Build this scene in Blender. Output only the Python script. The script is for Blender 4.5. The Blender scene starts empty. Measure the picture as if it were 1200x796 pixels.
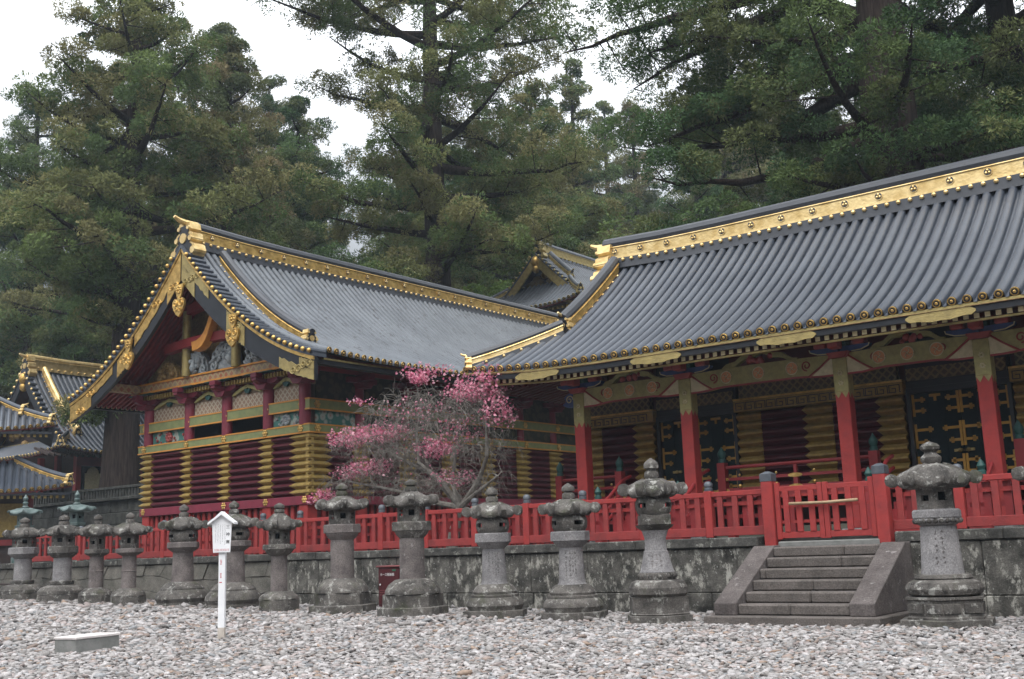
import bpy, math, random
import numpy as np
from mathutils import Vector, Matrix

S = bpy.context.scene
C = S.collection
PI = math.pi
rad = math.radians

# ------------------------------------------------------------------ camera
F_PX, PITCH, ROLL, YAW = 1284.988, 0.186047505, -0.0356464940, -0.660970734
EYE = Vector((0.0, 0.0, 1.5))
_fw = Vector((math.sin(YAW) * math.cos(PITCH), math.cos(YAW) * math.cos(PITCH), math.sin(PITCH)))
_r0 = Vector((math.cos(YAW), -math.sin(YAW), 0))
_u0 = _r0.cross(_fw)
_r = _r0 * math.cos(ROLL) + _u0 * math.sin(ROLL)
_u = -_r0 * math.sin(ROLL) + _u0 * math.cos(ROLL)
cam_d = bpy.data.cameras.new('camera')
cam = bpy.data.objects.new('camera', cam_d)
C.objects.link(cam)
M = Matrix(((_r.x, _u.x, -_fw.x, EYE.x), (_r.y, _u.y, -_fw.y, EYE.y), (_r.z, _u.z, -_fw.z, EYE.z), (0, 0, 0, 1)))
cam.matrix_world = M
cam_d.sensor_width = 36.0
cam_d.lens = F_PX / 1200.0 * 36.0
cam_d.clip_start = 0.05
cam_d.clip_end = 2000.0
S.camera = cam

# ------------------------------------------------------------------ sky, sun, exposure
SUN_EL, SUN_AZ = rad(58), rad(150)          # azimuth measured from +Y towards +X
W = bpy.data.worlds.new('World')
S.world = W
W.use_nodes = True
nt = W.node_tree
nt.nodes.clear()
sky = nt.nodes.new('ShaderNodeTexSky')
sky.sky_type = 'NISHITA'
sky.sun_disc = False
sky.sun_elevation = SUN_EL
sky.sun_rotation = SUN_AZ
sky.air_density = 1.0
sky.dust_density = 3.0
hsv = nt.nodes.new('ShaderNodeHueSaturation')
hsv.inputs['Saturation'].default_value = 0.22
mixw = nt.nodes.new('ShaderNodeMix')
mixw.data_type = 'RGBA'
mixw.inputs['Factor'].default_value = 0.65          # cloud cover over the clear sky
mixw.inputs['B'].default_value = (14.0, 14.4, 15.0, 1)
bg = nt.nodes.new('ShaderNodeBackground')
bg.inputs['Strength'].default_value = 0.15
wo = nt.nodes.new('ShaderNodeOutputWorld')
# overcast dome: brightest overhead, dim low down where woods ring the precinct
tcw = nt.nodes.new('ShaderNodeTexCoord')
sxw = nt.nodes.new('ShaderNodeSeparateXYZ')
rpw = nt.nodes.new('ShaderNodeValToRGB')
rpw.color_ramp.elements[0].position = 0.0
rpw.color_ramp.elements[0].color = (0.035, 0.037, 0.038, 1)
rpw.color_ramp.elements[1].position = 1.0
rpw.color_ramp.elements[1].color = (1.25, 1.25, 1.25, 1)
e_ = rpw.color_ramp.elements.new(0.16); e_.color = (0.07, 0.072, 0.074, 1)
e_ = rpw.color_ramp.elements.new(0.29); e_.color = (0.30, 0.303, 0.306, 1)
e_ = rpw.color_ramp.elements.new(0.44); e_.color = (1.0, 1.0, 1.0, 1)
mulw = nt.nodes.new('ShaderNodeMix')
mulw.data_type = 'RGBA'
mulw.blend_type = 'MULTIPLY'
mulw.inputs['Factor'].default_value = 1.0
nt.links.new(tcw.outputs['Generated'], sxw.inputs[0])
nt.links.new(sxw.outputs['Z'], rpw.inputs[0])
nt.links.new(sky.outputs[0], hsv.inputs['Color'])
nt.links.new(hsv.outputs[0], mixw.inputs['A'])
nt.links.new(mixw.outputs['Result'], mulw.inputs['A'])
nt.links.new(rpw.outputs[0], mulw.inputs['B'])
nt.links.new(mulw.outputs['Result'], bg.inputs['Color'])
nt.links.new(bg.outputs[0], wo.inputs['Surface'])

sun_d = bpy.data.lights.new('sun', 'SUN')
sun_d.energy = 1.1
sun_d.angle = rad(25)
sun_d.color = (1.0, 0.96, 0.9)
sun = bpy.data.objects.new('sun', sun_d)
C.objects.link(sun)
_sd = Vector((math.sin(SUN_AZ) * math.cos(SUN_EL), math.cos(SUN_AZ) * math.cos(SUN_EL), math.sin(SUN_EL)))
sun.rotation_euler = _sd.to_track_quat('Z', 'Y').to_euler()
sun.location = (0, -10, 40)

S.view_settings.view_transform = 'Standard'
S.view_settings.look = 'None'
S.view_settings.gamma = 1.0
S.view_settings.exposure = 0.42
S.view_settings.use_curve_mapping = False
S.render.engine = 'CYCLES'
S.cycles.use_denoising = True
S.cycles.max_bounces = 6
S.cycles.diffuse_bounces = 2
S.cycles.glossy_bounces = 3
S.cycles.transmission_bounces = 2
S.cycles.volume_bounces = 1
S.cycles.caustics_reflective = False
S.cycles.caustics_refractive = False

# ------------------------------------------------------------------ materials
def _base(name):
    m = bpy.data.materials.new(name)
    m.use_nodes = True
    t = m.node_tree
    p = t.nodes.get('Principled BSDF')
    return m, t, p

def N(t, kind, **kw):
    n = t.nodes.new(kind)
    for k, v in kw.items():
        if k in n.inputs:
            n.inputs[k].default_value = v
        else:
            setattr(n, k, v)
    return n

def ramp(t, stops):
    n = t.nodes.new('ShaderNodeValToRGB')
    e = n.color_ramp.elements
    while len(e) < len(stops):
        e.new(0.5)
    for i, (pos, c) in enumerate(stops):
        e[i].position = pos
        e[i].color = (*c, 1) if len(c) == 3 else c
    return n

def coords(t, scale=(1, 1, 1), kind='Object'):
    tc = t.nodes.new('ShaderNodeTexCoord')
    mp = t.nodes.new('ShaderNodeMapping')
    mp.inputs['Scale'].default_value = scale
    t.links.new(tc.outputs[kind], mp.inputs['Vector'])
    return mp

def mat(name, c1, c2=None, rough=0.6, metal=0.0, scale=4.0, bump=0.0, bscale=None, lo=0.35, hi=0.65, stretch=(1, 1, 1), spec=0.5, rvar=0.0):
    """two-tone worn surface: noise mixes c1 and c2, optional bump"""
    m, t, p = _base(name)
    p.inputs['Roughness'].default_value = rough
    p.inputs['Metallic'].default_value = metal
    p.inputs['Specular IOR Level'].default_value = spec
    mp = coords(t, stretch)
    n = N(t, 'ShaderNodeTexNoise', Scale=scale, Detail=5.0, Roughness=0.6)
    t.links.new(mp.outputs[0], n.inputs['Vector'])
    r = ramp(t, [(lo, c1), (hi, c2 or c1)])
    t.links.new(n.outputs['Fac'], r.inputs[0])
    t.links.new(r.outputs[0], p.inputs['Base Color'])
    if rvar:
        mr = N(t, 'ShaderNodeMapRange')
        mr.inputs['To Min'].default_value = rough - rvar
        mr.inputs['To Max'].default_value = rough + rvar
        t.links.new(n.outputs['Fac'], mr.inputs['Value'])
        t.links.new(mr.outputs[0], p.inputs['Roughness'])
    if bump:
        n2 = N(t, 'ShaderNodeTexNoise', Scale=bscale or scale * 3, Detail=6.0, Roughness=0.65)
        t.links.new(mp.outputs[0], n2.inputs['Vector'])
        b = N(t, 'ShaderNodeBump', Strength=bump, Distance=0.05)
        t.links.new(n2.outputs['Fac'], b.inputs['Height'])
        t.links.new(b.outputs[0], p.inputs['Normal'])
    return m

def stone_mat(name, dark, mid, lichen, lichen_amt=0.62, streak=False, moss=None, randomize=False, dots=False):
    m, t, p = _base(name)
    p.inputs['Roughness'].default_value = 0.9
    p.inputs['Specular IOR Level'].default_value = 0.25
    mp = coords(t)
    vec = mp.outputs[0]
    if randomize:
        oi = t.nodes.new('ShaderNodeObjectInfo')
        ml = N(t, 'ShaderNodeMath', operation='MULTIPLY')
        ml.inputs[1].default_value = 37.0
        ad = N(t, 'ShaderNodeVectorMath', operation='ADD')
        t.links.new(oi.outputs['Random'], ml.inputs[0])
        t.links.new(vec, ad.inputs[0])
        t.links.new(ml.outputs[0], ad.inputs[1])
        vec = ad.outputs[0]
    n1 = N(t, 'ShaderNodeTexNoise', Scale=2.2, Detail=6.0, Roughness=0.65)
    t.links.new(vec, n1.inputs['Vector'])
    r1 = ramp(t, [(0.33, dark), (0.66, mid)])
    t.links.new(n1.outputs['Fac'], r1.inputs[0])
    # grain
    n2 = N(t, 'ShaderNodeTexNoise', Scale=38.0, Detail=4.0, Roughness=0.7)
    t.links.new(vec, n2.inputs['Vector'])
    mg = N(t, 'ShaderNodeMix', data_type='RGBA', blend_type='MULTIPLY')
    mg.inputs['Factor'].default_value = 0.75
    r2 = ramp(t, [(0.3, (0.45, 0.45, 0.45)), (0.7, (1.5, 1.5, 1.5))])
    t.links.new(n2.outputs['Fac'], r2.inputs[0])
    t.links.new(r1.outputs[0], mg.inputs['A'])
    t.links.new(r2.outputs[0], mg.inputs['B'])
    # lichen patches
    n3 = N(t, 'ShaderNodeTexNoise', Scale=5.5, Detail=8.0, Roughness=0.75)
    if streak:
        mp3 = coords(t, (0.8, 0.8, 0.45))
        t.links.new(mp3.outputs[0], n3.inputs['Vector'])
    else:
        t.links.new(vec, n3.inputs['Vector'])
    r3 = ramp(t, [(lichen_amt - 0.04, (0, 0, 0)), (lichen_amt + 0.05, (1, 1, 1))])
    t.links.new(n3.outputs['Fac'], r3.inputs[0])
    ml2 = N(t, 'ShaderNodeMix', data_type='RGBA')
    t.links.new(r3.outputs[0], ml2.inputs['Factor'])
    t.links.new(mg.outputs['Result'], ml2.inputs['A'])
    ml2.inputs['B'].default_value = (*lichen, 1)
    out = ml2.outputs['Result']
    if dots:
        n5 = N(t, 'ShaderNodeTexNoise', Scale=16.0, Detail=3.0, Roughness=0.6)
        t.links.new(vec, n5.inputs['Vector'])
        r5 = ramp(t, [(0.635, (0, 0, 0)), (0.68, (1, 1, 1))])
        t.links.new(n5.outputs['Fac'], r5.inputs[0])
        n6 = N(t, 'ShaderNodeTexNoise', Scale=0.9, Detail=2.0)
        t.links.new(vec, n6.inputs['Vector'])
        r6 = ramp(t, [(0.42, (0, 0, 0)), (0.6, (1, 1, 1))])
        t.links.new(n6.outputs['Fac'], r6.inputs[0])
        mm = N(t, 'ShaderNodeMath', operation='MULTIPLY')
        t.links.new(r5.outputs[0], mm.inputs[0])
        t.links.new(r6.outputs[0], mm.inputs[1])
        ml5 = N(t, 'ShaderNodeMix', data_type='RGBA')
        t.links.new(mm.outputs[0], ml5.inputs['Factor'])
        t.links.new(out, ml5.inputs['A'])
        ml5.inputs['B'].default_value = (0.42, 0.42, 0.40, 1)
        out = ml5.outputs['Result']
    if moss:
        n4 = N(t, 'ShaderNodeTexNoise', Scale=1.7, Detail=6.0, Roughness=0.7)
        t.links.new(vec, n4.inputs['Vector'])
        r4 = ramp(t, [(0.55, (0, 0, 0)), (0.7, (0.7, 0.7, 0.7))])
        t.links.new(n4.outputs['Fac'], r4.inputs[0])
        ml3 = N(t, 'ShaderNodeMix', data_type='RGBA')
        t.links.new(r4.outputs[0], ml3.inputs['Factor'])
        t.links.new(out, ml3.inputs['A'])
        ml3.inputs['B'].default_value = (*moss, 1)
        out = ml3.outputs['Result']
    t.links.new(out, p.inputs['Base Color'])
    nb = N(t, 'ShaderNodeTexNoise', Scale=22.0, Detail=8.0, Roughness=0.7)
    t.links.new(vec, nb.inputs['Vector'])
    b = N(t, 'ShaderNodeBump', Strength=0.55, Distance=0.03)
    t.links.new(nb.outputs['Fac'], b.inputs['Height'])
    t.links.new(b.outputs[0], p.inputs['Normal'])
    return m

def attr_mat(name, rough=0.8, translucent=0.0, noise=0.0, spec=0.3, bump=0.0):
    m, t, p = _base(name)
    p.inputs['Roughness'].default_value = rough
    p.inputs['Specular IOR Level'].default_value = spec
    a = t.nodes.new('ShaderNodeAttribute')
    a.attribute_name = 'col'
    out = a.outputs['Color']
    if noise:
        mp = coords(t)
        n = N(t, 'ShaderNodeTexNoise', Scale=25.0, Detail=4.0)
        t.links.new(mp.outputs[0], n.inputs['Vector'])
        r = ramp(t, [(0.3, (1 - noise,) * 3), (0.7, (1 + noise,) * 3)])
        t.links.new(n.outputs['Fac'], r.inputs[0])
        mx = N(t, 'ShaderNodeMix', data_type='RGBA', blend_type='MULTIPLY')
        mx.inputs['Factor'].default_value = 1.0
        t.links.new(out, mx.inputs['A'])
        t.links.new(r.outputs[0], mx.inputs['B'])
        out = mx.outputs['Result']
    t.links.new(out, p.inputs['Base Color'])
    if translucent:
        tr = t.nodes.new('ShaderNodeBsdfTranslucent')
        t.links.new(out, tr.inputs['Color'])
        ms = t.nodes.new('ShaderNodeMixShader')
        ms.inputs[0].default_value = translucent
        t.links.new(p.outputs[0], ms.inputs[1])
        t.links.new(tr.outputs[0], ms.inputs[2])
        mo = t.nodes.get('Material Output')
        t.links.new(ms.outputs[0], mo.inputs['Surface'])
    return m

def pattern_mat(name, bgc, fgc, scale, kind='diamond', third=None, rough=0.6, width=0.5):
    """painted repeating ornament, in the object's own coordinates (x+y, z)"""
    m, t, p = _base(name)
    p.inputs['Roughness'].default_value = rough
    tc = t.nodes.new('ShaderNodeTexCoord')
    sx = t.nodes.new('ShaderNodeSeparateXYZ')
    t.links.new(tc.outputs['Object'], sx.inputs[0])
    add = N(t, 'ShaderNodeMath', operation='ADD')
    t.links.new(sx.outputs['X'], add.inputs[0])
    t.links.new(sx.outputs['Y'], add.inputs[1])
    cx = t.nodes.new('ShaderNodeCombineXYZ')
    t.links.new(add.outputs[0], cx.inputs['X'])
    t.links.new(sx.outputs['Z'], cx.inputs['Y'])
    mp = t.nodes.new('ShaderNodeMapping')
    mp.inputs['Scale'].default_value = (scale, scale, scale)
    t.links.new(cx.outputs[0], mp.inputs['Vector'])
    if kind == 'diamond':
        mp.inputs['Rotation'].default_value = (0, 0, rad(45))
        tx = N(t, 'ShaderNodeTexBrick', offset=0.0)
        tx.inputs['Scale'].default_value = 1.0
        tx.inputs['Brick Width'].default_value = 1.0
        tx.inputs['Row Height'].default_value = 1.0
        tx.inputs['Mortar Size'].default_value = 0.16 * width * 2
        tx.inputs['Color1'].default_value = (*bgc, 1)
        tx.inputs['Color2'].default_value = (*(third or bgc), 1)
        tx.inputs['Mortar'].default_value = (*fgc, 1)
        t.links.new(mp.outputs[0], tx.inputs['Vector'])
        t.links.new(tx.outputs['Color'], p.inputs['Base Color'])
    else:                                   # scattered leaf and flower painting
        v = N(t, 'ShaderNodeTexVoronoi', Scale=1.0)
        t.links.new(mp.outputs[0], v.inputs['Vector'])
        r = ramp(t, [(0.0, third or fgc), (0.22, fgc), (0.42, fgc), (0.55, bgc)])
        t.links.new(v.outputs['Distance'], r.inputs[0])
        t.links.new(r.outputs[0], p.inputs['Base Color'])
    return m

def roof_mat(name, c1, c2, c3, spots, rough=0.42, stretch=(1, 1, 1)):
    m, t, p = _base(name)
    p.inputs['Metallic'].default_value = 0.0
    p.inputs['Roughness'].default_value = rough
    p.inputs['Specular IOR Level'].default_value = 0.6
    mp = coords(t)
    n = N(t, 'ShaderNodeTexNoise', Scale=0.8, Detail=6.0, Roughness=0.6)
    t.links.new(mp.outputs[0], n.inputs['Vector'])
    r = ramp(t, [(0.35, c1), (0.65, c2)])
    t.links.new(n.outputs['Fac'], r.inputs[0])
    n2 = N(t, 'ShaderNodeTexNoise', Scale=9.0, Detail=7.0, Roughness=0.7)
    mp2 = coords(t, stretch)
    t.links.new(mp2.outputs[0], n2.inputs['Vector'])
    r2 = ramp(t, [(spots, (0, 0, 0)), (spots + 0.08, (1, 1, 1))])
    t.links.new(n2.outputs['Fac'], r2.inputs[0])
    mx = N(t, 'ShaderNodeMix', data_type='RGBA')
    t.links.new(r2.outputs[0], mx.inputs['Factor'])
    t.links.new(r.outputs[0], mx.inputs['A'])
    mx.inputs['B'].default_value = (*c3, 1)
    t.links.new(mx.outputs['Result'], p.inputs['Base Color'])
    b = N(t, 'ShaderNodeBump', Strength=0.15, Distance=0.02)
    t.links.new(n2.outputs['Fac'], b.inputs['Height'])
    t.links.new(b.outputs[0], p.inputs['Normal'])
    return m

MT = {}
MT['ridge_cap'] = roof_mat('dark ridge roll', (0.026, 0.03, 0.038), (0.042, 0.046, 0.056), (0.02, 0.02, 0.024), 0.6, 0.45)
MT['roof'] = roof_mat('dark copper tile', (0.042, 0.051, 0.068), (0.066, 0.077, 0.096), (0.035, 0.037, 0.046), 0.60, 0.40, (1, .35, .6))
MT['roof_old'] = roof_mat('weathered copper tile', (0.066, 0.077, 0.092), (0.108, 0.122, 0.139), (0.03, 0.032, 0.037), 0.56, 0.5, (.3, 1, .5))
MT['black'] = mat('black lacquer', (0.012, 0.014, 0.018), (0.02, 0.022, 0.028), rough=0.35, scale=3)
MT['dark_wood'] = mat('dark brown wood', (0.03, 0.02, 0.018), (0.05, 0.03, 0.025), rough=0.7, scale=5)  # dark brown wood tone for cores, walls, rafters and bench
MT['gold'] = mat('gilt metal', (0.74, 0.50, 0.17), (0.40, 0.25, 0.075), rough=0.42, metal=0.85, scale=4.0, bump=0.3, bscale=16, rvar=0.1)
MT['gold_bright'] = mat('fresh gilt metal', (0.88, 0.68, 0.34), (0.62, 0.43, 0.17), rough=0.45, metal=0.75, scale=3.0, bump=0.25, bscale=14)
MT['gold_dull'] = mat('dull gilt fitting', (0.42, 0.33, 0.13), (0.28, 0.22, 0.09), rough=0.5, metal=0.5, scale=6.0, bump=0.3, bscale=25)
MT['gold_paint'] = mat('ochre gold paint', (0.40, 0.28, 0.08), (0.26, 0.175, 0.05), rough=0.6, metal=0.15, scale=7.0)
MT['maroon'] = mat('maroon lacquered log', (0.095, 0.012, 0.021), (0.065, 0.009, 0.016), rough=0.55, scale=3.0, stretch=(0.4, 0.4, 3), spec=0.35)
MT['maroon_beam'] = mat('dusty maroon beam', (0.21, 0.022, 0.045), (0.16, 0.02, 0.036), rough=0.5, scale=2.5)
MT['red'] = mat('vermilion paint', (0.32, 0.038, 0.035), (0.19, 0.03, 0.031), rough=0.65, scale=5.0, bump=0.2, bscale=24, spec=0.3, lo=0.42, hi=0.85)
MT['red_worn'] = mat('worn red paint', (0.28, 0.04, 0.038), (0.15, 0.03, 0.03), rough=0.7, scale=2.6, bump=0.2, bscale=25, lo=0.4, hi=0.75, spec=0.3)
MT['red_dark'] = mat('deep red paint', (0.26, 0.022, 0.025), (0.19, 0.018, 0.02), rough=0.55, scale=2.0)
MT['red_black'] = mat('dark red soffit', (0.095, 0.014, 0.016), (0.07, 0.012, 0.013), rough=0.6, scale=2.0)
MT['olive'] = mat('olive brocade paint', (0.33, 0.29, 0.11), (0.22, 0.20, 0.075), rough=0.6, scale=9.0)
MT['green_beam'] = mat('pale green painted beam', (0.23, 0.25, 0.10), (0.17, 0.20, 0.085), rough=0.6, scale=5.0)
MT['orange'] = mat('orange medallion paint', (0.58, 0.27, 0.11), (0.46, 0.19, 0.08), rough=0.6, scale=8.0)
MT['ochre_orange'] = mat('orange ochre strut', (0.62, 0.27, 0.04), (0.50, 0.20, 0.035), rough=0.55, scale=4.0)
MT['cream'] = mat('cream paint', (0.55, 0.48, 0.30), (0.42, 0.36, 0.22), rough=0.6, scale=9.0)
MT['white_gold'] = mat('pale gold rafter cap', (0.72, 0.62, 0.38), (0.60, 0.50, 0.28), rough=0.5, metal=0.3, scale=6.0)
MT['blue'] = mat('blue bracket paint', (0.04, 0.07, 0.20), (0.03, 0.05, 0.14), rough=0.6, scale=5.0)
MT['teal'] = mat('teal bracket paint', (0.015, 0.075, 0.065), (0.012, 0.055, 0.05), rough=0.6, scale=5.0)
MT['bracket_red'] = mat('salmon red bracket paint', (0.34, 0.07, 0.06), (0.24, 0.045, 0.045), rough=0.6, scale=5.0)
MT['bracket_maroon'] = mat('crimson bracket paint', (0.17, 0.016, 0.035), (0.12, 0.012, 0.028), rough=0.55, scale=5.0)
MT['door'] = mat('dark teal lacquered door', (0.004, 0.012, 0.014), (0.007, 0.018, 0.02), rough=0.6, scale=1.5, spec=0.15)
MT['door_gold'] = mat('gilt door fitting', (0.50, 0.28, 0.05), (0.36, 0.2, 0.04), rough=0.5, metal=0.4, scale=6.0)
MT['carving'] = mat('grey blue carving', (0.22, 0.25, 0.27), (0.36, 0.38, 0.38), rough=0.7, scale=8.0, bump=0.5, bscale=18)
MT['carving_brown'] = mat('gilded brown carving', (0.20, 0.12, 0.05), (0.32, 0.22, 0.08), rough=0.6, metal=0.2, scale=12.0, bump=0.6, bscale=22)
MT['dark'] = mat('painted interior shade', (0.003, 0.0035, 0.004), rough=1.0, spec=0.0)  # near-black colour stands in for the shade inside openings
MT['brown_panel'] = pattern_mat('brown painted frieze', (0.13, 0.085, 0.05), (0.22, 0.15, 0.09), 5.0, 'flower', (0.06, 0.11, 0.08))
MT['lattice_panel'] = pattern_mat('diamond lattice painting', (0.30, 0.19, 0.13), (0.42, 0.36, 0.27), 6.5, 'diamond', (0.24, 0.16, 0.11))
MT['hex_panel'] = pattern_mat('gold diamond brocade', (0.05, 0.042, 0.026), (0.19, 0.14, 0.06), 7.0, 'diamond', (0.08, 0.055, 0.03))
MT['floral_panel'] = pattern_mat('floral painting on teal', (0.05, 0.16, 0.14), (0.30, 0.34, 0.30), 4.0, 'flower', (0.33, 0.10, 0.08))
MT['beam_pattern'] = pattern_mat('scale pattern beam', (0.33, 0.12, 0.06), (0.36, 0.27, 0.14), 5.0, 'diamond', (0.26, 0.19, 0.13))
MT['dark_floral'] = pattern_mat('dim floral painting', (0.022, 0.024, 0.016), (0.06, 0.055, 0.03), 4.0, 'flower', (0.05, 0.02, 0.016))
MT['stone'] = stone_mat('weathered lantern stone', (0.040, 0.037, 0.034), (0.150, 0.138, 0.126), (0.33, 0.325, 0.30), 0.585, moss=(0.055, 0.062, 0.03), randomize=True)
MT['stone_pale'] = stone_mat('pale granite', (0.15, 0.145, 0.148), (0.28, 0.27, 0.27), (0.40, 0.39, 0.385), 0.64, randomize=True)
MT['stone_pink'] = stone_mat('pinkish granite', (0.095, 0.082, 0.079), (0.20, 0.175, 0.166), (0.31, 0.29, 0.28), 0.64, randomize=True)
MT['wall_stone'] = stone_mat('stained wall stone', (0.02, 0.02, 0.018), (0.15, 0.143, 0.128), (0.38, 0.37, 0.33), 0.565, streak=True, dots=True)
MT['wall_grey'] = stone_mat('grey green wall stone', (0.12, 0.117, 0.10), (0.225, 0.21, 0.185), (0.30, 0.29, 0.255), 0.64, streak=True)
MT['wall_far'] = stone_mat('mossy retaining wall stone', (0.028, 0.03, 0.027), (0.09, 0.09, 0.082), (0.22, 0.22, 0.2), 0.64, streak=True)
MT['coping'] = stone_mat('dark coping stone', (0.028, 0.028, 0.026), (0.12, 0.115, 0.105), (0.28, 0.28, 0.25), 0.60)
MT['step'] = stone_mat('brown step stone', (0.085, 0.075, 0.068), (0.14, 0.122, 0.112), (0.20, 0.19, 0.18), 0.69)
MT['cheek'] = stone_mat('speckled granite cheek', (0.075, 0.064, 0.061), (0.135, 0.118, 0.112), (0.33, 0.31, 0.30), 0.64)
MT['concrete'] = mat('grey concrete', (0.15, 0.155, 0.145), (0.22, 0.22, 0.21), rough=0.85, scale=6, bump=0.25, bscale=30)
MT['concrete_top'] = mat('pale concrete cap', (0.62, 0.58, 0.56), (0.50, 0.46, 0.45), rough=0.8, scale=5, bump=0.2, bscale=30)
MT['bronze'] = mat('verdigris bronze', (0.06, 0.10, 0.095), (0.15, 0.185, 0.18), rough=0.5, metal=0.2, scale=5.0, bump=0.2)
MT['post_cap'] = mat('dark copper post cap', (0.06, 0.07, 0.085), (0.11, 0.12, 0.135), rough=0.45, metal=0.2, scale=5.0)
MT['white'] = mat('white painted sign wood', (0.80, 0.80, 0.81), (0.70, 0.71, 0.73), rough=0.6, scale=3.0)
MT['white_dirty'] = mat('dirty white post foot', (0.52, 0.47, 0.42), (0.40, 0.35, 0.30), rough=0.75, scale=9.0)
MT['ink'] = mat('black ink', (0.03, 0.03, 0.035), rough=0.7)
MT['red_ink'] = mat('red ink', (0.50, 0.06, 0.08), rough=0.7)
MT['box_paint'] = mat('maroon box enamel', (0.088, 0.014, 0.018), (0.072, 0.012, 0.015), rough=0.4, scale=3.0, bump=0.05)
MT['box_trim'] = mat('faded maroon trim', (0.22, 0.06, 0.06), (0.16, 0.04, 0.045), rough=0.5, scale=4.0)
MT['label_white'] = mat('white lettering', (0.75, 0.75, 0.75), rough=0.6)
MT['label_green'] = mat('green sticker', (0.02, 0.16, 0.09), rough=0.5)
MT['bark'] = mat('cedar bark', (0.018, 0.013, 0.011), (0.055, 0.041, 0.035), rough=0.95, scale=5.0, bump=0.9, bscale=9, stretch=(2.2, 2.2, 0.18), spec=0.1)
MT['twig'] = mat('grey plum bark', (0.10, 0.09, 0.078), (0.22, 0.205, 0.18), rough=0.9, scale=6.0, bump=0.4)
MT['leaf'] = attr_mat('cedar foliage', rough=0.75, translucent=0.22)
MT['petal'] = attr_mat('plum blossom', rough=0.7, translucent=0.3)
MT['pebble'] = attr_mat('river pebble', rough=0.85, noise=0.22, spec=0.3)
MT['ground'] = mat('grey gravel bed', (0.085, 0.08, 0.075), (0.17, 0.16, 0.155), rough=0.95, scale=14.0, bump=0.9, bscale=26)
MT['terrace'] = mat('terrace gravel', (0.13, 0.125, 0.115), (0.18, 0.17, 0.16), rough=0.95, scale=12.0, bump=0.5, bscale=30)
MT['hill'] = mat('forest floor', (0.028, 0.032, 0.016), (0.06, 0.05, 0.03), rough=0.95, scale=0.6, bump=0.5, bscale=3)
MT['pole_wood'] = mat('pale bamboo bar', (0.38, 0.27, 0.16), (0.28, 0.19, 0.11), rough=0.6, scale=6.0)
# ------------------------------------------------------------------ object helpers
def props(o, label=None, cat=None, group=None, kind=None):
    if label: o['label'] = label
    if cat: o['category'] = cat
    if group: o['group'] = group
    if kind: o['kind'] = kind
    return o

def thing(name, label, cat, loc=(0, 0, 0), rotz=0.0, group=None):
    o = bpy.data.objects.new(name, None)
    C.objects.link(o)
    o.empty_display_size = 0.3
    o.location = loc
    o.rotation_euler = (0, 0, rotz)
    return props(o, label, cat, group)

def origin_of(o):
    v = Vector((0, 0, 0))
    while o is not None:
        v += Vector(o.location)
        o = o.parent
    return v

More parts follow.
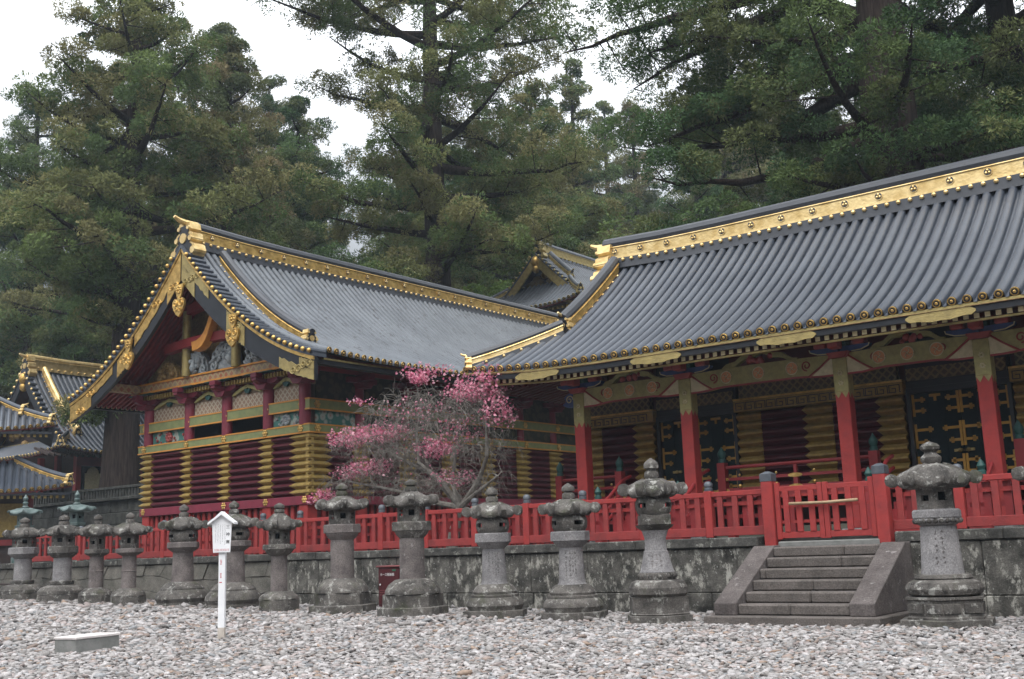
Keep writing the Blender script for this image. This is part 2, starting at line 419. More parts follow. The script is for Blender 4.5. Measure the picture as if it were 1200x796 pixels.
class MB:
    """collects faces in world (or local) coordinates, then links them as one mesh object"""
    def __init__(s):
        s.v, s.f, s.m = [], [], []
    def add(s, verts, faces, mi=0):
        b = len(s.v)
        s.v.extend([tuple(map(float, p)) for p in verts])
        for f in faces:
            s.f.append(tuple(b + i for i in f))
            s.m.append(mi)
    def box(s, x0, x1, y0, y1, z0, z1, mi=0, ch=0.0):
        if x0 > x1: x0, x1 = x1, x0
        if y0 > y1: y0, y1 = y1, y0
        if z0 > z1: z0, z1 = z1, z0
        if ch <= 0:
            s.add([(x0, y0, z0), (x1, y0, z0), (x1, y1, z0), (x0, y1, z0), (x0, y0, z1), (x1, y0, z1), (x1, y1, z1), (x0, y1, z1)],
                  [(3, 2, 1, 0), (4, 5, 6, 7), (0, 1, 5, 4), (1, 2, 6, 5), (2, 3, 7, 6), (3, 0, 4, 7)], mi)
            return
        c = min(ch, (x1 - x0) * .4, (y1 - y0) * .4, (z1 - z0) * .4)
        X, Y, Z = (x0, x1), (y0, y1), (z0, z1)
        vs, idx = [], {}
        for ix in (0, 1):
            for iy in (0, 1):
                for iz in (0, 1):
                    sx, sy, sz = (1 if ix == 0 else -1), (1 if iy == 0 else -1), (1 if iz == 0 else -1)
                    p = (X[ix], Y[iy], Z[iz])
                    for a in range(3):
                        q = [p[0] + sx * c, p[1] + sy * c, p[2] + sz * c]
                        q[a] = p[a]
                        idx[(ix, iy, iz, a)] = len(vs)
                        vs.append(q)
        F = []
        for a in range(3):
            b, d = (a + 1) % 3, (a + 2) % 3
            for e in (0, 1):
                ring = []
                for (eb, ed) in ((0, 0), (1, 0), (1, 1), (0, 1)):
                    k = [0, 0, 0]; k[a] = e; k[b] = eb; k[d] = ed
                    ring.append(idx[(*k, a)])
                F.append(ring if e else ring[::-1])
        for a in range(3):                                   # edges along axis a
            b, d = (a + 1) % 3, (a + 2) % 3
            for eb in (0, 1):
                for ed in (0, 1):
                    k0 = [0, 0, 0]; k0[b] = eb; k0[d] = ed
                    k1 = list(k0); k1[a] = 1
                    q = [idx[(*k0, b)], idx[(*k1, b)], idx[(*k1, d)], idx[(*k0, d)]]
                    F.append(q if eb != ed else q[::-1])
        for ix in (0, 1):
            for iy in (0, 1):
                for iz in (0, 1):
                    t = [idx[(ix, iy, iz, 0)], idx[(ix, iy, iz, 1)], idx[(ix, iy, iz, 2)]]
                    F.append(t if (ix + iy + iz) % 2 == 1 else t[::-1])
        s.add(vs, F, mi)
    def prism(s, poly, fn, t0, t1, mi=0):
        n = len(poly)
        vs = [fn(u, v, t0) for u, v in poly] + [fn(u, v, t1) for u, v in poly]
        F = [tuple(range(n))[::-1], tuple(range(n, 2 * n))]
        for i in range(n):
            j = (i + 1) % n
            F.append((i, j, n + j, n + i))
        s.add(vs, F, mi)
    def strip(s, top, bot, fn, t0, t1, mi=0):
        """thick curved board between two polylines (same count) in the (u,v) plane"""
        n = len(top)
        vs = []
        for t in (t0, t1):
            vs += [fn(u, v, t) for u, v in top] + [fn(u, v, t) for u, v in bot]
        F = []
        for i in range(n - 1):
            a, b, c, d = i, i + 1, n + i + 1, n + i
            F.append((d, c, b, a))
            F.append((2 * n + a, 2 * n + b, 2 * n + c, 2 * n + d))
            F.append((a, b, 2 * n + b, 2 * n + a))
            F.append((2 * n + d, 2 * n + c, c, d))
        F.append((0, 2 * n, 3 * n, n))
        F.append((n - 1, 2 * n - 1, 4 * n - 1, 3 * n - 1))
        s.add(vs, F, mi)
    def beam(s, p0, p1, w, h, mi=0):
        p0, p1 = Vector(p0), Vector(p1)
        d = (p1 - p0).normalized()
        up = Vector((0, 0, 1)) if abs(d.z) < 0.95 else Vector((0, 1, 0))
        r = d.cross(up).normalized() * (w / 2)
        u = r.cross(d).normalized() * (h / 2)
        s.add([p0 - r - u, p0 + r - u, p0 + r + u, p0 - r + u, p1 - r - u, p1 + r - u, p1 + r + u, p1 - r + u],
              [(0, 1, 2, 3), (7, 6, 5, 4), (4, 5, 1, 0), (5, 6, 2, 1), (6, 7, 3, 2), (7, 4, 0, 3)], mi)
    def tube(s, pts, radii, n=8, mi=0, cap=True):
        pts = [Vector(p) for p in pts]
        if not hasattr(radii, '__len__'):
            radii = [radii] * len(pts)
        ref = None
        vs, F = [], []
        for i, p in enumerate(pts):
            d = (pts[min(i + 1, len(pts) - 1)] - pts[max(i - 1, 0)])
            d = d.normalized() if d.length > 1e-9 else Vector((0, 0, 1))
            if ref is None:
                ref = Vector((0, 0, 1)) if abs(d.z) < 0.9 else Vector((1, 0, 0))
            a = d.cross(ref)
            a = a.normalized() if a.length > 1e-6 else d.orthogonal().normalized()
            b = a.cross(d).normalized()
            ref = b
            for k in range(n):
                th = 2 * PI * k / n
                vs.append(p + (a * math.cos(th) + b * math.sin(th)) * radii[i])
        for i in range(len(pts) - 1):
            for k in range(n):
                k2 = (k + 1) % n
                F.append((i * n + k, i * n + k2, (i + 1) * n + k2, (i + 1) * n + k))
        if cap:
            F.append(tuple(range(n))[::-1])
            F.append(tuple(range((len(pts) - 1) * n, len(pts) * n)))
        s.add(vs, F, mi)
    def lathe(s, prof, n=16, c=(0, 0, 0), phase=0.0, mi=0, rmod=None, zmod=None):
        vs, F = [], []
        for (r, z) in prof:
            for k in range(n):
                th = phase + 2 * PI * k / n
                rr = r * (rmod(th, r, z) if rmod else 1)
                zz = z + (zmod(th, r, z) if zmod else 0)
                vs.append((c[0] + rr * math.cos(th), c[1] + rr * math.sin(th), c[2] + zz))
        for i in range(len(prof) - 1):
            for k in range(n):
                k2 = (k + 1) % n
                F.append((i * n + k, i * n + k2, (i + 1) * n + k2, (i + 1) * n + k))
        F.append(tuple(range(n))[::-1])
        F.append(tuple(range((len(prof) - 1) * n, len(prof) * n)))
        s.add(vs, F, mi)
    def ball(s, c, r, n=8, mi=0, sz=1.0):
        k = max(4, n // 2)
        prof = [(max(1e-4, r * math.sin(PI * i / k)), -r * sz * math.cos(PI * i / k)) for i in range(k + 1)]
        s.lathe(prof, n, c, mi=mi)
    def grid(s, P, mi=0):
        n, m = len(P), len(P[0])
        vs = [p for row in P for p in row]
        F = []
        for i in range(n - 1):
            for j in range(m - 1):
                F.append((i * m + j, (i + 1) * m + j, (i + 1) * m + j + 1, i * m + j + 1))
        s.add(vs, F, mi)
    def piece(s):
        """start a new piece; build_pieces links each as an object of its own"""
        if not hasattr(s, 'cuts'): s.cuts = []
        s.cuts.append((len(s.v), len(s.f)))
    def build_pieces(s, name, mats, parent=None, limit=100, rest=None, **kw):
        cuts = s.cuts + [(len(s.v), len(s.f))]
        out = []
        for i, ((v0, f0), (v1, f1)) in enumerate(zip(cuts[:-1], cuts[1:])):
            if i == limit:
                v1, f1 = len(s.v), len(s.f)
            q = MB()
            q.v = s.v[v0:v1]; q.f = [tuple(k - v0 for k in f) for f in s.f[f0:f1]]; q.m = s.m[f0:f1]
            o = q.build(name if i < limit else (rest or name + '_row'), mats, parent[i] if isinstance(parent, list) else parent, **kw)
            out.append(o)
            if i == limit:
                o['kind'] = 'stuff'
                break
        return out
    def build(s, name, mats, parent=None, smooth=False, auto=None, label=None):
        off = origin_of(parent) if parent is not None else Vector((0, 0, 0))
        me = bpy.data.meshes.new(name)
        me.from_pydata([(x - off.x, y - off.y, z - off.z) for x, y, z in s.v], [], s.f)
        if not isinstance(mats, (list, tuple)):
            mats = [mats]
        for m in mats:
            me.materials.append(MT[m] if isinstance(m, str) else m)
        if len(mats) > 1:
            me.polygons.foreach_set('material_index', s.m)
        if smooth:
            me.polygons.foreach_set('use_smooth', [True] * len(me.polygons))
            if auto is not None:
                try:
                    me.set_sharp_from_angle(angle=rad(auto))
                except Exception:
                    pass
        me.update()
        o = bpy.data.objects.new(name, me)
        C.objects.link(o)
        if parent is not None:
            o.parent = parent
        if label:
            o['label'] = label
        return o

def np_mesh(name, V, F, mats, parent=None, col=None, smooth=False):
    """V (n,3), F (m,k) uniform faces, col (n,3) per-vertex own colour"""
    me = bpy.data.meshes.new(name)
    n, (m, k) = len(V), F.shape
    if parent is not None:
        V = V - np.array(origin_of(parent))
    me.vertices.add(n)
    me.vertices.foreach_set('co', np.ascontiguousarray(V, np.float32).ravel())
    me.loops.add(m * k)
    me.loops.foreach_set('vertex_index', np.ascontiguousarray(F, np.int32).ravel())
    me.polygons.add(m)
    me.polygons.foreach_set('loop_start', np.arange(0, m * k, k, dtype=np.int32))
    me.polygons.foreach_set('loop_total', np.full(m, k, np.int32))
    if smooth:
        me.polygons.foreach_set('use_smooth', np.ones(m, bool))
    for mm in (mats if isinstance(mats, (list, tuple)) else [mats]):
        me.materials.append(MT[mm] if isinstance(mm, str) else mm)
    if col is not None:
        a = me.color_attributes.new('col', 'FLOAT_COLOR', 'POINT')
        a.data.foreach_set('color', np.ascontiguousarray(np.c_[col, np.ones(n)], np.float32).ravel())
    me.update(calc_edges=True)
    o = bpy.data.objects.new(name, me)
    C.objects.link(o)
    if parent is not None:
        o.parent = parent
    return o

def copy_tree(o, parent=None):
    c = o.copy()
    C.objects.link(c)
    c.parent = parent
    for ch in o.children:
        copy_tree(ch, c)
    return c

def text_mesh(body, size, mat_key, name, parent, origin, xdir, ydir, depth=0.002):
    """real lettering as a mesh lying in the plane (xdir, ydir), centred on origin"""
    cu = bpy.data.curves.new(name, 'FONT')
    cu.body = body
    cu.size = size
    cu.align_x = 'CENTER'
    cu.align_y = 'CENTER'
    cu.extrude = depth
    tmp = bpy.data.objects.new(name + '_tmp', cu)
    C.objects.link(tmp)
    bpy.context.view_layer.update()
    dg = bpy.context.evaluated_depsgraph_get()
    me = bpy.data.meshes.new_from_object(tmp.evaluated_get(dg))
    C.objects.unlink(tmp)
    bpy.data.objects.remove(tmp)
    bpy.data.curves.remove(cu)
    x, y = Vector(xdir).normalized(), Vector(ydir).normalized()
    z = x.cross(y)
    off = origin_of(parent) if parent is not None else Vector((0, 0, 0))
    o3 = Vector(origin) - off
    for v in me.vertices:
        p = v.co.copy()
        v.co = o3 + x * p.x + y * p.y + z * p.z
    me.materials.clear()
    me.materials.append(MT[mat_key])
    me.name = name
    ob = bpy.data.objects.new(name, me)
    C.objects.link(ob)
    if parent is not None:
        ob.parent = parent
    return ob

XZ = lambda u, v, t: (u, t, v)          # polygon in the x-z plane, thickness along y
YZ = lambda u, v, t: (t, u, v)          # polygon in the y-z plane, thickness along x
XY = lambda u, v, t: (u, v, t)

def gz(x):
    """the gravel court rises gently towards the left"""
    return 0.012 * max(0.0, -12.0 - x)

def arc(cx, cz, r, a0, a1, n):
    return [(cx + r * math.cos(rad(a0 + (a1 - a0) * i / n)), cz + r * math.sin(rad(a0 + (a1 - a0) * i / n))) for i in range(n + 1)]

def spiral(fn, cx, cz, r0, r1, turns, t, n=18, a0=0.0, sgn=1):
    pts = []
    for i in range(n + 1):
        f = i / n
        a = a0 + sgn * 2 * PI * turns * f
        r = r0 + (r1 - r0) * f
        pts.append(fn(cx + r * math.cos(a), cz + r * math.sin(a), t))
    return pts
# ------------------------------------------------------------------ ground, terraces, hill
def build_ground():
    xs = [-400, -200, -120] + [-80 + 4 * i for i in range(25)] + [40, 120, 300]
    ys = [-300, -100, -40, -10, 0] + [3 + 3 * i for i in range(9)] + [60, 150, 400]
    mb = MB()
    mb.grid([[(x, y, gz(max(x, -60)) - 0.03) for y in ys] for x in xs][::-1])
    props(mb.build('ground', 'ground'), kind='structure')
    mb = MB()
    mb.box(-70, 14, 21.0, 46, 1.2, 1.5)
    props(mb.build('terrace_ground', 'terrace'), kind='structure')
    rng = np.random.default_rng(3)
    mb = MB()
    xs = np.r_[np.linspace(-270, -42, 34), np.array([-39.4, -38.2]), np.linspace(-36, 90, 26)]
    ys = np.r_[np.linspace(32.9, 60, 14), np.linspace(66, 300, 26)]
    rows = []
    for x in xs:
        row = []
        for y in ys:
            base = 4.65 if x < -39 else 1.40
            y0 = 46.0 if x < -39 else 47.0
            z = base + 0.24 * max(0, y - y0) + 0.9 * math.sin(x * .07 + y * .05) * min(1, max(0, (y - y0) / 15))
            row.append((x, y, z))
        rows.append(row)
    mb.grid(rows[::-1])
    props(mb.build('hill', 'hill', smooth=True), kind='structure')

WALL_Y = 20.6
def build_wall():
    t = thing('retaining_wall', 'low stained stone retaining wall under the long red fence', 'stone wall', (-16, WALL_Y, 0))
    rng = random.Random(11)
    # backing and right part: large slabs
    def course(mb, xa, xb, z0, z1, wmin, wmax, jit):
        x = xa
        while x < xb - 0.05:
            w = rng.uniform(wmin, wmax)
            x2 = min(xb, x + w)
            if xb - x2 < wmin * .5: x2 = xb
            y = WALL_Y + rng.uniform(0, jit)
            zb = gz(x) - 0.12 if z0 <= 0 else z0
            mb.box(x + .006, x2 - .006, y, y + .4, zb, z1 - .008, 0, 0.018)
            x = x2
    mb = MB()
    course(mb, -24.2, -9.8, 0.0, 0.42, 1.0, 1.9, .03)
    course(mb, -24.2, -9.8, 0.42, 1.315, 1.1, 2.1, .03)
    course(mb, -7.0, 12, 0.0, 0.36, 1.0, 1.9, .03)
    course(mb, -7.0, 12, 0.36, 1.315, 1.2, 2.2, .03)
    mb.box(-24.2, 12, WALL_Y + .06, WALL_Y + .45, -.2, 1.31)
    mb.build('masonry', 'wall_stone', t, label='large stained slabs spotted with white lichen')
    # left part: small irregular fitted blocks
    mb = MB()
    nx, nz = 66, 4
    X0, X1 = -60.0, -24.2
    P = {}
    for i in range(nx + 1):
        for j in range(nz):
            x = X0 + (X1 - X0) * i / nx + (rng.uniform(-.11, .11) if 0 < i < nx else 0) + (0.27 if j % 2 and 0 < i < nx else 0)
            z = gz(x) - .15 + (1.315 - gz(x) + .15) * j / (nz - 1) + (rng.uniform(-.09, .09) if 0 < j < nz - 1 else 0)
            P[i, j] = (x, z)
    for i in range(nx):
        for j in range(nz - 1):
            q = [P[i, j], P[i + 1, j], P[i + 1, j + 1], P[i, j + 1]]
            cx, cz = sum(p[0] for p in q) / 4, sum(p[1] for p in q) / 4
            y = WALL_Y + rng.uniform(0, .05)
            o = [(cx + (a - cx) * .99, y + .03, cz + (b - cz) * .985) for a, b in q]
            n = [(cx + (a - cx) * .95, y, cz + (b - cz) * .93) for a, b in q]
            k = [(a, y + .3, b) for a, _, b in o]
            mb.add(n + o + k, [(0, 1, 2, 3)] + [(i2, 4 + i2, 4 + (i2 + 1) % 4, (i2 + 1) % 4) for i2 in range(4)] +
                   [(4 + i2, 8 + i2, 8 + (i2 + 1) % 4, 4 + (i2 + 1) % 4) for i2 in range(4)])
    mb.box(X0, X1, WALL_Y + .12, WALL_Y + .45, -.2, 1.31)
    mb.build('masonry', 'wall_grey', t, label='small fitted grey blocks with wide joints')
    mb = MB()
    def cope(xa, xb):
        x = xa
        while x < xb - .05:
            x2 = min(xb, x + rng.uniform(1.1, 2.0))
            if xb - x2 < .6: x2 = xb
            mb.box(x + .004, x2 - .004, WALL_Y - .05 + rng.uniform(0, .02), WALL_Y + .55, 1.32, 1.52 + rng.uniform(-.008, .008), 0, .02)
            x = x2
    cope(-60, -9.95)
    cope(-7.2, 12)
    mb.build('coping', 'coping', t)

def build_stairs():
    t = thing('stone_stairs', 'brown stone steps with sloping side slabs leading up to the red gate', 'stairs', (-8.4, 19.3, 0))
    mb = MB()
    mb.box(-10.0, -6.75, 18.22, 20.6, -.12, .125, 0, .015)
    mb.build('base_slab', 'step', t)
    rng = random.Random(5)
    for k in range(6):
        mb = MB()
        z0, z1 = .125 + k * .196, .125 + (k + 1) * .196
        y = 18.55 + k * .33
        xj = -8.9 + rng.uniform(-.5, 1.0)
        mb.box(-9.47, xj - .003, y, 20.62, z0 + .002, z1, 0, .028)
        mb.box(xj + .003, -7.37, y + rng.uniform(0, .006), 20.62, z0 + .002, z1, 0, .028)
        mb.build('step', 'step', t)
    for xa, xb in ((-9.92, -9.475), (-7.365, -6.92)):
        mb = MB()
        poly = [(18.5, .127), (20.58, .127), (20.58, 1.33), (20.30, 1.33), (18.5, .34)]
        mb.prism(poly, YZ, xa, xb)
        o = mb.build('side_slab', 'cheek', t)
        bv = o.modifiers.new('bevel', 'BEVEL'); bv.width = .018; bv.segments = 2
    mb = MB()
    mb.box(-9.55, -7.5, 20.63, 21.0, 1.1, 1.40, 0, .02)
    mb.build('sill', 'concrete', t)

# ------------------------------------------------------------------ gravel court
def build_gravel():
    rng = np.random.default_rng(21)
    R3 = np.array([[*_r], [*_u], [*_fw]])
    phi = (1 + 5 ** .5) / 2
    ico = np.array([(-1, phi, 0), (1, phi, 0), (-1, -phi, 0), (1, -phi, 0), (0, -1, phi), (0, 1, phi), (0, -1, -phi), (0, 1, -phi), (phi, 0, -1), (phi, 0, 1), (-phi, 0, -1), (-phi, 0, 1)], float)
    ico /= np.linalg.norm(ico[0])
    icf = np.array([(0, 11, 5), (0, 5, 1), (0, 1, 7), (0, 7, 10), (0, 10, 11), (1, 5, 9), (5, 11, 4), (11, 10, 2), (10, 7, 6), (7, 1, 8), (3, 9, 4), (3, 4, 2), (3, 2, 6), (3, 6, 8), (3, 8, 9), (4, 9, 5), (2, 4, 11), (6, 2, 10), (8, 6, 7), (9, 8, 1)])
    # one subdivision for the near stones
    def subdiv(V, F):
        V = [tuple(v) for v in V]; cache = {}; G = []
        def mid(a, b):
            k = (min(a, b), max(a, b))
            if k not in cache:
                m = (np.array(V[a]) + np.array(V[b])) / 2; m /= np.linalg.norm(m)
                cache[k] = len(V); V.append(tuple(m))
            return cache[k]
        for a, b, c in F:
            x, y, z = mid(a, b), mid(b, c), mid(c, a)
            G += [(a, x, z), (b, y, x), (c, z, y), (x, y, z)]
        return np.array(V), np.array(G)
    ico2, icf2 = subdiv(ico, icf)
    pts = []
    for d0, d1, sp in ((8.5, 15.5, .070), (15.5, 22, .093), (22, 32, .13), (32, 52, .19)):
        gx, gy = np.meshgrid(np.arange(-46, 1, sp), np.arange(5.0, 20.7, sp), indexing='ij')
        x = gx.ravel() + rng.uniform(-.5, .5, gx.size) * sp
        y = gy.ravel() + rng.uniform(-.5, .5, gx.size) * sp
        d = np.hypot(x, y)
        p = np.c_[x, y, np.zeros_like(x)] - np.array(EYE)
        c = p @ R3.T
        px = 600 + F_PX * c[:, 0] / np.maximum(c[:, 2], .1)
        py = 398 - F_PX * c[:, 1] / np.maximum(c[:, 2], .1)
        ok = (d >= d0) & (d < d1) & (c[:, 2] > 1) & (px > -160) & (px < 1360) & (py < 900)
        ok &= ~((x > -9.98) & (x < -6.77) & (y > 18.25))
        pts.append(np.c_[x[ok], y[ok], np.full(ok.sum(), sp)])
    pal = np.array([(.46, .44, .43), (.52, .50, .50), (.36, .345, .335), (.28, .265, .255), (.44, .385, .37), (.36, .29, .255), (.58, .56, .555), (.33, .34, .35), (.22, .20, .19), (.40, .30, .235)]) * np.array([.66, .65, .645])
    wts = np.array([.19, .13, .17, .12, .11, .05, .08, .08, .05, .02]); wts /= wts.sum()
    def make(P, V0, F0, name):
        n = len(P)
        s = P[:, 2] * rng.uniform(.42, .78, n)
        big = rng.random(n) < .02
        s[big] *= 1.5
        sc = np.c_[s * rng.uniform(.8, 1.45, n), s * rng.uniform(.65, 1.0, n), s * rng.uniform(.22, .5, n)]
        L = V0[None] * (1 + rng.normal(0, .16, (n, len(V0), 1)).clip(-.35, .35))
        L = L * sc[:, None, :]
        tx = rng.normal(0, .28, n)
        cy, sy = np.cos(tx)[:, None], np.sin(tx)[:, None]
        x, z = L[:, :, 0] * cy - L[:, :, 2] * sy, L[:, :, 0] * sy + L[:, :, 2] * cy
        L[:, :, 0], L[:, :, 2] = x, z
        a = rng.uniform(0, 2 * PI, n); ca, sa = np.cos(a)[:, None], np.sin(a)[:, None]
        x, y = L[:, :, 0] * ca - L[:, :, 1] * sa, L[:, :, 0] * sa + L[:, :, 1] * ca
        L[:, :, 0], L[:, :, 1] = x + P[:, 0:1], y + P[:, 1:2]
        g = .012 * np.maximum(0, -12 - P[:, 0])
        L[:, :, 2] += (g - .03 + sc[:, 2] * rng.uniform(.35, 1.0, n) + .02 * np.sin(P[:, 0] * 1.3) * np.sin(P[:, 1] * 1.7))[:, None]
        col = pal[rng.choice(len(pal), n, p=wts)] * rng.uniform(.8, 1.15, (n, 1))
        colv = np.repeat(col, len(V0), 0)
        F = (F0[None] + (np.arange(n) * len(V0))[:, None, None]).reshape(-1, 3)
        return L.reshape(-1, 3), F, colv
    V1, F1, c1 = make(pts[0], ico2, icf2, 'a')
    V2, F2, c2 = make(np.vstack(pts[1:]), ico, icf, 'b')
    V = np.vstack([V1, V2]); F = np.vstack([F1, F2 + len(V1)]); col = np.vstack([c1, c2])
    o = np_mesh('gravel', V, F, 'pebble', None, col, smooth=True)
    props(o, 'pale river stones covering the court in front of the wall', 'gravel', kind='stuff')

# ------------------------------------------------------------------ red fence and gate
FY = 20.9
def post_cap(mb, x, y, z, w):
    mb.lathe([(w * .78, z), (w * .78, z + .05), (w * .70, z + .06), (w * .70, z + .085), (w * .80, z + .095), (w * .80, z + .15), (w * .62, z + .185), (w * .25, z + .205)], 12, (x, y, 0))

def build_fence():
    def run(posts, label, x_lo, x_hi):
        t = thing('red_fence', label, 'fence', ((x_lo + x_hi) / 2, FY, 1.52))
        rng = random.Random(int(-x_lo * 10))
        for x in posts:
            mb = MB()
            mb.box(x - .085, x + .085, FY - .085, FY + .085, 1.52, 2.49, 0, .01)
            p = mb.build('post', 'red', t)
            c = MB(); post_cap(c, x, FY, 2.49, .115)
            c.build('post_cap', 'post_cap', p, smooth=True, auto=40)
        ends = sorted(set([x_lo] + list(posts) + [x_hi]))
        for a, b in zip(ends[:-1], ends[1:]):
            if b - a < .3: continue
            a2 = a + (.088 if a in posts else 0)
            b2 = b - (.088 if b in posts else 0)
            mb = MB()
            mb.box(a2, b2, FY - .065, FY + .065, 2.36, 2.46, 0, .008)         # top rail
            mb.box(a2, b2, FY - .075, FY + .075, 1.55, 1.73, 1, .008)         # bottom rail
            mb.box(a2, b2, FY + .02, FY + .07, 2.16, 2.24)                    # middle rail behind pickets
            n = 4 if b - a > 1.2 else 3
            for i in range(n):
                x = a2 + (b2 - a2) * (i + .5) / n
                mb.box(x - .062, x + .062, FY - .055, FY - .002, 1.728, 2.362, 1, .006)
            for i in range(n + 1):                                            # second row of pickets on the back
                x = a2 + (b2 - a2) * (i + .0) / n + .0
                if a2 + .05 < x < b2 - .05:
                    mb.box(x - .07, x + .07, FY + .072, FY + .11, 1.60, 2.34, 2)
            mb.box(a2 + .04, b2 - .04, FY + .112, FY + .15, 1.9, 1.98, 2)
            mb.build('railing_panel', ['red', 'red_worn', 'red_dark'], t)
        return t
    left = [-11.15 - 1.61 * i for i in range(18)]
    run(left, 'long run of red picket fence on the wall between the gate and the bronze lanterns', left[-1], -9.78 + .1)
    right = [-6.05 + 1.61 * i for i in range(9)]
    run(right, 'short red picket fence on the wall behind the largest lantern', -7.28, right[-1])
    # gate
    t = thing('red_gate', 'closed double picket gate in red with a pale bar across it', 'gate', (-8.6, 20.72, 1.3))
    for x in (-9.72, -7.42):
        mb = MB()
        mb.box(x - .12, x + .12, FY - .26, FY - .02, 1.31, 2.60, 0, .012)
        p = mb.build('gate_post', 'red', t)
        c = MB()
        zz = 2.60
        c.lathe([(.175, zz), (.175, zz + .15), (.05, zz + .2)], 4, (x, FY - .14, 0), phase=PI / 4)
        c.build('post_cap', 'post_cap', p)
    for s, (xa, xb) in enumerate(((-9.58, -8.585), (-8.575, -7.56))):
        mb = MB()
        y0, y1 = FY - .2, FY - .12
        inner = xb if s == 0 else xa
        mb.box(xa, xa + .1, y0, y1, 1.44, 2.52 if s else 2.56, 0, .006)
        mb.box(xb - .1, xb, y0, y1, 1.44, 2.56 if s else 2.52, 0, .006)
        mb.box(xa + .1, xb - .1, y0 + .005, y1 - .005, 2.38, 2.48, 0, .006)
        mb.box(xa + .1, xb - .1, y0 + .005, y1 - .005, 1.46, 1.58, 0, .006)
        for z in (1.75, 2.05, 2.27):
            mb.box(xa + .1, xb - .1, y0 + .045, y1 + .005, z, z + .06, 0)
        w = (xb - xa - .2)
        for i in range(3):
            x = xa + .1 + w * (i + .5) / 3
            mb.box(x - .06, x + .06, y0 - .008, y0 + .04, 1.58, 2.38, 0, .006)
        lf = mb.build('gate_leaf', 'red', t)
    mb = MB()
    mb.tube([(-9.25, FY - .27, 2.13), (-8.5, FY - .275, 2.12), (-7.86, FY - .27, 2.14)], .03, 8)
    mb.build('gate_bar', 'pole_wood', t, smooth=True)
# ------------------------------------------------------------------ stone lanterns
def hex_mod(corner=0.10, n=6, ph=0.0):
    def f(th, r, z):
        a = ((th - ph) % (2 * PI / n)) - PI / n
        return math.cos(PI / n) / math.cos(a)
    return f

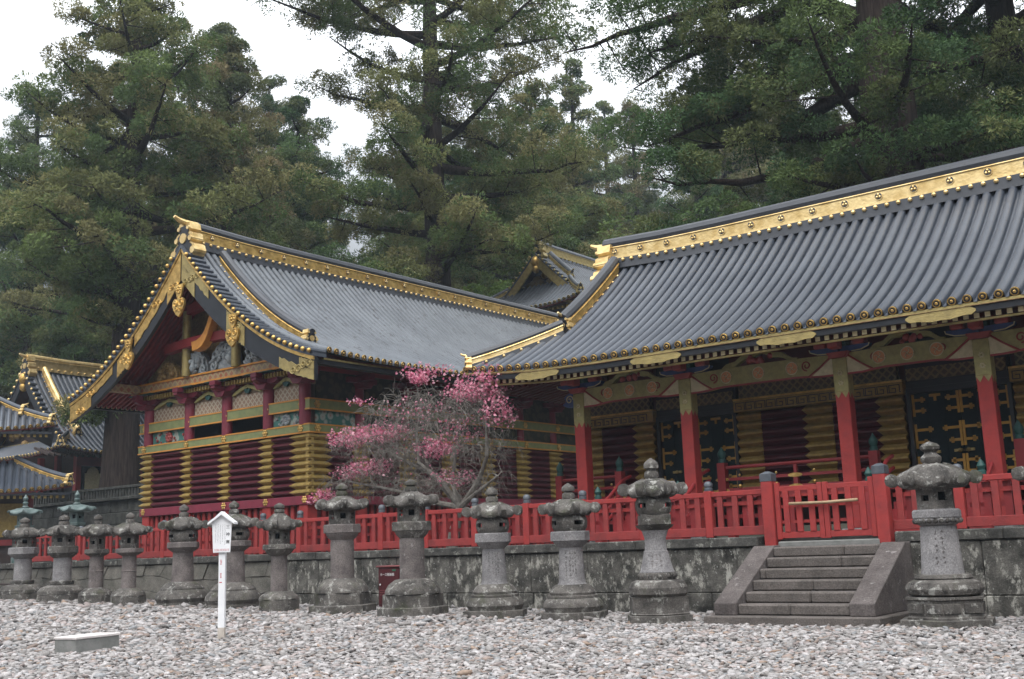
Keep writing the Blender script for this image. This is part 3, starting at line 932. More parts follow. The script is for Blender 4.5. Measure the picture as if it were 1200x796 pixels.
def lantern(label, loc, rotz, base, pillar, plat, box, kasa, finial, box_kind, group, mats=('stone', 'stone_pale'), seg_p=20, seg_b=24, base_n=None, seed=1, cat='stone lantern', opening='square'):
    """all profiles are lists of (radius, height) from the ground up; box = (z0, z1, r)"""
    t = thing('stone_lantern' if mats[0] != 'bronze' else 'bronze_lantern', label, cat, loc, rotz, group)
    st, pl = mats
    L = MB()
    rng = random.Random(seed)
    def loc_build(mb, name, m, smooth=True, auto=35):
        me_o = mb.build(name, m, None, smooth=smooth, auto=auto)
        me_o.parent = t
        return me_o
    # base
    mb = MB()
    for prof, n in base:
        if n <= 8:
            mb.lathe(prof, n, phase=PI / n)
        else:
            mb.lathe(prof, n)
    loc_build(mb, 'base', st, auto=30)
    mb = MB(); mb.lathe(pillar, seg_p); loc_build(mb, 'pillar', pl)
    mb = MB()
    for prof, n in plat:
        mb.lathe(prof, n, phase=PI / max(n, 3))
    loc_build(mb, 'platform', pl if rng.random() < .5 else st, auto=30)
    # fire box with real openings
    z0, z1, r = box
    mb = MB()
    if box_kind == 'barrel':
        n, k = 24, 9
        def P(i, j, sh):
            th = 2 * PI * i / n
            f = j / (k - 1)
            rr = (r - sh) * (0.74 + 0.26 * math.sin(PI * (.08 + .84 * f)) ** .6)
            sq = 1.0 / max(abs(math.cos(th)), abs(math.sin(th)))
            rr *= (1 * .55 + .45 * min(sq, 1.28))
            return (rr * math.cos(th), rr * math.sin(th), z0 + (z1 - z0) * f)
        hole = set()
        for q in range(4):
            c = q * 6 + 3
            for i in (c - 1, c):
                for j in (3, 4):
                    hole.add((i % n, j))
    else:
        n, k = 24, 9
        def P(i, j, sh):
            th = 2 * PI * i / n + PI / 6
            a = ((2 * PI * i / n) % (PI / 3)) - PI / 6
            rr = (r - sh) / math.cos(a) * math.cos(PI / 6)
            return (rr * math.cos(th), rr * math.sin(th), z0 + (z1 - z0) * j / (k - 1))
        hole = set()
        for q in range(6):
            c = q * 4 + 2
            if q % 2 == 0 or opening == 'square':
                for i in (c - 1, c):
                    for j in (3, 4, 5) if q % 2 == 0 else (3, 4):
                        hole.add((i % n, j))
            else:
                hole |= {((c) % n, 3), ((c) % n, 4), ((c) % n, 5), ((c - 1) % n, 3), ((c - 1) % n, 5)}
    vs, F = [], []
    for sh in (0, .055):
        for i in range(n):
            for j in range(k):
                vs.append(P(i, j, sh))
    ix = lambda i, j, s: s * n * k + (i % n) * k + j
    for i in range(n):
        for j in range(k - 1):
            if (i, j) not in hole:
                F.append((ix(i, j, 0), ix(i + 1, j, 0), ix(i + 1, j + 1, 0), ix(i, j + 1, 0)))
                F.append((ix(i, j + 1, 1), ix(i + 1, j + 1, 1), ix(i + 1, j, 1), ix(i, j, 1)))
            else:
                for (a, b, nb) in (((i, j), (i + 1, j), (i, j - 1)), ((i + 1, j), (i + 1, j + 1), ((i + 1) % n, j)), ((i + 1, j + 1), (i, j + 1), (i, j + 1)), ((i, j + 1), (i, j), ((i - 1) % n, j))):
                    if nb not in hole:
                        F.append((ix(*a, 0), ix(*b, 0), ix(*b, 1), ix(*a, 1)))
    mb.add(vs, F)
    loc_build(mb, 'fire_box', st, auto=40)
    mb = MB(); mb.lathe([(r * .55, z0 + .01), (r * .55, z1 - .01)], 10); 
    loc_build(mb, 'shade_core', 'dark', smooth=False)  # solid near-black core paints the shade inside the fire box
    # roof with curled corners
    zk0, zk1, rk, steep, curl = kasa
    hm = hex_mod()
    def zmod(th, rr, z):
        a = (th % (PI / 3)) - PI / 6
        cn = 1 - min(abs(abs(a) - PI / 6) / (PI / 6), 1)
        return cn ** 2 * .10 * (rr / rk) ** 3
    h = zk1 - zk0
    prof = [(rk * .45, zk0 - .015), (rk * .93, zk0), (rk * 1.0, zk0 + .045), (rk * .985, zk0 + .10), (rk * .84, zk0 + .10 + .30 * (h - .1)), (rk * .66, zk0 + .10 + (.60 if not steep else .42) * (h - .1)),
            (rk * .46, zk0 + .1 + (.86 if not steep else .68) * (h - .1)), (rk * .30, zk0 + .1 + (.97 if not steep else .88) * (h - .1)), (rk * .2, zk1)]
    mb = MB()
    mb.lathe(prof, 36, rmod=lambda th, rr, z: hm(th, rr, z), zmod=zmod)
    # ribs down to the curls
    for q in range(6):
        th = q * PI / 3
        cx, sx = math.cos(th), math.sin(th)
        R = rk * 1.05
        pts, rads = [], []
        for i in range(7):
            f = i / 6
            rr = rk * (.28 + .76 * f)
            zz = np.interp(rr / rk, [.2, .30, .46, .66, .84, .985, 1.05], [zk1, zk0 + .1 + (.97 if not steep else .88) * (h - .1), zk0 + .1 + (.86 if not steep else .68) * (h - .1), zk0 + .1 + (.60 if not steep else .42) * (h - .1), zk0 + .1 + .30 * (h - .1) + .03, zk0 + .17, zk0 + .18])
            pts.append((rr * cx, rr * sx, zz)); rads.append(.018 + .03 * f)
        mb.tube(pts, rads, 6)
        t_ = (-sx, cx)
        c = Vector((R * cx, R * sx, zk0 + .15))
        hw = .062 * curl / .1
        mb.tube([c - Vector((t_[0], t_[1], 0)) * hw, c - Vector((t_[0], t_[1], 0)) * (hw * .8), c + Vector((t_[0], t_[1], 0)) * (hw * .8), c + Vector((t_[0], t_[1], 0)) * hw], [curl * .7, curl, curl, curl * .7], 10)
    rv = random.Random(seed * 7)
    mb.v = [(x * (1 + rv.uniform(-.015, .015)), y * (1 + rv.uniform(-.015, .015)), z + rv.uniform(-.008, .008)) for x, y, z in mb.v]
    loc_build(mb, 'roof', st, auto=45)
    mb = MB(); mb.lathe(finial, 14); loc_build(mb, 'finial', st)
    return t

def engrave(t, r, z0, z1, columns, m='red_dark', seed=1):
    """weathered inscription columns cut round the side of a pillar that faces the court"""
    rr = random.Random(seed)
    d = EYE - Vector(t.location)
    face = math.atan2(d.y, d.x) - t.rotation_euler.z
    mb = MB()
    for off in columns:
        z = z1
        while z > z0 + .06:
            h = rr.uniform(.05, .075)
            for q in range(4):
                a = face + off + rr.uniform(-.05, .05)
                zz = z - h * rr.uniform(.1, .9)
                rad_ = r((zz))
                w = rr.uniform(.004, .03)
                hh = rr.uniform(.004, .007) if w > .012 else rr.uniform(.015, .04)
                c = Vector((math.cos(a) * rad_, math.sin(a) * rad_, zz)); e = Vector((-math.sin(a), math.cos(a), 0)); n = Vector((math.cos(a), math.sin(a), 0))
                k = Vector((0, 0, hh / 2))
                mb.add([c - e * w / 2 - k + n * .004, c + e * w / 2 - k + n * .004, c + e * w / 2 + k + n * .004, c - e * w / 2 + k + n * .004,
                        c - e * w / 2 - k - n * .02, c + e * w / 2 - k - n * .02, c + e * w / 2 + k - n * .02, c - e * w / 2 + k - n * .02],
                       [(0, 1, 2, 3), (1, 0, 4, 5), (2, 1, 5, 6), (3, 2, 6, 7), (0, 3, 7, 4)])
            z -= h + .025
    o = mb.build('lettering', m, None)
    o.parent = t

def onion(z0, z1, r, two=True):
    h = z1 - z0
    if two:
        return [(r * .8, z0), (r * .95, z0 + .06 * h), (r, z0 + .2 * h), (r * .9, z0 + .36 * h), (r * .62, z0 + .42 * h), (r * .66, z0 + .47 * h), (r * .98, z0 + .52 * h), (r, z0 + .66 * h), (r * .9, z0 + .78 * h), (r * .5, z0 + .9 * h), (r * .06, z1)]
    return [(r * .75, z0), (r * 1.0, z0 + .18 * h), (r * 1.02, z0 + .32 * h), (r * .62, z0 + .48 * h), (r * .6, z0 + .54 * h), (r * .92, z0 + .66 * h), (r * .98, z0 + .78 * h), (r * .7, z0 + .9 * h), (r * .05, z1)]

def torus_prof(z0, z1, r, rin):
    h = z1 - z0
    return [(rin * 1.15, z0), (r * .93, z0 + .08 * h), (r, z0 + .35 * h), (r * .98, z0 + .62 * h), (r * .88, z0 + .9 * h), (rin, z1)]

def build_lanterns():
    G = 'stone lanterns lined up before the wall'
    # right hand lantern with carved hexagonal base
    def type_carved(label, loc, rz, seed):
        base = [([(.80, -.1), (.80, .10), (.76, .11)], 6), ([(.67, .11), (.67, .14), (.63, .16), (.63, .40), (.67, .42), (.67, .46)], 6),
                ([(.50, .46), (.57, .50), (.60, .58), (.56, .68), (.44, .73)], 24), ([(.44, .73), (.46, .75), (.44, .80), (.37, .81)], 24)]
        pil = [(.34, .80), (.335, .84), (.325, .9), (.30, 1.3), (.285, 1.58)]
        plat = [([(.26, 1.58), (.33, 1.62), (.38, 1.67), (.38, 1.70)], 24), ([(.40, 1.70), (.42, 1.72), (.42, 1.82), (.39, 1.85)], 6)]
        return lantern(label, loc, rz, base, pil, plat, (1.85, 2.22, .32), (2.20, 2.60, .62, False, .115), onion(2.58, 2.97, .165, False), 'hex', G, seed=seed)
    t = type_carved('largest lantern, on a hexagonal base carved with petals, just past the stone steps', (-5.82, 18.72, 0), rad(12), 3)
    # carved lotus petals and panels of its base
    mb = MB()
    for q in range(12):
        a = q * PI / 6 + .1
        mb.ball((.52 * math.cos(a), .52 * math.sin(a), .585), .095, 8, sz=.9)
    o = mb.build('carved_petals', 'stone', None, smooth=True); o.parent = t
    mb = MB()
    for q in range(24):
        a = q * PI / 12
        mb.ball((.35 * math.cos(a), .35 * math.sin(a), 1.665), .05, 6)
    o = mb.build('bead_band', 'stone', None, smooth=True); o.parent = t
    mb = MB()
    for q in range(6):
        a = q * PI / 3
        d, e = Vector((math.cos(a), math.sin(a), 0)), Vector((-math.sin(a), math.cos(a), 0))
        for sx in (-.17, .17):
            c = d * (.63 * math.cos(PI / 6)) + e * sx + Vector((0, 0, .28))
            mb.add([c + d * .025 - e * .13 + Vector((0, 0, -.07)), c + d * .025 + e * .13 + Vector((0, 0, -.07)), c + d * .025 + e * .13 + Vector((0, 0, .07)), c + d * .025 - e * .13 + Vector((0, 0, .07)),
                    c - d * .02 - e * .15 + Vector((0, 0, -.09)), c - d * .02 + e * .15 + Vector((0, 0, -.09)), c - d * .02 + e * .15 + Vector((0, 0, .09)), c - d * .02 - e * .15 + Vector((0, 0, .09))],
                   [(0, 1, 2, 3), (0, 4, 5, 1), (1, 5, 6, 2), (2, 6, 7, 3), (3, 7, 4, 0)])
    o = mb.build('carved_panels', 'stone', None); o.parent = t
    engrave(t, lambda z: np.interp(z, [.9, 1.3, 1.58], [.325, .30, .285]), .9, 1.5, (-.2, .15), 'cheek', 2)
    type_carved('lantern cut off by the picture edge by the largest one, one curled roof corner showing', (-3.82, 18.75, 0), rad(2), 9)
    # waisted lantern left of the steps
    base = [([(.66, -.1), (.66, .13), (.63, .14)], 6), ([(.60, .14), (.62, .16), (.60, .18), (.60, .44), (.62, .47)], 6), ([(.50, .47), (.56, .53), (.56, .64), (.50, .74), (.40, .78)], 24), ([(.34, .78), (.35, .80), (.35, .9), (.32, .92)], 24)]
    pil = [(.34, .92), (.32, .95), (.28, 1.08), (.235, 1.28), (.235, 1.31), (.215, 1.32), (.2, 1.45), (.205, 1.55), (.24, 1.66), (.26, 1.70)]
    plat = [([(.24, 1.69), (.34, 1.76), (.37, 1.80)], 20), ([(.38, 1.80), (.40, 1.81), (.40, 1.98), (.37, 2.0)], 4)]
    t = lantern('slender waisted lantern with banded pillar, between the steps and the round-based pair', (-11.02, 18.4, 0), rad(38), base, pil, plat, (2.0, 2.34, .345), (2.33, 2.68, .53, False, .125), onion(2.66, 3.08, .145), 'barrel', G, seed=6, mats=('stone', 'stone_pale'))
    mb = MB()
    for q in range(12):
        a = q * PI / 6
        mb.ball((.31 * math.cos(a) * 1.08, .31 * math.sin(a) * 1.08, .85), .05, 6)
    o = mb.build('bead_band', 'stone', None, smooth=True); o.parent = t
    engrave(t, lambda z: np.interp(z, [.95, 1.08, 1.28, 1.45], [.32, .28, .235, .2]), 1.0, 1.26, (-.3, 0, .3), 'stone_pink', 5)
    # pair with tub-like round base and pale pillar
    def type_tub(label, loc, rz, seed, s=1.0):
        base = [([(.74, -.1), (.74, .13), (.70, .14)], 6), (torus_prof(.14, .42, .62, .5), 28), ([(.52, .42), (.52, .46), (.47, .47), (.48, .52), (.40, .64), (.33, .68)], 28)]
        pil = [(.30, .68), (.275, .72), (.265, .8), (.245, 1.35), (.235, 1.42)]
        plat = [([(.24, 1.42), (.33, 1.5), (.37, 1.55)], 24), ([(.40, 1.55), (.42, 1.56), (.42, 1.73), (.40, 1.75)], 6)]
        return lantern(label, loc, rz, base, pil, plat, (1.75, 2.09, .36), (2.07, 2.41, .53, False, .115), onion(2.40, 2.74, .14), 'barrel', G, seed=seed, mats=('stone', 'stone_pale'))
    t = type_tub('round-based lantern with pale pillar next to the slender waisted lantern', (-13.32, 18.85, .01), rad(20), 8)
    engrave(t, lambda z: np.interp(z, [.8, 1.35], [.265, .245]), .85, 1.35, (-.45, -.1, .12, .34), 'stone', 3)
    t = type_tub('round-based lantern with pale pillar next to the stout lantern by the maroon box', (-15.24, 18.68, .04), rad(31), 12)
    engrave(t, lambda z: np.interp(z, [.8, 1.35], [.265, .245]), .85, 1.35, (-.42, -.08, .15, .36), 'stone', 4)
    # stout pair beside the maroon box
    def type_stout(label, loc, rz, seed, k=1.0):
        base = [([(.80, -.1), (.80, .17), (.77, .19)], 6), ([(.68, .19), (.68, .45), (.65, .47)], 6), ([(.63, .47), (.62, .55), (.54, .68), (.40, .78), (.3, .80)], 28)]
        pil = [(.29, .79), (.285, .84), (.28, 1.3), (.285, 1.6), (.275, 1.70)]
        plat = [([(.28, 1.70), (.36, 1.78), (.40, 1.86)], 24), ([(.42, 1.86), (.445, 1.87), (.445, 2.04), (.42, 2.07)], 6)]
        return lantern(label, loc, rz, base, pil, plat, (2.07, 2.42, .32), (2.40, 2.76, .55, True, .12), onion(2.74, 3.03 * k, .145), 'hex', G, seed=seed, mats=('stone', 'stone_pink'), opening='moon')
    type_stout('stout lantern with crescent-pierced fire box, on the steps side of the maroon box', (-17.45, 18.47, .06), rad(14), 15)
    type_stout('stout lantern with crescent-pierced fire box, on the sign side of the maroon box', (-19.82, 18.55, .09), rad(22), 18, 1.01)
    # small slim one
    base = [([(.52, -.1), (.52, .27), (.50, .29)], 8), ([(.5, .29), (.47, .36), (.33, .46), (.24, .48)], 24)]
    pil = [(.21, .47), (.205, .8), (.2, 1.36)]
    plat = [([(.22, 1.35), (.3, 1.4), (.37, 1.5)], 24), ([(.40, 1.5), (.42, 1.51), (.42, 1.6), (.40, 1.63)], 6)]
    lantern('small slim lantern with tall conical roof between a stout lantern and the white sign', (-21.95, 18.4, .12), rad(8), base, pil, plat, (1.63, 1.99, .27), (1.98, 2.42, .47, True, .10), onion(2.40, 2.66, .135), 'hex', G, seed=22, mats=('stone', 'stone_pink'), opening='moon')
    # broad round pair behind the sign
    def type_round(label, loc, rz, seed):
        base = [([(.75, -.1), (.75, .07), (.72, .08)], 8), (torus_prof(.08, .44, .74, .6), 28), ([(.60, .44), (.6, .48), (.58, .5), (.46, .62), (.34, .66)], 28)]
        pil = [(.31, .65), (.30, .9), (.28, 1.48)]
        plat = [([(.29, 1.48), (.4, 1.56), (.44, 1.6)], 24), ([(.45, 1.6), (.47, 1.61), (.47, 1.73), (.44, 1.76)], 6)]
        return lantern(label, loc, rz, base, pil, plat, (1.76, 2.1, .40), (2.09, 2.47, .57, False, .12), onion(2.45, 2.83, .14), 'barrel', G, seed=seed, mats=('stone', 'stone_pink'))
    type_round('broad round-based lantern partly hidden behind the white sign', (-24.6, 19.05, .15), rad(30), 25)
    type_round('broad round-based lantern standing clear between the white sign and the thin pair', (-27.0, 19.15, .18), rad(44), 28)
    # thin pair
    def type_thin(label, loc, rz, seed):
        base = [([(.62, -.1), (.62, .04), (.6, .05)], 8), ([(.52, .05), (.52, .25), (.50, .27)], 8), ([(.5, .27), (.46, .36), (.32, .46), (.24, .48)], 24)]
        pil = [(.215, .47), (.21, .95), (.225, .97), (.21, .99), (.2, 1.42)]
        plat = [([(.22, 1.42), (.3, 1.46), (.36, 1.5)], 24), ([(.38, 1.5), (.40, 1.51), (.40, 1.61), (.37, 1.63)], 6)]
        return lantern(label, loc, rz, base, pil, plat, (1.63, 2.03, .26), (2.02, 2.38, .58, False, .09), onion(2.36, 2.68, .13), 'hex', G, seed=seed, mats=('stone', 'stone_pink'))
    type_thin('thin-pillared lantern of the thin pair, next to the broad round-based one', (-29.35, 18.95, .2), rad(20), 31)
    type_thin('thin-pillared lantern of the thin pair, next to the wide-based one', (-31.0, 18.9, .22), rad(55), 34)
    # wide-based pair at far left
    def type_wide(label, loc, rz, seed, mat2='stone'):
        base = [([(.76, -.1), (.76, .22), (.72, .24)], 8), ([(.72, .24), (.72, .34), (.62, .46), (.42, .52)], 28), ([(.36, .52), (.38, .56), (.38, .64), (.34, .66)], 28)]
        pil = [(.29, .66), (.28, 1.38)]
        plat = [([(.3, 1.38), (.4, 1.46), (.46, 1.52)], 24), ([(.47, 1.52), (.49, 1.53), (.49, 1.72), (.45, 1.75)], 8)]
        return lantern(label, loc, rz, base, pil, plat, (1.75, 2.08, .38), (2.07, 2.42, .60, False, .12), onion(2.40, 2.76, .17), 'hex', G, seed=seed)
    type_wide('wide-based lantern with domed base, beside the thin pair', (-33.8, 19.4, .26), rad(10), 37)
    type_wide('wide-based lantern at the outer end of the red fence, by the wooden bench', (-36.65, 19.6, .29), rad(36), 40)
    type_wide('lantern cut off by the picture edge in front of the dark wooden bench', (-39.9, 19.25, .33), rad(22), 43)
    # bronze lanterns behind the fence
    def bronze(label, loc, rz):
        base = [([(.5, 0), (.5, .25), (.42, .3)], 8), ([(.40, .3), (.42, .4), (.25, .55)], 24)]
        pil = [(.16, .54), (.14, .8), (.2, .85), (.14, .9), (.15, 1.4)]
        plat = [([(.16, 1.4), (.38, 1.5), (.40, 1.6), (.36, 1.62)], 6)]
        return lantern(label, loc, rz, base, pil, plat, (1.62, 2.05, .31), (2.05, 2.36, .70, False, .04), [(.13, 2.35), (.16, 2.40), (.08, 2.46), (.11, 2.52), (.13, 2.58), (.07, 2.64), (.10, 2.70), (.11, 2.78), (.05, 2.88), (.005, 2.96)], 'hex', 'bronze lanterns behind the fence', mats=('bronze', 'bronze'), cat='bronze lantern')
    bronze('green bronze lantern rising behind the fence between the two wide-based stone lanterns', (-43.3, 25.4, 1.5), rad(5))
    bronze('green bronze lantern behind the outer end of the fence, cut by the picture edge', (-46.4, 24.8, 1.5), rad(25))

# ------------------------------------------------------------------ small things in the court
def build_small():
    # white notice board
    g = gz(-16.75)
    yaw = rad(-42)                      # faces the visitor, turned slightly right
    ex = Vector((math.cos(rad(38)), math.sin(rad(38)), 0)); ey = Vector((-ex.y, ex.x, 0))
    o = Vector((-16.78, 12.75, g))
    t = thing('notice_board', 'white roofed notice board on a single post in the gravel', 'sign', o)
    P = lambda a, b, z: tuple(o + ex * (a * .68) + ey * b + Vector((0, 0, z * 1.08)))
    def obox(mb, a0, a1, b0, b1, z0, z1, mi=0):
        mb.add([P(a0, b0, z0), P(a1, b0, z0), P(a1, b1, z0), P(a0, b1, z0), P(a0, b0, z1), P(a1, b0, z1), P(a1, b1, z1), P(a0, b1, z1)],
               [(3, 2, 1, 0), (4, 5, 6, 7), (0, 1, 5, 4), (1, 2, 6, 5), (2, 3, 7, 6), (3, 0, 4, 7)], mi)
    mb = MB()
    obox(mb, -.085, .085, -.05, .05, .16, 1.9)
    p = mb.build('post', 'white', t)
    mb = MB(); obox(mb, -.088, .088, -.052, .052, -.05, .17); mb.build('post_foot', 'white_dirty', p)
    mb = MB()
    mb.prism([(-.225, 1.40), (.225, 1.40), (.265, 1.92), (0, 2.03), (-.265, 1.92)], lambda u, v, tt: P(u, tt, v), -.085, -.052)
    b = mb.build('board', 'white', t)
    mb = MB()
    mb.strip([(-.36, 1.90), (-.18, 1.985), (0, 2.085), (.18, 1.985), (.36, 1.90)], [(-.36, 1.865), (-.18, 1.945), (0, 2.03), (.18, 1.945), (.36, 1.865)], lambda u, v, tt: P(u, tt, v), -.15, .1)
    mb.build('board_roof', 'white', t)
    mb = MB(); obox(mb, -.215, .215, -.088, -.05, 1.405, 1.48); mb.build('bottom_strip', 'white', b)
    for i, ch in enumerate('三神庫'):
        text_mesh(ch, .075, 'ink', 'lettering', b, P(.165, -.0865, 1.82 - i * .125), ex, (0, 0, 1), .001)
    rng = random.Random(4)
    mb = MB()                           # the columns of small writing, too fine to read
    for c in range(5):
        a = .085 - c * .062
        z = 1.87 + rng.uniform(-.01, .01)
        end = 1.52 + rng.uniform(0, .08)
        while z > end:
            h = rng.uniform(.012, .02)
            for q in range(3):
                w = rng.uniform(.006, .014)
                a0 = a + rng.uniform(-.012, .004)
                obox(mb, a0, a0 + w, -.0862, -.0845, z - h * (q + 1) / 3, z - h * (q + 1) / 3 + .0035)
            z -= h + .007
    mb.build('small_writing', 'ink', b)
    mb = MB()
    for k in range(11):
        a = -.18 + k * .036
        for q in range(3):
            a0 = a + rng.uniform(-.01, .004)
            obox(mb, a0, a0 + rng.uniform(.01, .02), -.0895, -.0878, 1.425 + q * .014, 1.431 + q * .014)
        obox(mb, a, a + .005, -.0895, -.0878, 1.422, 1.46)
    mb.build('red_writing', 'red_ink', b)
    mb = MB()
    for k, z in enumerate((1.27, 1.05)):
        for q in range(4):
            obox(mb, -.042 + rng.uniform(0, .01), -.005 + rng.uniform(0, .01), -.0525, -.0505, z - q * .022, z - q * .022 + .009)
        obox(mb, -.028, -.02, -.0525, -.0505, z - .075, z + .012)
    obox(mb, -.057, .01, -.0525, -.0505, .90, .915)
    mb.build('red_writing', 'red_ink', p)
    # maroon hose box against the wall
    t = thing('hose_box', 'maroon metal hose cabinet standing against the stone wall', 'metal box', (-19.92, 20.4, gz(-19.9)))
    g = gz(-19.9)
    mb = MB(); mb.box(-20.32, -19.52, 20.25, 20.58, g - .02, 1.08, 0, .012); bd = mb.build('cabinet', 'box_paint', t)
    mb = MB(); mb.box(-20.36, -19.48, 20.20, 20.59, 1.082, 1.125, 0, .01); mb.build('lid', 'box_trim', t)
    mb = MB(); mb.box(-20.27, -19.57, 20.225, 20.248, g + .08, 1.05, 0, .008); dr = mb.build('door', 'box_paint', t)
    mb = MB()
    for xx in (-20.15, -19.86):
        for k in range(3):
            mb.box(xx - .09, xx + .09, 20.216, 20.2245, g + .30 + k * .055, g + .318 + k * .055)
    mb.build('vents', 'box_trim', dr)
    mb = MB(); mb.ball((-20.22, 20.215, g + .56), .025, 8); mb.build('knob', 'label_white', dr, smooth=True)
    text_mesh('ホース格納箱', .083, 'label_white', 'lettering', dr, (-19.98, 20.221, .90), (1, 0, 0), (0, 0, 1), .002)
    mb = MB(); mb.box(-19.80, -19.68, 20.2195, 20.2245, .985, 1.03); mb.build('sticker', 'label_green', dr)
    # concrete block lying in the gravel
    t = thing('concrete_block', 'low grey concrete block with pale top sunk in the gravel', 'block', (-17.25, 10.4, gz(-17.2)), rad(10))
    mb = MB(); mb.box(-.25, .25, -.45, .45, -.06, .19, 0, .008); o1 = mb.build('block_body', 'concrete', None); o1.parent = t
    mb = MB(); mb.box(-.262, .262, -.462, .462, .192, .235, 0, .008); o1 = mb.build('block_top', 'concrete_top', None); o1.parent = t
    # bench at the left edge
    t = thing('wooden_bench', 'low dark wooden bench between the outermost lanterns and the wall', 'bench', (-39.2, 20.3, gz(-39)))
    g = gz(-39)
    mb = MB(); mb.box(-41.2, -37.6, 20.12, 20.45, g + .44, g + .5, 0, .01); mb.build('seat', 'dark_wood', t)
    for x in (-40.9, -37.9):
        mb = MB(); mb.box(x - .05, x + .05, 20.16, 20.41, g - .03, g + .44); mb.build('leg', 'dark_wood', t)
# ------------------------------------------------------------------ roofs
RIB = [(-.5, -.035), (-.37, -.03), (-.355, .035), (-.29, .088), (-.165, .128), (0, .143), (.165, .128), (.29, .088), (.355, .035), (.37, -.03), (.5, -.035)]

def tile_column(mb, fn, s, w, a, b, nseg, k=1.0, mi=0):
    """one column of roll tiles: fn(s, t) -> point, t runs a (eave) to b (top)"""
    rows = []
    for i in range(nseg + 1):
        t = a + (b - a) * i / nseg
        row = []
        for ds, dz in RIB:
            p = fn(s + ds * w, t)
            row.append((p[0], p[1], p[2] + dz * k))
        rows.append(row)
    # seen from above the faces must look up
    p0, p1, p2 = Vector(rows[0][0]), Vector(rows[1][0]), Vector(rows[0][-1])
    if (p2 - p0).cross(p1 - p0).z < 0:
        rows = [r[::-1] for r in rows]
    vs = [p for r in rows for p in r]
    m = len(RIB)
    F = [(i * m + j, i * m + j + 1, (i + 1) * m + j + 1, (i + 1) * m + j) for i in range(nseg) for j in range(m - 1)]
    mb.add(vs, F, mi)

def disc(mb, c, d, r, th=.03, n=12, mi=0):
    """round tile end facing direction d: gilt rim and boss round a flat black face"""
    c, d = Vector(c), Vector(d).normalized()
    mb.tube([c, c + d * th], [r, r], n, 0)
    mb.tube([c + d * (th - .002), c + d * (th + .003)], [r * .74, r * .74], n, 1)
    mb.tube([c + d * (th + .002), c + d * (th + .016)], [r * .42, r * .30], 6, 0)

def ridge_bar(parent, name, path, h_band, w, mats, n_dots=0, outward=None, dot_r=.035, top_r=None, dot_low=.04, rosettes=0.0, band_lo=.06):
    """a ridge: gilt side band with a dark rounded cap following a path (points on the roof surface)"""
    mb = MB()
    P = [Vector(p) for p in path]
    top_r = top_r or w * .62
    lat = []
    for i, p in enumerate(P):
        d = P[min(i + 1, len(P) - 1)] - P[max(i - 1, 0)]
        d.z = 0
        d.normalize()
        lat.append(Vector((d.y, -d.x, 0)))
    n = len(P)
    vs, F = [], []
    for p, l in zip(P, lat):
        for s, z in ((-1.25, -.12), (-1.0, band_lo), (-1.0, h_band * .5), (-1.0, h_band), (1.0, h_band), (1.0, h_band * .5), (1.0, band_lo), (1.25, -.12)):
            vs.append(p + l * (s * w / 2) + Vector((0, 0, z)))
    for i in range(n - 1):
        for j in range(7):
            F.append((i * 8 + j, i * 8 + j + 1, (i + 1) * 8 + j + 1, (i + 1) * 8 + j))
    F.append(tuple(range(8))[::-1]); F.append(tuple(range((n - 1) * 8, n * 8)))
    b0 = len(mb.f)
    mb.add(vs, F, 0)
    for k in range(len(F)):                                   # dark foot courses
        if k < 7 * (n - 1) and k % 7 in (0, 6):
            mb.m[b0 + k] = 1
    # cap: rounded dark roll
    mb.tube([p + Vector((0, 0, h_band + top_r * .55)) for p in P], top_r, 10, 1)
    for sgn in (-1, 1):
        mb.tube([p + l * (sgn * w * .52) + Vector((0, 0, h_band - .03)) for p, l in zip(P, lat)], .022, 6, 0)
    # round dots along the foot
    L = [0]
    for i in range(1, n): L.append(L[-1] + (P[i] - P[i - 1]).length)
    def at(s):
        i = max(0, min(n - 2, int(np.searchsorted(L, s) - 1)))
        f = (s - L[i]) / max(1e-6, L[i + 1] - L[i])
        return P[i].lerp(P[i + 1], f), lat[i].lerp(lat[i + 1], f)
    if n_dots:
        k = int(L[-1] / n_dots)
        for q in range(k + 1):
            p, l = at(min(L[-1] - .01, (q + .5) * n_dots))
            for sgn in (-1, 1):
                mb.ball(p + l * (sgn * (w * (.56 if band_lo < .1 else .53) + dot_r * .4)) + Vector((0, 0, dot_low)), dot_r, 8, 2)
    if rosettes:
        k = int(L[-1] / rosettes)
        for q in range(k):
            p, l = at((q + .5) * rosettes)
            for sgn in (-1, 1):
                c = p + l * (sgn * w * .5) + Vector((0, 0, (h_band + band_lo) * .52))
                rr = (h_band - band_lo) * .30
                u = Vector((l.y, -l.x, 0))
                n_ = l * sgn
                mb.tube([c, c + n_ * .02], [rr, rr * .97], 14, 0)
                mb.tube([c + n_ * .019, c + n_ * .024], [rr * .8, rr * .8], 14, 1)
                for m_ in range(3):
                    a = PI / 2 + 2 * PI * m_ / 3
                    mb.ball(c + n_ * .02 + u * (rr * .38 * math.cos(a)) + Vector((0, 0, rr * .38 * math.sin(a))), rr * .34, 7, 2)
    return mb.build(name, mats, parent, smooth=True, auto=35)

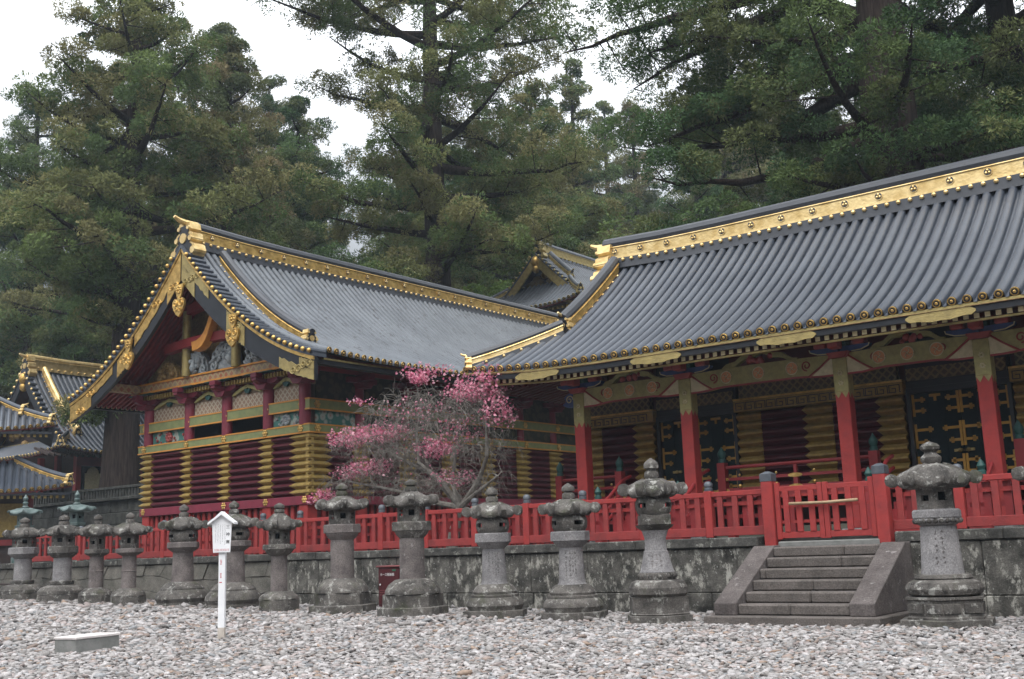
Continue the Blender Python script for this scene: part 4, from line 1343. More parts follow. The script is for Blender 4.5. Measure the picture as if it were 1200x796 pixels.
def scroll_end(parent, name, c, d, s, mats=('gold_bright', 'black'), tip=True):
    """gilt ridge-end ornament: stepped block with scrolls, facing direction d, size s"""
    c, d = Vector(c), Vector(d); d.z = 0; d.normalize()
    l = Vector((d.y, -d.x, 0)); z = Vector((0, 0, 1))
    mb = MB()
    out = [(0, 1.0), (.22, .98), (.27, .80), (.20, .74), (.34, .66), (.37, .48), (.29, .42), (.44, .34), (.50, .16), (.40, .02), (.26, .0), (.2, .1), (.1, .18), (0, .2)]
    poly = [(u, v) for u, v in out] + [(-u, v) for u, v in out[::-1] if u > 0]
    mb.prism(poly, lambda u, v, t: tuple(c + l * (u * s) + z * (v * s) + d * t), -.35 * s, .0, 0)
    inner = [(u * .78, .06 + v * .84) for u, v in poly]
    mb.prism(inner, lambda u, v, t: tuple(c + l * (u * s) + z * (v * s) + d * t), .001, .02 * s, 1)
    for sg in (-1, 1):
        for (u, v, r) in ((.42, .17, .10), (.30, .52, .075), (.2, .83, .06)):
            q = c + l * (sg * u * s) + z * (v * s)
            mb.tube([q - d * (.34 * s), q + d * (.05 * s)], [r * s, r * s], 10, 0)
    q = c + z * (.55 * s)
    mb.tube([q + d * (.02 * s), q + d * (.05 * s)], [.14 * s, .14 * s], 12, 0)
    if tip:
        mb.tube([c + z * (.99 * s) - d * (.4 * s), c + z * (1.0 * s), c + z * (1.04 * s) + d * (.18 * s), c + z * (1.11 * s) + d * (.32 * s)], [.10 * s, .09 * s, .07 * s, .045 * s], 8, 0)
    return mb.build(name, mats, parent, smooth=True, auto=35)

def irimoya(t, mp, W_, h, length, prof, lift, tile, mats, sides=(-1, 1), nseg=16, ridge_h=.5, verge=.2, gold='gold', end_gold='gold_bright', hip_end=True, dots=.3, ridge_w=.34, rosettes=0.0, lift_run=4.0, k_rib=1.0, far_end=False, discs=True, ends_size=1.0, dr=.085):
    """hip-and-gable roof. Local frame: u along the ridge (0 = gable, + inward), v across, z up.
    mp(u, v, z) -> world. prof(t) height above the eave at run t from the eave. h = depth of the hip skirt (0: plain gable)"""
    top = prof(W_)
    roof = MB()
    ends = MB()
    def lf(dist):                       # eave sweep near a corner
        return lift * max(0.0, 1 - dist / lift_run) ** 2
    umin = -h
    for sg in sides:
        def fn(s, tt, sg=sg):
            e = lf(s - umin) * max(0.0, 1 - tt / (W_ * .8))
            return mp(s, sg * (W_ - tt), prof(tt) + e)
        n = int((length - umin) / tile)
        for i in range(n):
            s = umin + tile * (i + .5)
            tmax = W_ if s > -verge else min(W_, s + h)
            if tmax < .12: continue
            tile_column(roof, fn, s, tile, 0, tmax, nseg if tmax > W_ * .7 else max(4, int(nseg * tmax / W_)), k_rib)
            if discs:
                p = Vector(fn(s, 0)); q = Vector(fn(s, .2))
                dd = p - q
                ends.piece(); disc(ends, p + Vector((0, 0, .055 * k_rib)), dd, dr * k_rib)
    if h > 0:
        def fe(s, tt):
            e = lf(W_ - abs(s)) * max(0.0, 1 - tt / (W_ * .8))
            return mp(umin + tt, s, prof(tt) + e)
        n = int(2 * W_ / tile)
        for i in range(n):
            s = -W_ + tile * (i + .5)
            tmax = min(h + verge, W_ - abs(s))
            if tmax < .12: continue
            tile_column(roof, fe, s, tile, 0, tmax, max(3, int(nseg * .4)), k_rib)
            if discs:
                p = Vector(fe(s, 0)); q = Vector(fe(s, .2))
                ends.piece(); disc(ends, p + Vector((0, 0, .055 * k_rib)), p - q, dr * k_rib)
    # underside boards so that the shell has a thickness
    for sg in sides:
        rows = []
        for i in range(9):
            tt = W_ * i / 8
            u0 = umin + (tt if tt < h - verge else h - verge) if h > 0 else 0
            rows.append([mp(u0 + (length - u0) * j / 12, sg * (W_ - tt), prof(tt) - .10 + (lf((length - u0) * j / 12) * max(0, 1 - tt / (W_ * .8)))) for j in range(13)])
        roof.grid(rows, 1)
    if h > 0:
        rows = []
        for i in range(4):
            tt = (h + verge) * i / 3
            rows.append([mp(umin + tt, (W_ - tt) * (-1 + 2 * j / 12), prof(tt) - .10 + lf((W_ - tt) * (1 - abs(-1 + 2 * j / 12))) * max(0, 1 - tt / (W_ * .8))) for j in range(13)])
        roof.grid(rows, 1)
    ro = roof.build('roof', mats, t, smooth=True, auto=60)
    if discs:
        ends.build_pieces('eave_tile_end', [gold, 'black'], ro, 100, 'eave_tile_end_row', smooth=True, auto=40)
    return ro

# ------------------------------------------------------------------ log walls (azekura)
def log_wall(parent, fn, s0, s1, z0, z1, n, strips, mats=('maroon', 'gold_paint'), proud=.03, depth=.13, tip=.2, tip_both=False, name='log_wall'):
    """fn(s, o, z) -> world; o outward. strips = [(a, b)] of gilt log ends"""
    mb = MB()
    gs = [MB() for _ in strips]
    h = (z1 - z0) / n
    for k in range(n):
        a = z0 + k * h
        prof = [(-.06, a + .006), (.0, a + .006), (depth, a + h * .42), (depth, a + h * .60), (.0, a + h - .012), (-.06, a + h - .006)]
        vs = [fn(s0, o, z) for o, z in prof] + [fn(s1, o, z) for o, z in prof]
        m = len(prof)
        mb.add(vs, [tuple(range(m)), tuple(range(m, 2 * m))[::-1]] + [(i, m + i, m + (i + 1) % m, (i + 1) % m) for i in range(m)])
        for g, (p, q, edge) in zip(gs, strips):
            pr = [(-.05, a + .003), (proud, a + .003), (depth + proud, a + h * .40), (depth + proud, a + h * .62), (proud, a + h - .004), (-.05, a + h - .004)]
            vs = [fn(p, o, z) for o, z in pr] + [fn(q, o, z) for o, z in pr]
            F = [(i, m + i, m + (i + 1) % m, (i + 1) % m) for i in range(m)]
            b = len(vs)
            if edge in ('l', 'b'):
                vs.append(fn(p - tip, depth + proud * .6, a + h * .51))
                F += [((i + 1) % m, i, b) for i in range(m)]
                b += 1
            else:
                F.append(tuple(range(m)))
            if edge in ('r', 'b'):
                vs.append(fn(q + tip, depth + proud * .6, a + h * .51))
                F += [(m + i, m + (i + 1) % m, b) for i in range(m)]
            else:
                F.append(tuple(range(m, 2 * m))[::-1])
            g.add(vs, F)
    w = mb.build(name, mats[0], parent)
    for g in gs:
        g.build('gilt_log_ends', mats[1], w)
    return w

def flower_nail(mb, c, d, r, mi=0):
    c, d = Vector(c), Vector(d).normalized()
    a = d.cross(Vector((0, 0, 1))).normalized(); b = a.cross(d)
    mb.tube([c, c + d * .03], [r * .4, r * .3], 8, mi)
    for q in range(6):
        th = PI * q / 3
        p = c + a * (r * .62 * math.cos(th)) + b * (r * .62 * math.sin(th))
        mb.tube([p, p + d * .018], [r * .36, r * .3], 6, mi)

# ------------------------------------------------------------------ left storehouse (gable towards the court)
AX, AY0, AVERGE, AYEND = -30.4, 23.0, 21.25, 45.0
AXL, AXR = -34.75, -26.0
def a_surf(d):
    d = abs(d)
    return 11.78 - 1.12 * d + .065 * d * d
AW = 6.55

def heart_pendant(parent, c, s):
    """gilt pendant hanging under the barge boards, facing the court"""
    mb = MB()
    x, y, z = c
    top = [(-.26, 0), (.26, 0), (.20, -.25), (.14, -.42), (.10, -.5), (-.10, -.5), (-.14, -.42), (-.20, -.25)]
    mb.prism([(x + u * s, z + v * s) for u, v in top], XZ, y, y - .06)
    heart = [(0, -1.22), (.14, -1.12), (.28, -.96), (.36, -.78), (.34, -.62), (.22, -.52), (.10, -.56), (.0, -.46), (-.10, -.56), (-.22, -.52), (-.34, -.62), (-.36, -.78), (-.28, -.96), (-.14, -1.12)]
    mb.prism([(x + u * s, z + v * s) for u, v in heart], XZ, y + .002, y - .075)
    for sg in (-1, 1):
        mb.tube(spiral(XZ, x + sg * .18 * s, z - .72 * s, .14 * s, .03 * s, 1.3, y - .085, 16, PI / 2, sg), .022 * s, 6)
        mb.tube(spiral(XZ, x + sg * .12 * s, z - .95 * s, .09 * s, .02 * s, 1.2, y - .085, 14, 0, -sg), .018 * s, 6)
    for q in range(8):
        a = q * PI / 4
        mb.ball((x + .12 * s * math.cos(a), y - .065, z - .2 * s + .12 * s * math.sin(a)), .05 * s, 6)
    mb.ball((x, y - .07, z - .2 * s), .06 * s, 8)
    return mb.build('gable_pendant', 'gold', parent, smooth=True, auto=40)

def build_left_store():
    t = thing('storehouse', 'log storehouse whose tall gilded gable with heart pendants faces the gravel court', 'storehouse', (AX, 26, 1.5), 0, 'log storehouses behind the red fence')
    mp = lambda u, v, z: (AX + v, AVERGE + .06 + u, 7.232 + z)
    prof = lambda tt: a_surf(AW - tt) - a_surf(AW)
    zb = a_surf(AW)
    mp = lambda u, v, z: (AX + v, AVERGE + .45 + u, zb + z)
    ro = irimoya(t, mp, AW, 0, AYEND - AVERGE - .45, prof, .12, .285, ['roof_old', 'red_black'], sides=(1, -1), nseg=18, verge=0, dots=.3, gold='gold', lift_run=3.0)
    # verge: short rolls lying across the edge, each with a gilt end
    vt, ve = MB(), MB()
    for sg in (-1, 1):
        d = .42
        while d < AW:
            x, z = AX + sg * d, a_surf(d)
            vt.tube([(x, AVERGE - .08, z + .05), (x, AVERGE + .50, z + .05)], [.085, .085], 8)
            ve.piece(); ve.ball((x, AVERGE - .10, z + .05), .075, 8)
            d += .285 / math.sqrt(1 + (1.12 - .13 * d) ** 2)
        # sheet under the rolls
        k = 20
        ds = [.0 + (AW + .02) * i / k for i in range(k + 1)]
        vt.strip([(AX + sg * q, a_surf(q) + .012) for q in ds], [(AX + sg * q, a_surf(q) - .09) for q in ds], XZ, AVERGE - .03, AVERGE + .47)
    vt.build('verge_tiles', 'roof', ro, smooth=True, auto=40)
    ve.build_pieces('verge_tile_end', 'gold', ro, smooth=True)
    # ridge and descending ridges
    ridge_bar(ro, 'main_ridge', [(AX, AVERGE + .55 + i * 2.0, 11.72 + (.10 if i == 0 else .03 if i == 1 else 0)) for i in range(12)], .55, .42, ['gold', 'ridge_cap', 'gold_bright'], .30, top_r=.2, dot_r=.055, dot_low=.115, rosettes=1.05, band_lo=.19)
    scroll_end(ro, 'ridge_end_ornament', (AX, AVERGE + .10, 11.34), (0, -1, 0), 1.25)
    for sg in (-1, 1):
        path = []
        for i in range(15):
            d = .55 + (5.15 - .55) * i / 14
            path.append((AX + sg * d, AVERGE + 1.28 - .12 * i / 14, a_surf(d) + .05))
        ridge_bar(ro, 'descending_ridge', path, .30, .26, ['gold', 'ridge_cap', 'gold_bright'], .34, top_r=.15, dot_r=.045, dot_low=.02)
        e = Vector(path[-1])
        scroll_end(ro, 'ridge_end_ornament', (e.x, e.y, e.z - .14), (sg, 0, 0), .66, tip=False)
    # barge boards, black with gilt plates
    for sg in (-1, 1):
        mb = MB()
        k = 24
        ds = [.02 + (AW - .02) * i / k for i in range(k + 1)]
        bot = lambda q: a_surf(q) - (.90 + .30 * max(0, 1 - q / 4.5) - .10 * q / AW)
        mid = lambda q: a_surf(q) - .30
        mb.strip([(AX + sg * q, a_surf(q) - .12) for q in ds], [(AX + sg * q, bot(q)) for q in ds], XZ, AVERGE + .03, AVERGE + .16)
        b = mb.build('barge_board', 'black', t)
        mb = MB()
        mb.strip([(AX + sg * q, a_surf(q) - .10) for q in ds], [(AX + sg * q, a_surf(q) - .20) for q in ds], XZ, AVERGE - .02, AVERGE + .028)
        mb.build('gilt_edge', 'gold', b)
        def plate(q0, q1, lo, hi, wav, name='gilt_plate'):
            m = MB(); kk = 14
            qs = [q0 + (q1 - q0) * i / kk for i in range(kk + 1)]
            def pt(q, f): return (AX + sg * q, (a_surf(q) - .205) * (1 - f) + bot(q) * f)
            T_, B_ = [], []
            for i, q in enumerate(qs):
                fl = lo + (wav * math.sin(i * 2.1) if 0 < i < kk else 0)
                fh = hi + (wav * math.sin(i * 2.6 + 1) if 0 < i < kk else 0)
                T_.append(pt(q, max(0, fl))); B_.append(pt(q, min(1.0, fh)))
            m.strip(T_, B_, XZ, AVERGE + .005, AVERGE + .027)
            qm = (q0 + q1) / 2
            c = pt(qm, (lo + hi) / 2)
            for a_ in (0, PI):
                m.tube(spiral(XZ, c[0] + .12 * math.cos(a_), c[1] + .06 * math.sin(a_), .13, .03, 1.4, AVERGE - .005, 16, a_, 1), .018, 6)
            m.build(name, 'gold_dull' if sg > 0 else 'gold', b)
        if sg > 0:
            plate(.03, 1.5, 0.0, .40, .04)
            plate(.03, .75, .38, .98, .0)
            plate(2.45, 3.35, .06, .94, .05)
            plate(5.0, AW - .02, .45, 1.0, .05)
            plate(5.9, AW - .02, .05, .50, .03)
        else:
            plate(.03, 2.6, 0.0, .52, .05)
            plate(.03, .75, .5, .98, .0)
            plate(2.75, 3.6, .06, .94, .05)
            plate(3.9, AW - .02, .0, .45, .05)
            plate(5.2, AW - .02, .44, 1.0, .05)
    heart_pendant(t, (AX + .02, AVERGE - .02, 10.42), .9)
    heart_pendant(t, (AX + 2.85, AVERGE - .02, 8.98), .88)
    heart_pendant(t, (AX - 2.85, AVERGE - .02, 8.98), .88)
    # gable recess: dark red back wall, beams, strut, carvings
    mb = MB()
    k = 16
    ds = [-4.4 + 8.8 * i / k for i in range(k + 1)]
    mb.strip([(AX + q, a_surf(q) - .16) for q in ds], [(AX + q, 7.55) for q in ds], XZ, AY0 + .05, AY0 + .2)
    mb.build('gable_wall', 'carving_brown', t)
    mb = MB()                      # ribs of the soffit running down the slope under the verge
    for sg in (-1, 1):
        for y in [AVERGE + .30 + .2 * i for i in range(8)]:
            pts = [(AX + sg * q, a_surf(q) - .12) for q in (.1, 1.5, 3, 4.5, 6.3)]
            mb.piece(); mb.strip(pts, [(a, z - .14) for a, z in pts], XZ, y - .05, y + .05)
    mb.build_pieces('verge_rafter', 'red_dark', t)
    for z, hw in ((10.0, 1.05), (8.78, 2.3)):
        mb = MB()
        pts = [(AX - hw + 2 * hw * i / 8, z + .12 - .10 * ((i - 4) / 4) ** 2) for i in range(9)]
        mb.strip(pts, [(a, zz - .30) for a, zz in pts], XZ, AY0 - .75, AY0 - .45)
        mb.build('gable_tie_beam', 'red_dark', t)
    mb = MB()                      # curved orange strut
    c = [(AX + .98, 9.80), (AX + .80, 9.70), (AX + .62, 9.50), (AX + .48, 9.25), (AX + .36, 9.0), (AX + .22, 8.78), (AX + .02, 8.60), (AX - .2, 8.52), (AX - .48, 8.50)]
    mb.strip([(a, z + .15) for a, z in c], [(a + .06, z - .16) for a, z in c], XZ, AY0 - .95, AY0 - .62)
    mb.build('curved_strut', 'ochre_orange', t)
    for px_ in (AX + 1.35, AX - 1.35):
        mb = MB(); mb.lathe([(.15, 7.62), (.16, 7.8), (.15, 9.9)], 14, (px_, AY0 - .5, 0))
        mb.build('gable_post', 'gold_dull', t, smooth=True, auto=40)
    rng = random.Random(8)
    def carving(cx, w, h, m, seed):
        r_ = random.Random(seed)
        mb = MB()
        mb.prism([(cx + w * .5 * math.cos(a), 7.62 + h * max(0.0, math.sin(a)) ** .8) for a in [PI * i / 12 for i in range(13)]], XZ, AY0 - .35, AY0 - .18)
        for q in range(7):
            a = PI * (q + .5) / 7
            mb.tube(spiral(XZ, cx + w * .36 * math.cos(a), 7.66 + h * .75 * math.sin(a), h * .22, .02, 1.5, AY0 - .40, 14, r_.uniform(0, 6), r_.choice((-1, 1))), .055, 6)
        for q in range(9):
            mb.ball((cx + r_.uniform(-.35, .35) * w, AY0 - .40 - r_.uniform(0, .1), 7.7 + r_.uniform(.05, .5) * h), r_.uniform(.06, .14), 8, sz=r_.uniform(.7, 1.3))
        return mb.build('carving', m, t, smooth=True, auto=50)
    carving(AX + .55, 1.5, 1.0, 'carving', 1)
    carving(AX - 1.0, 1.3, .85, 'carving', 2)
    carving(AX + 2.3, 1.3, .85, 'carving', 3)
    carving(AX - 2.6, 1.3, .65, 'carving_brown', 4)
    carving(AX + 3.3, .7, .45, 'carving_brown', 5)
    # pattern beam across the gable and eave purlins running out to the verge
    mb = MB()
    mb.box(AXL - .35, AXR + .35, AY0 - .42, AY0 + .3, 7.36, 7.62)
    mb.build('pattern_beam', 'beam_pattern', t)
    mb = MB()
    mb.box(AXL - .37, AXR + .37, AY0 - .46, AY0 - .42, 7.60, 7.66); mb.box(AXL - .37, AXR + .37, AY0 - .45, AY0 - .42, 7.30, 7.37)
    mb.build('beam_edging', 'ochre_orange', t)
    for x in (AXL + .05, AXR - .05):
        mb = MB(); mb.box(x - .16, x + .16, AVERGE + .17, AY0 - .46, 7.34, 7.62); mb.build('projecting_purlin', 'beam_pattern', t)
    # eave rafters along both sides
    for sg in (-1, 1):
        mb, me_ = MB(), MB()
        x_w = AXR if sg > 0 else AXL
        x_e = AX + sg * (AW - .1)
        y = AVERGE + .25
        while y < (AYEND if sg > 0 else 30):
            mb.piece(); me_.piece()
            mb.beam((x_w, y, a_surf(x_w - AX) - .42 + .05), (x_e - sg * .35, y, a_surf(AW - .45) - .30), .085, .11)
            me_.box(x_e - sg * .35, x_e - sg * .33, y - .05, y + .05, a_surf(AW - .45) - .36, a_surf(AW - .45) - .24)
            y += .2
        rs = mb.build_pieces('rafter', 'red_dark', t, 60, 'rafter_row')
        me_.build_pieces('rafter_cap', 'white_gold', rs, 60, 'rafter_cap_row')
        mb = MB()
        mb.box(x_e - sg * .10, x_e + sg * .0, AVERGE + .47, AYEND, zb - .13, zb - .08)
        mb.build('eave_fascia', 'gold_dull', t)
        mb = MB(); mb.box(x_e - sg * .30, x_e - sg * .05, AVERGE + .17, AYEND, zb - .27, zb - .132); mb.build('eave_board', 'black', t)
    # walls: gable front and right side
    fr = lambda s, o, z: (s, AY0 - o, z)
    sd = lambda s, o, z: (AXR + o, s, z)
    cols = [AXL + .02, -32.15, -30.08, -27.95, AXR - .02]
    strips = [(cols[0] - .02, cols[0] + .50, 'l'), (-32.35, -31.95, 'l'), (-30.25, -29.85, 'l'), (-28.15, -27.68, 'l'), (AXR - .62, AXR + .13, 'l')]
    log_wall(t, fr, AXL, AXR, 3.26, 5.2, 9, strips)
    scols = [AY0 + .02] + [AY0 + 2.15 * i for i in range(1, 11)]
    log_wall(t, sd, AY0, AYEND - .5, 3.26, 5.2, 9, [(AY0 - .13, AY0 + .62, 'r')] + [(y - .3, y + .3, 'b') for y in scols[1:]], name='log_wall')
    mb = MB()                      # dark core of the building
    mb.box(AXL + .05, AXR - .05, AY0 + .1, AYEND - .5, 3.0, 7.4)
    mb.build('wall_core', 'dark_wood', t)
    # foundation beam with gilt bosses, posts and lattice under the floor
    mb = MB()
    mb.box(AXL - .12, AXR + .12, AY0 - .14, AY0 + .1, 2.98, 3.25, 0, .01)
    mb.box(AXR - .1, AXR + .14, AY0 + .11, AYEND - .5, 2.98, 3.25, 0, .01)
    fb = mb.build('foundation_beam', 'maroon_beam', t)
    mb = MB()
    for x in cols: mb.piece(); flower_nail(mb, (min(max(x, AXL + .1), AXR - .1), AY0 - .14, 3.13), (0, -1, 0), .13)
    for y in scols: mb.piece(); flower_nail(mb, (AXR + .14, y + .1, 3.13), (1, 0, 0), .13)
    mb.build_pieces('beam_boss', 'gold', fb, smooth=True)
    for x in cols:
        xx = min(max(x, AXL + .2), AXR - .2)
        mb = MB(); mb.box(xx - .2, xx + .2, AY0 - .1, AY0 + .3, 1.5, 2.98, 0, .01); mb.build('floor_post', 'red', t)
    for y in scols[1:]:
        mb = MB(); mb.box(AXR - .35, AXR + .05, y - .2, y + .2, 1.5, 2.98); mb.build('floor_post', 'red', t)
    mb = MB()
    x = AXL + .45
    while x < AXR - .3:
        mb.box(x - .07, x + .07, AY0 - .02, AY0 + .05, 1.5, 2.98); x += .3
    y = AY0 + .6
    while y < AYEND - 1:
        mb.box(AXR - .1, AXR - .03, y - .07, y + .07, 1.5, 2.98); y += .3
    mb.box(AXL + .1, AXR - .12, AY0 + .06, AY0 + .1, 1.5, 2.98, 1)
    mb.box(AXR - .2, AXR - .11, AY0 + .3, AYEND - 1, 1.5, 2.98, 1)
    mb.build('floor_lattice', ['red', 'red_black'], t)
    # upper zone: two pale green beams, columns, panels, brackets
    def rail(z0, z1, pr, name, m):
        mb = MB()
        mb.box(AXL - pr - .1, AXR + pr, AY0 - pr, AY0 + .1, z0, z1, 0, .008)
        mb.box(AXR - .1, AXR + pr, AY0 + .11, AYEND - .5, z0, z1, 0, .008)
        o = mb.build(name, m, t)
        e = MB()
        for zz in (z0 - .015, z1 - .03):
            e.box(AXL - pr - .115, AXR + pr + .015, AY0 - pr - .015, AY0 - pr + .03, zz, zz + .045)
            e.box(AXR + pr - .03, AXR + pr + .015, AY0 - pr + .031, AYEND - .5, zz, zz + .045)
        e.build('beam_trim', 'ochre_orange', o)
        b = MB()
        for x in cols: b.piece(); flower_nail(b, (min(max(x, AXL + .1), AXR - .25), AY0 - pr - .015, (z0 + z1) / 2), (0, -1, 0), .14)
        for y in scols: b.piece(); flower_nail(b, (AXR + pr + .015, y + .15, (z0 + z1) / 2), (1, 0, 0), .14)
        b.build_pieces('beam_boss', 'gold', o, smooth=True)
    rail(5.2, 5.47, .16, 'lower_frieze_beam', 'green_beam')
    rail(5.93, 6.27, .14, 'upper_frieze_beam', 'green_beam')
    for x in cols:
        xx = min(max(x, AXL + .2), AXR - .2)
        mb = MB()
        mb.lathe([(.19, 5.47), (.19, 6.75)], 16, (xx, AY0 - .02, 0))
        mb.build('column', 'maroon_beam', t, smooth=True, auto=40)
    for y in scols[1:7]:
        mb = MB()
        mb.lathe([(.19, 5.47), (.19, 6.75)], 12, (AXR - .06, y, 0))
        mb.build('column', 'maroon_beam', t, smooth=True, auto=40)
    edges = [min(max(x, AXL + .2), AXR - .2) for x in cols]
    for i in range(4):
        a, b = edges[i] + .21, edges[i + 1] - .21
        if i in (0, 3):
            mb = MB(); mb.box(a, b, AY0 + .0, AY0 + .08, 5.48, 5.92); p = mb.build('painted_panel', 'floral_panel', t)
            mb = MB()
            fl = (a + b) / 2
            for q in range(9):
                aa = q * 2 * PI / 8
                mb.ball((fl + (.13 * math.cos(aa) if q < 8 else 0), AY0 - .02, 5.7 + (.13 * math.sin(aa) if q < 8 else 0)), .075, 8)
            for q in range(14):
                mb.ball((rng.uniform(a + .08, b - .08), AY0 - .01, rng.uniform(5.54, 5.86)), rng.uniform(.03, .06), 6)
            mb.build('carved_flowers', 'carving' if i == 3 else 'bracket_red', p, smooth=True)
        else:
            mb = MB(); mb.box(a, b, AY0 + .03, AY0 + .09, 5.475, 5.925); mb.build('opening', 'dark', t)  # flat near-black panel, the opening's shade put into its colour
        mb = MB(); mb.box(a, b, AY0 + .02, AY0 + .09, 6.28, 6.75); mb.build('lattice_panel', 'lattice_panel', t)
        # frog-leg strut above the panel
        m = (a + b) / 2
        hw = (b - a) * .46
        mb = MB()
        top = [(m - hw + 2 * hw * k / 12, 6.77 + .30 * (1 - abs(k - 6) / 6) ** .7) for k in range(13)]
        mb.strip(top, [(u, max(6.755, z - .11)) for u, z in top], XZ, AY0 - .07, AY0 + .0)
        fs = mb.build('frog_leg_strut', 'olive', t)
        mb = MB(); mb.prism(arc(m, 6.92, .15, 180, 360, 8), XZ, AY0 - .075, AY0 - .004); mb.build('green_boss', 'teal', fs)
    for i, y in enumerate(scols[:-1]):
        a, b = (y if i else AY0) + .25, scols[i + 1] - .21
        mb = MB(); mb.box(AXR - .08, AXR, a, b, 5.48, 5.92); mb.build('painted_panel', 'floral_panel' if i == 0 else 'dark_floral', t)
        mb = MB(); mb.box(AXR - .08, AXR + .01, a, b, 6.28, 7.2); mb.build('side_panel', 'dark_floral', t)
    # bracket blocks on the columns
    for x in edges:
        mb = MB()
        y = AY0 - .1
        mb.prism([(x - .17, 6.75), (x + .17, 6.75), (x + .30, 6.92), (x - .30, 6.92)], XZ, y - .28, y + .28)
        for a in (-1, 1):
            mb.prism([(x + a * .02, 6.93), (x + a * .02, 7.1), (x + a * .62, 7.1), (x + a * .62, 7.02), (x + a * .4, 6.93)], XZ, y - .10, y + .10)
            mb.box(x + a * .38, x + a * .66, y - .15, y + .15, 7.1, 7.27, 0, .02)
        mb.box(x - .14, x + .14, y - .16, y + .16, 7.1, 7.27, 0, .02)
        mb.prism([(y + .1, 6.93), (y + .1, 7.1), (y - .55, 7.1), (y - .55, 7.02), (y - .35, 6.93)], YZ, x - .105, x + .105)
        mb.box(x - .15, x + .15, y - .58, y - .3, 7.1, 7.27, 0, .02)
        o = mb.build('bracket', 'bracket_maroon', t)
        mb = MB(); mb.box(x - .68, x + .68, y - .40, y - .17, 7.275, 7.298); mb.build('bracket_cap', 'teal', o)
    for y in scols[1:7]:
        mb = MB(); x = AXR + .1
        mb.prism([(y - .17, 6.75), (y + .17, 6.75), (y + .30, 6.92), (y - .30, 6.92)], YZ, x - .28, x + .28)
        mb.box(x - .1, x + .1, y - .62, y + .62, 6.93, 7.1); mb.box(x - .15, x + .5, y - .12, y + .12, 7.0, 7.2)
        mb.build('bracket', 'bracket_maroon', t)
    mb = MB()
    x = AXL + .1
    while x < AXR:
        mb.box(x - .035, x + .035, AY0 - .30, AY0 - .05, 7.10, 7.24); x += .155
    mb.build('dentils', 'gold_paint', t)
    mb = MB()
    mb.box(AXL, AXR, AY0 + .02, AY0 + .25, 6.755, 7.06); mb.build('frieze_board', 'brown_panel', t)
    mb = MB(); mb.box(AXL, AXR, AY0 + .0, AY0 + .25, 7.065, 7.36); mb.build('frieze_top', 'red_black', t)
    mb = MB(); mb.box(AXR - .2, AXR + .05, AY0 + .3, AYEND - .5, 7.2, 7.62); mb.box(AXR + .06, AXR + .24, AY0 + .3, AYEND - .5, 7.42, 7.62); mb.build('side_purlin', 'red_dark', t)
    return t
# ------------------------------------------------------------------ right storehouse (long side towards the court)
BY_E, BY_R = 21.9, 27.0            # eave line and ridge line
BX_C, BX_V, BX_END = -18.75, -17.05, 8.0
BCOL_Y, BWALL_Y = 23.5, 25.5
def b_prof(t):
    return .50 * t + .04 * t * t

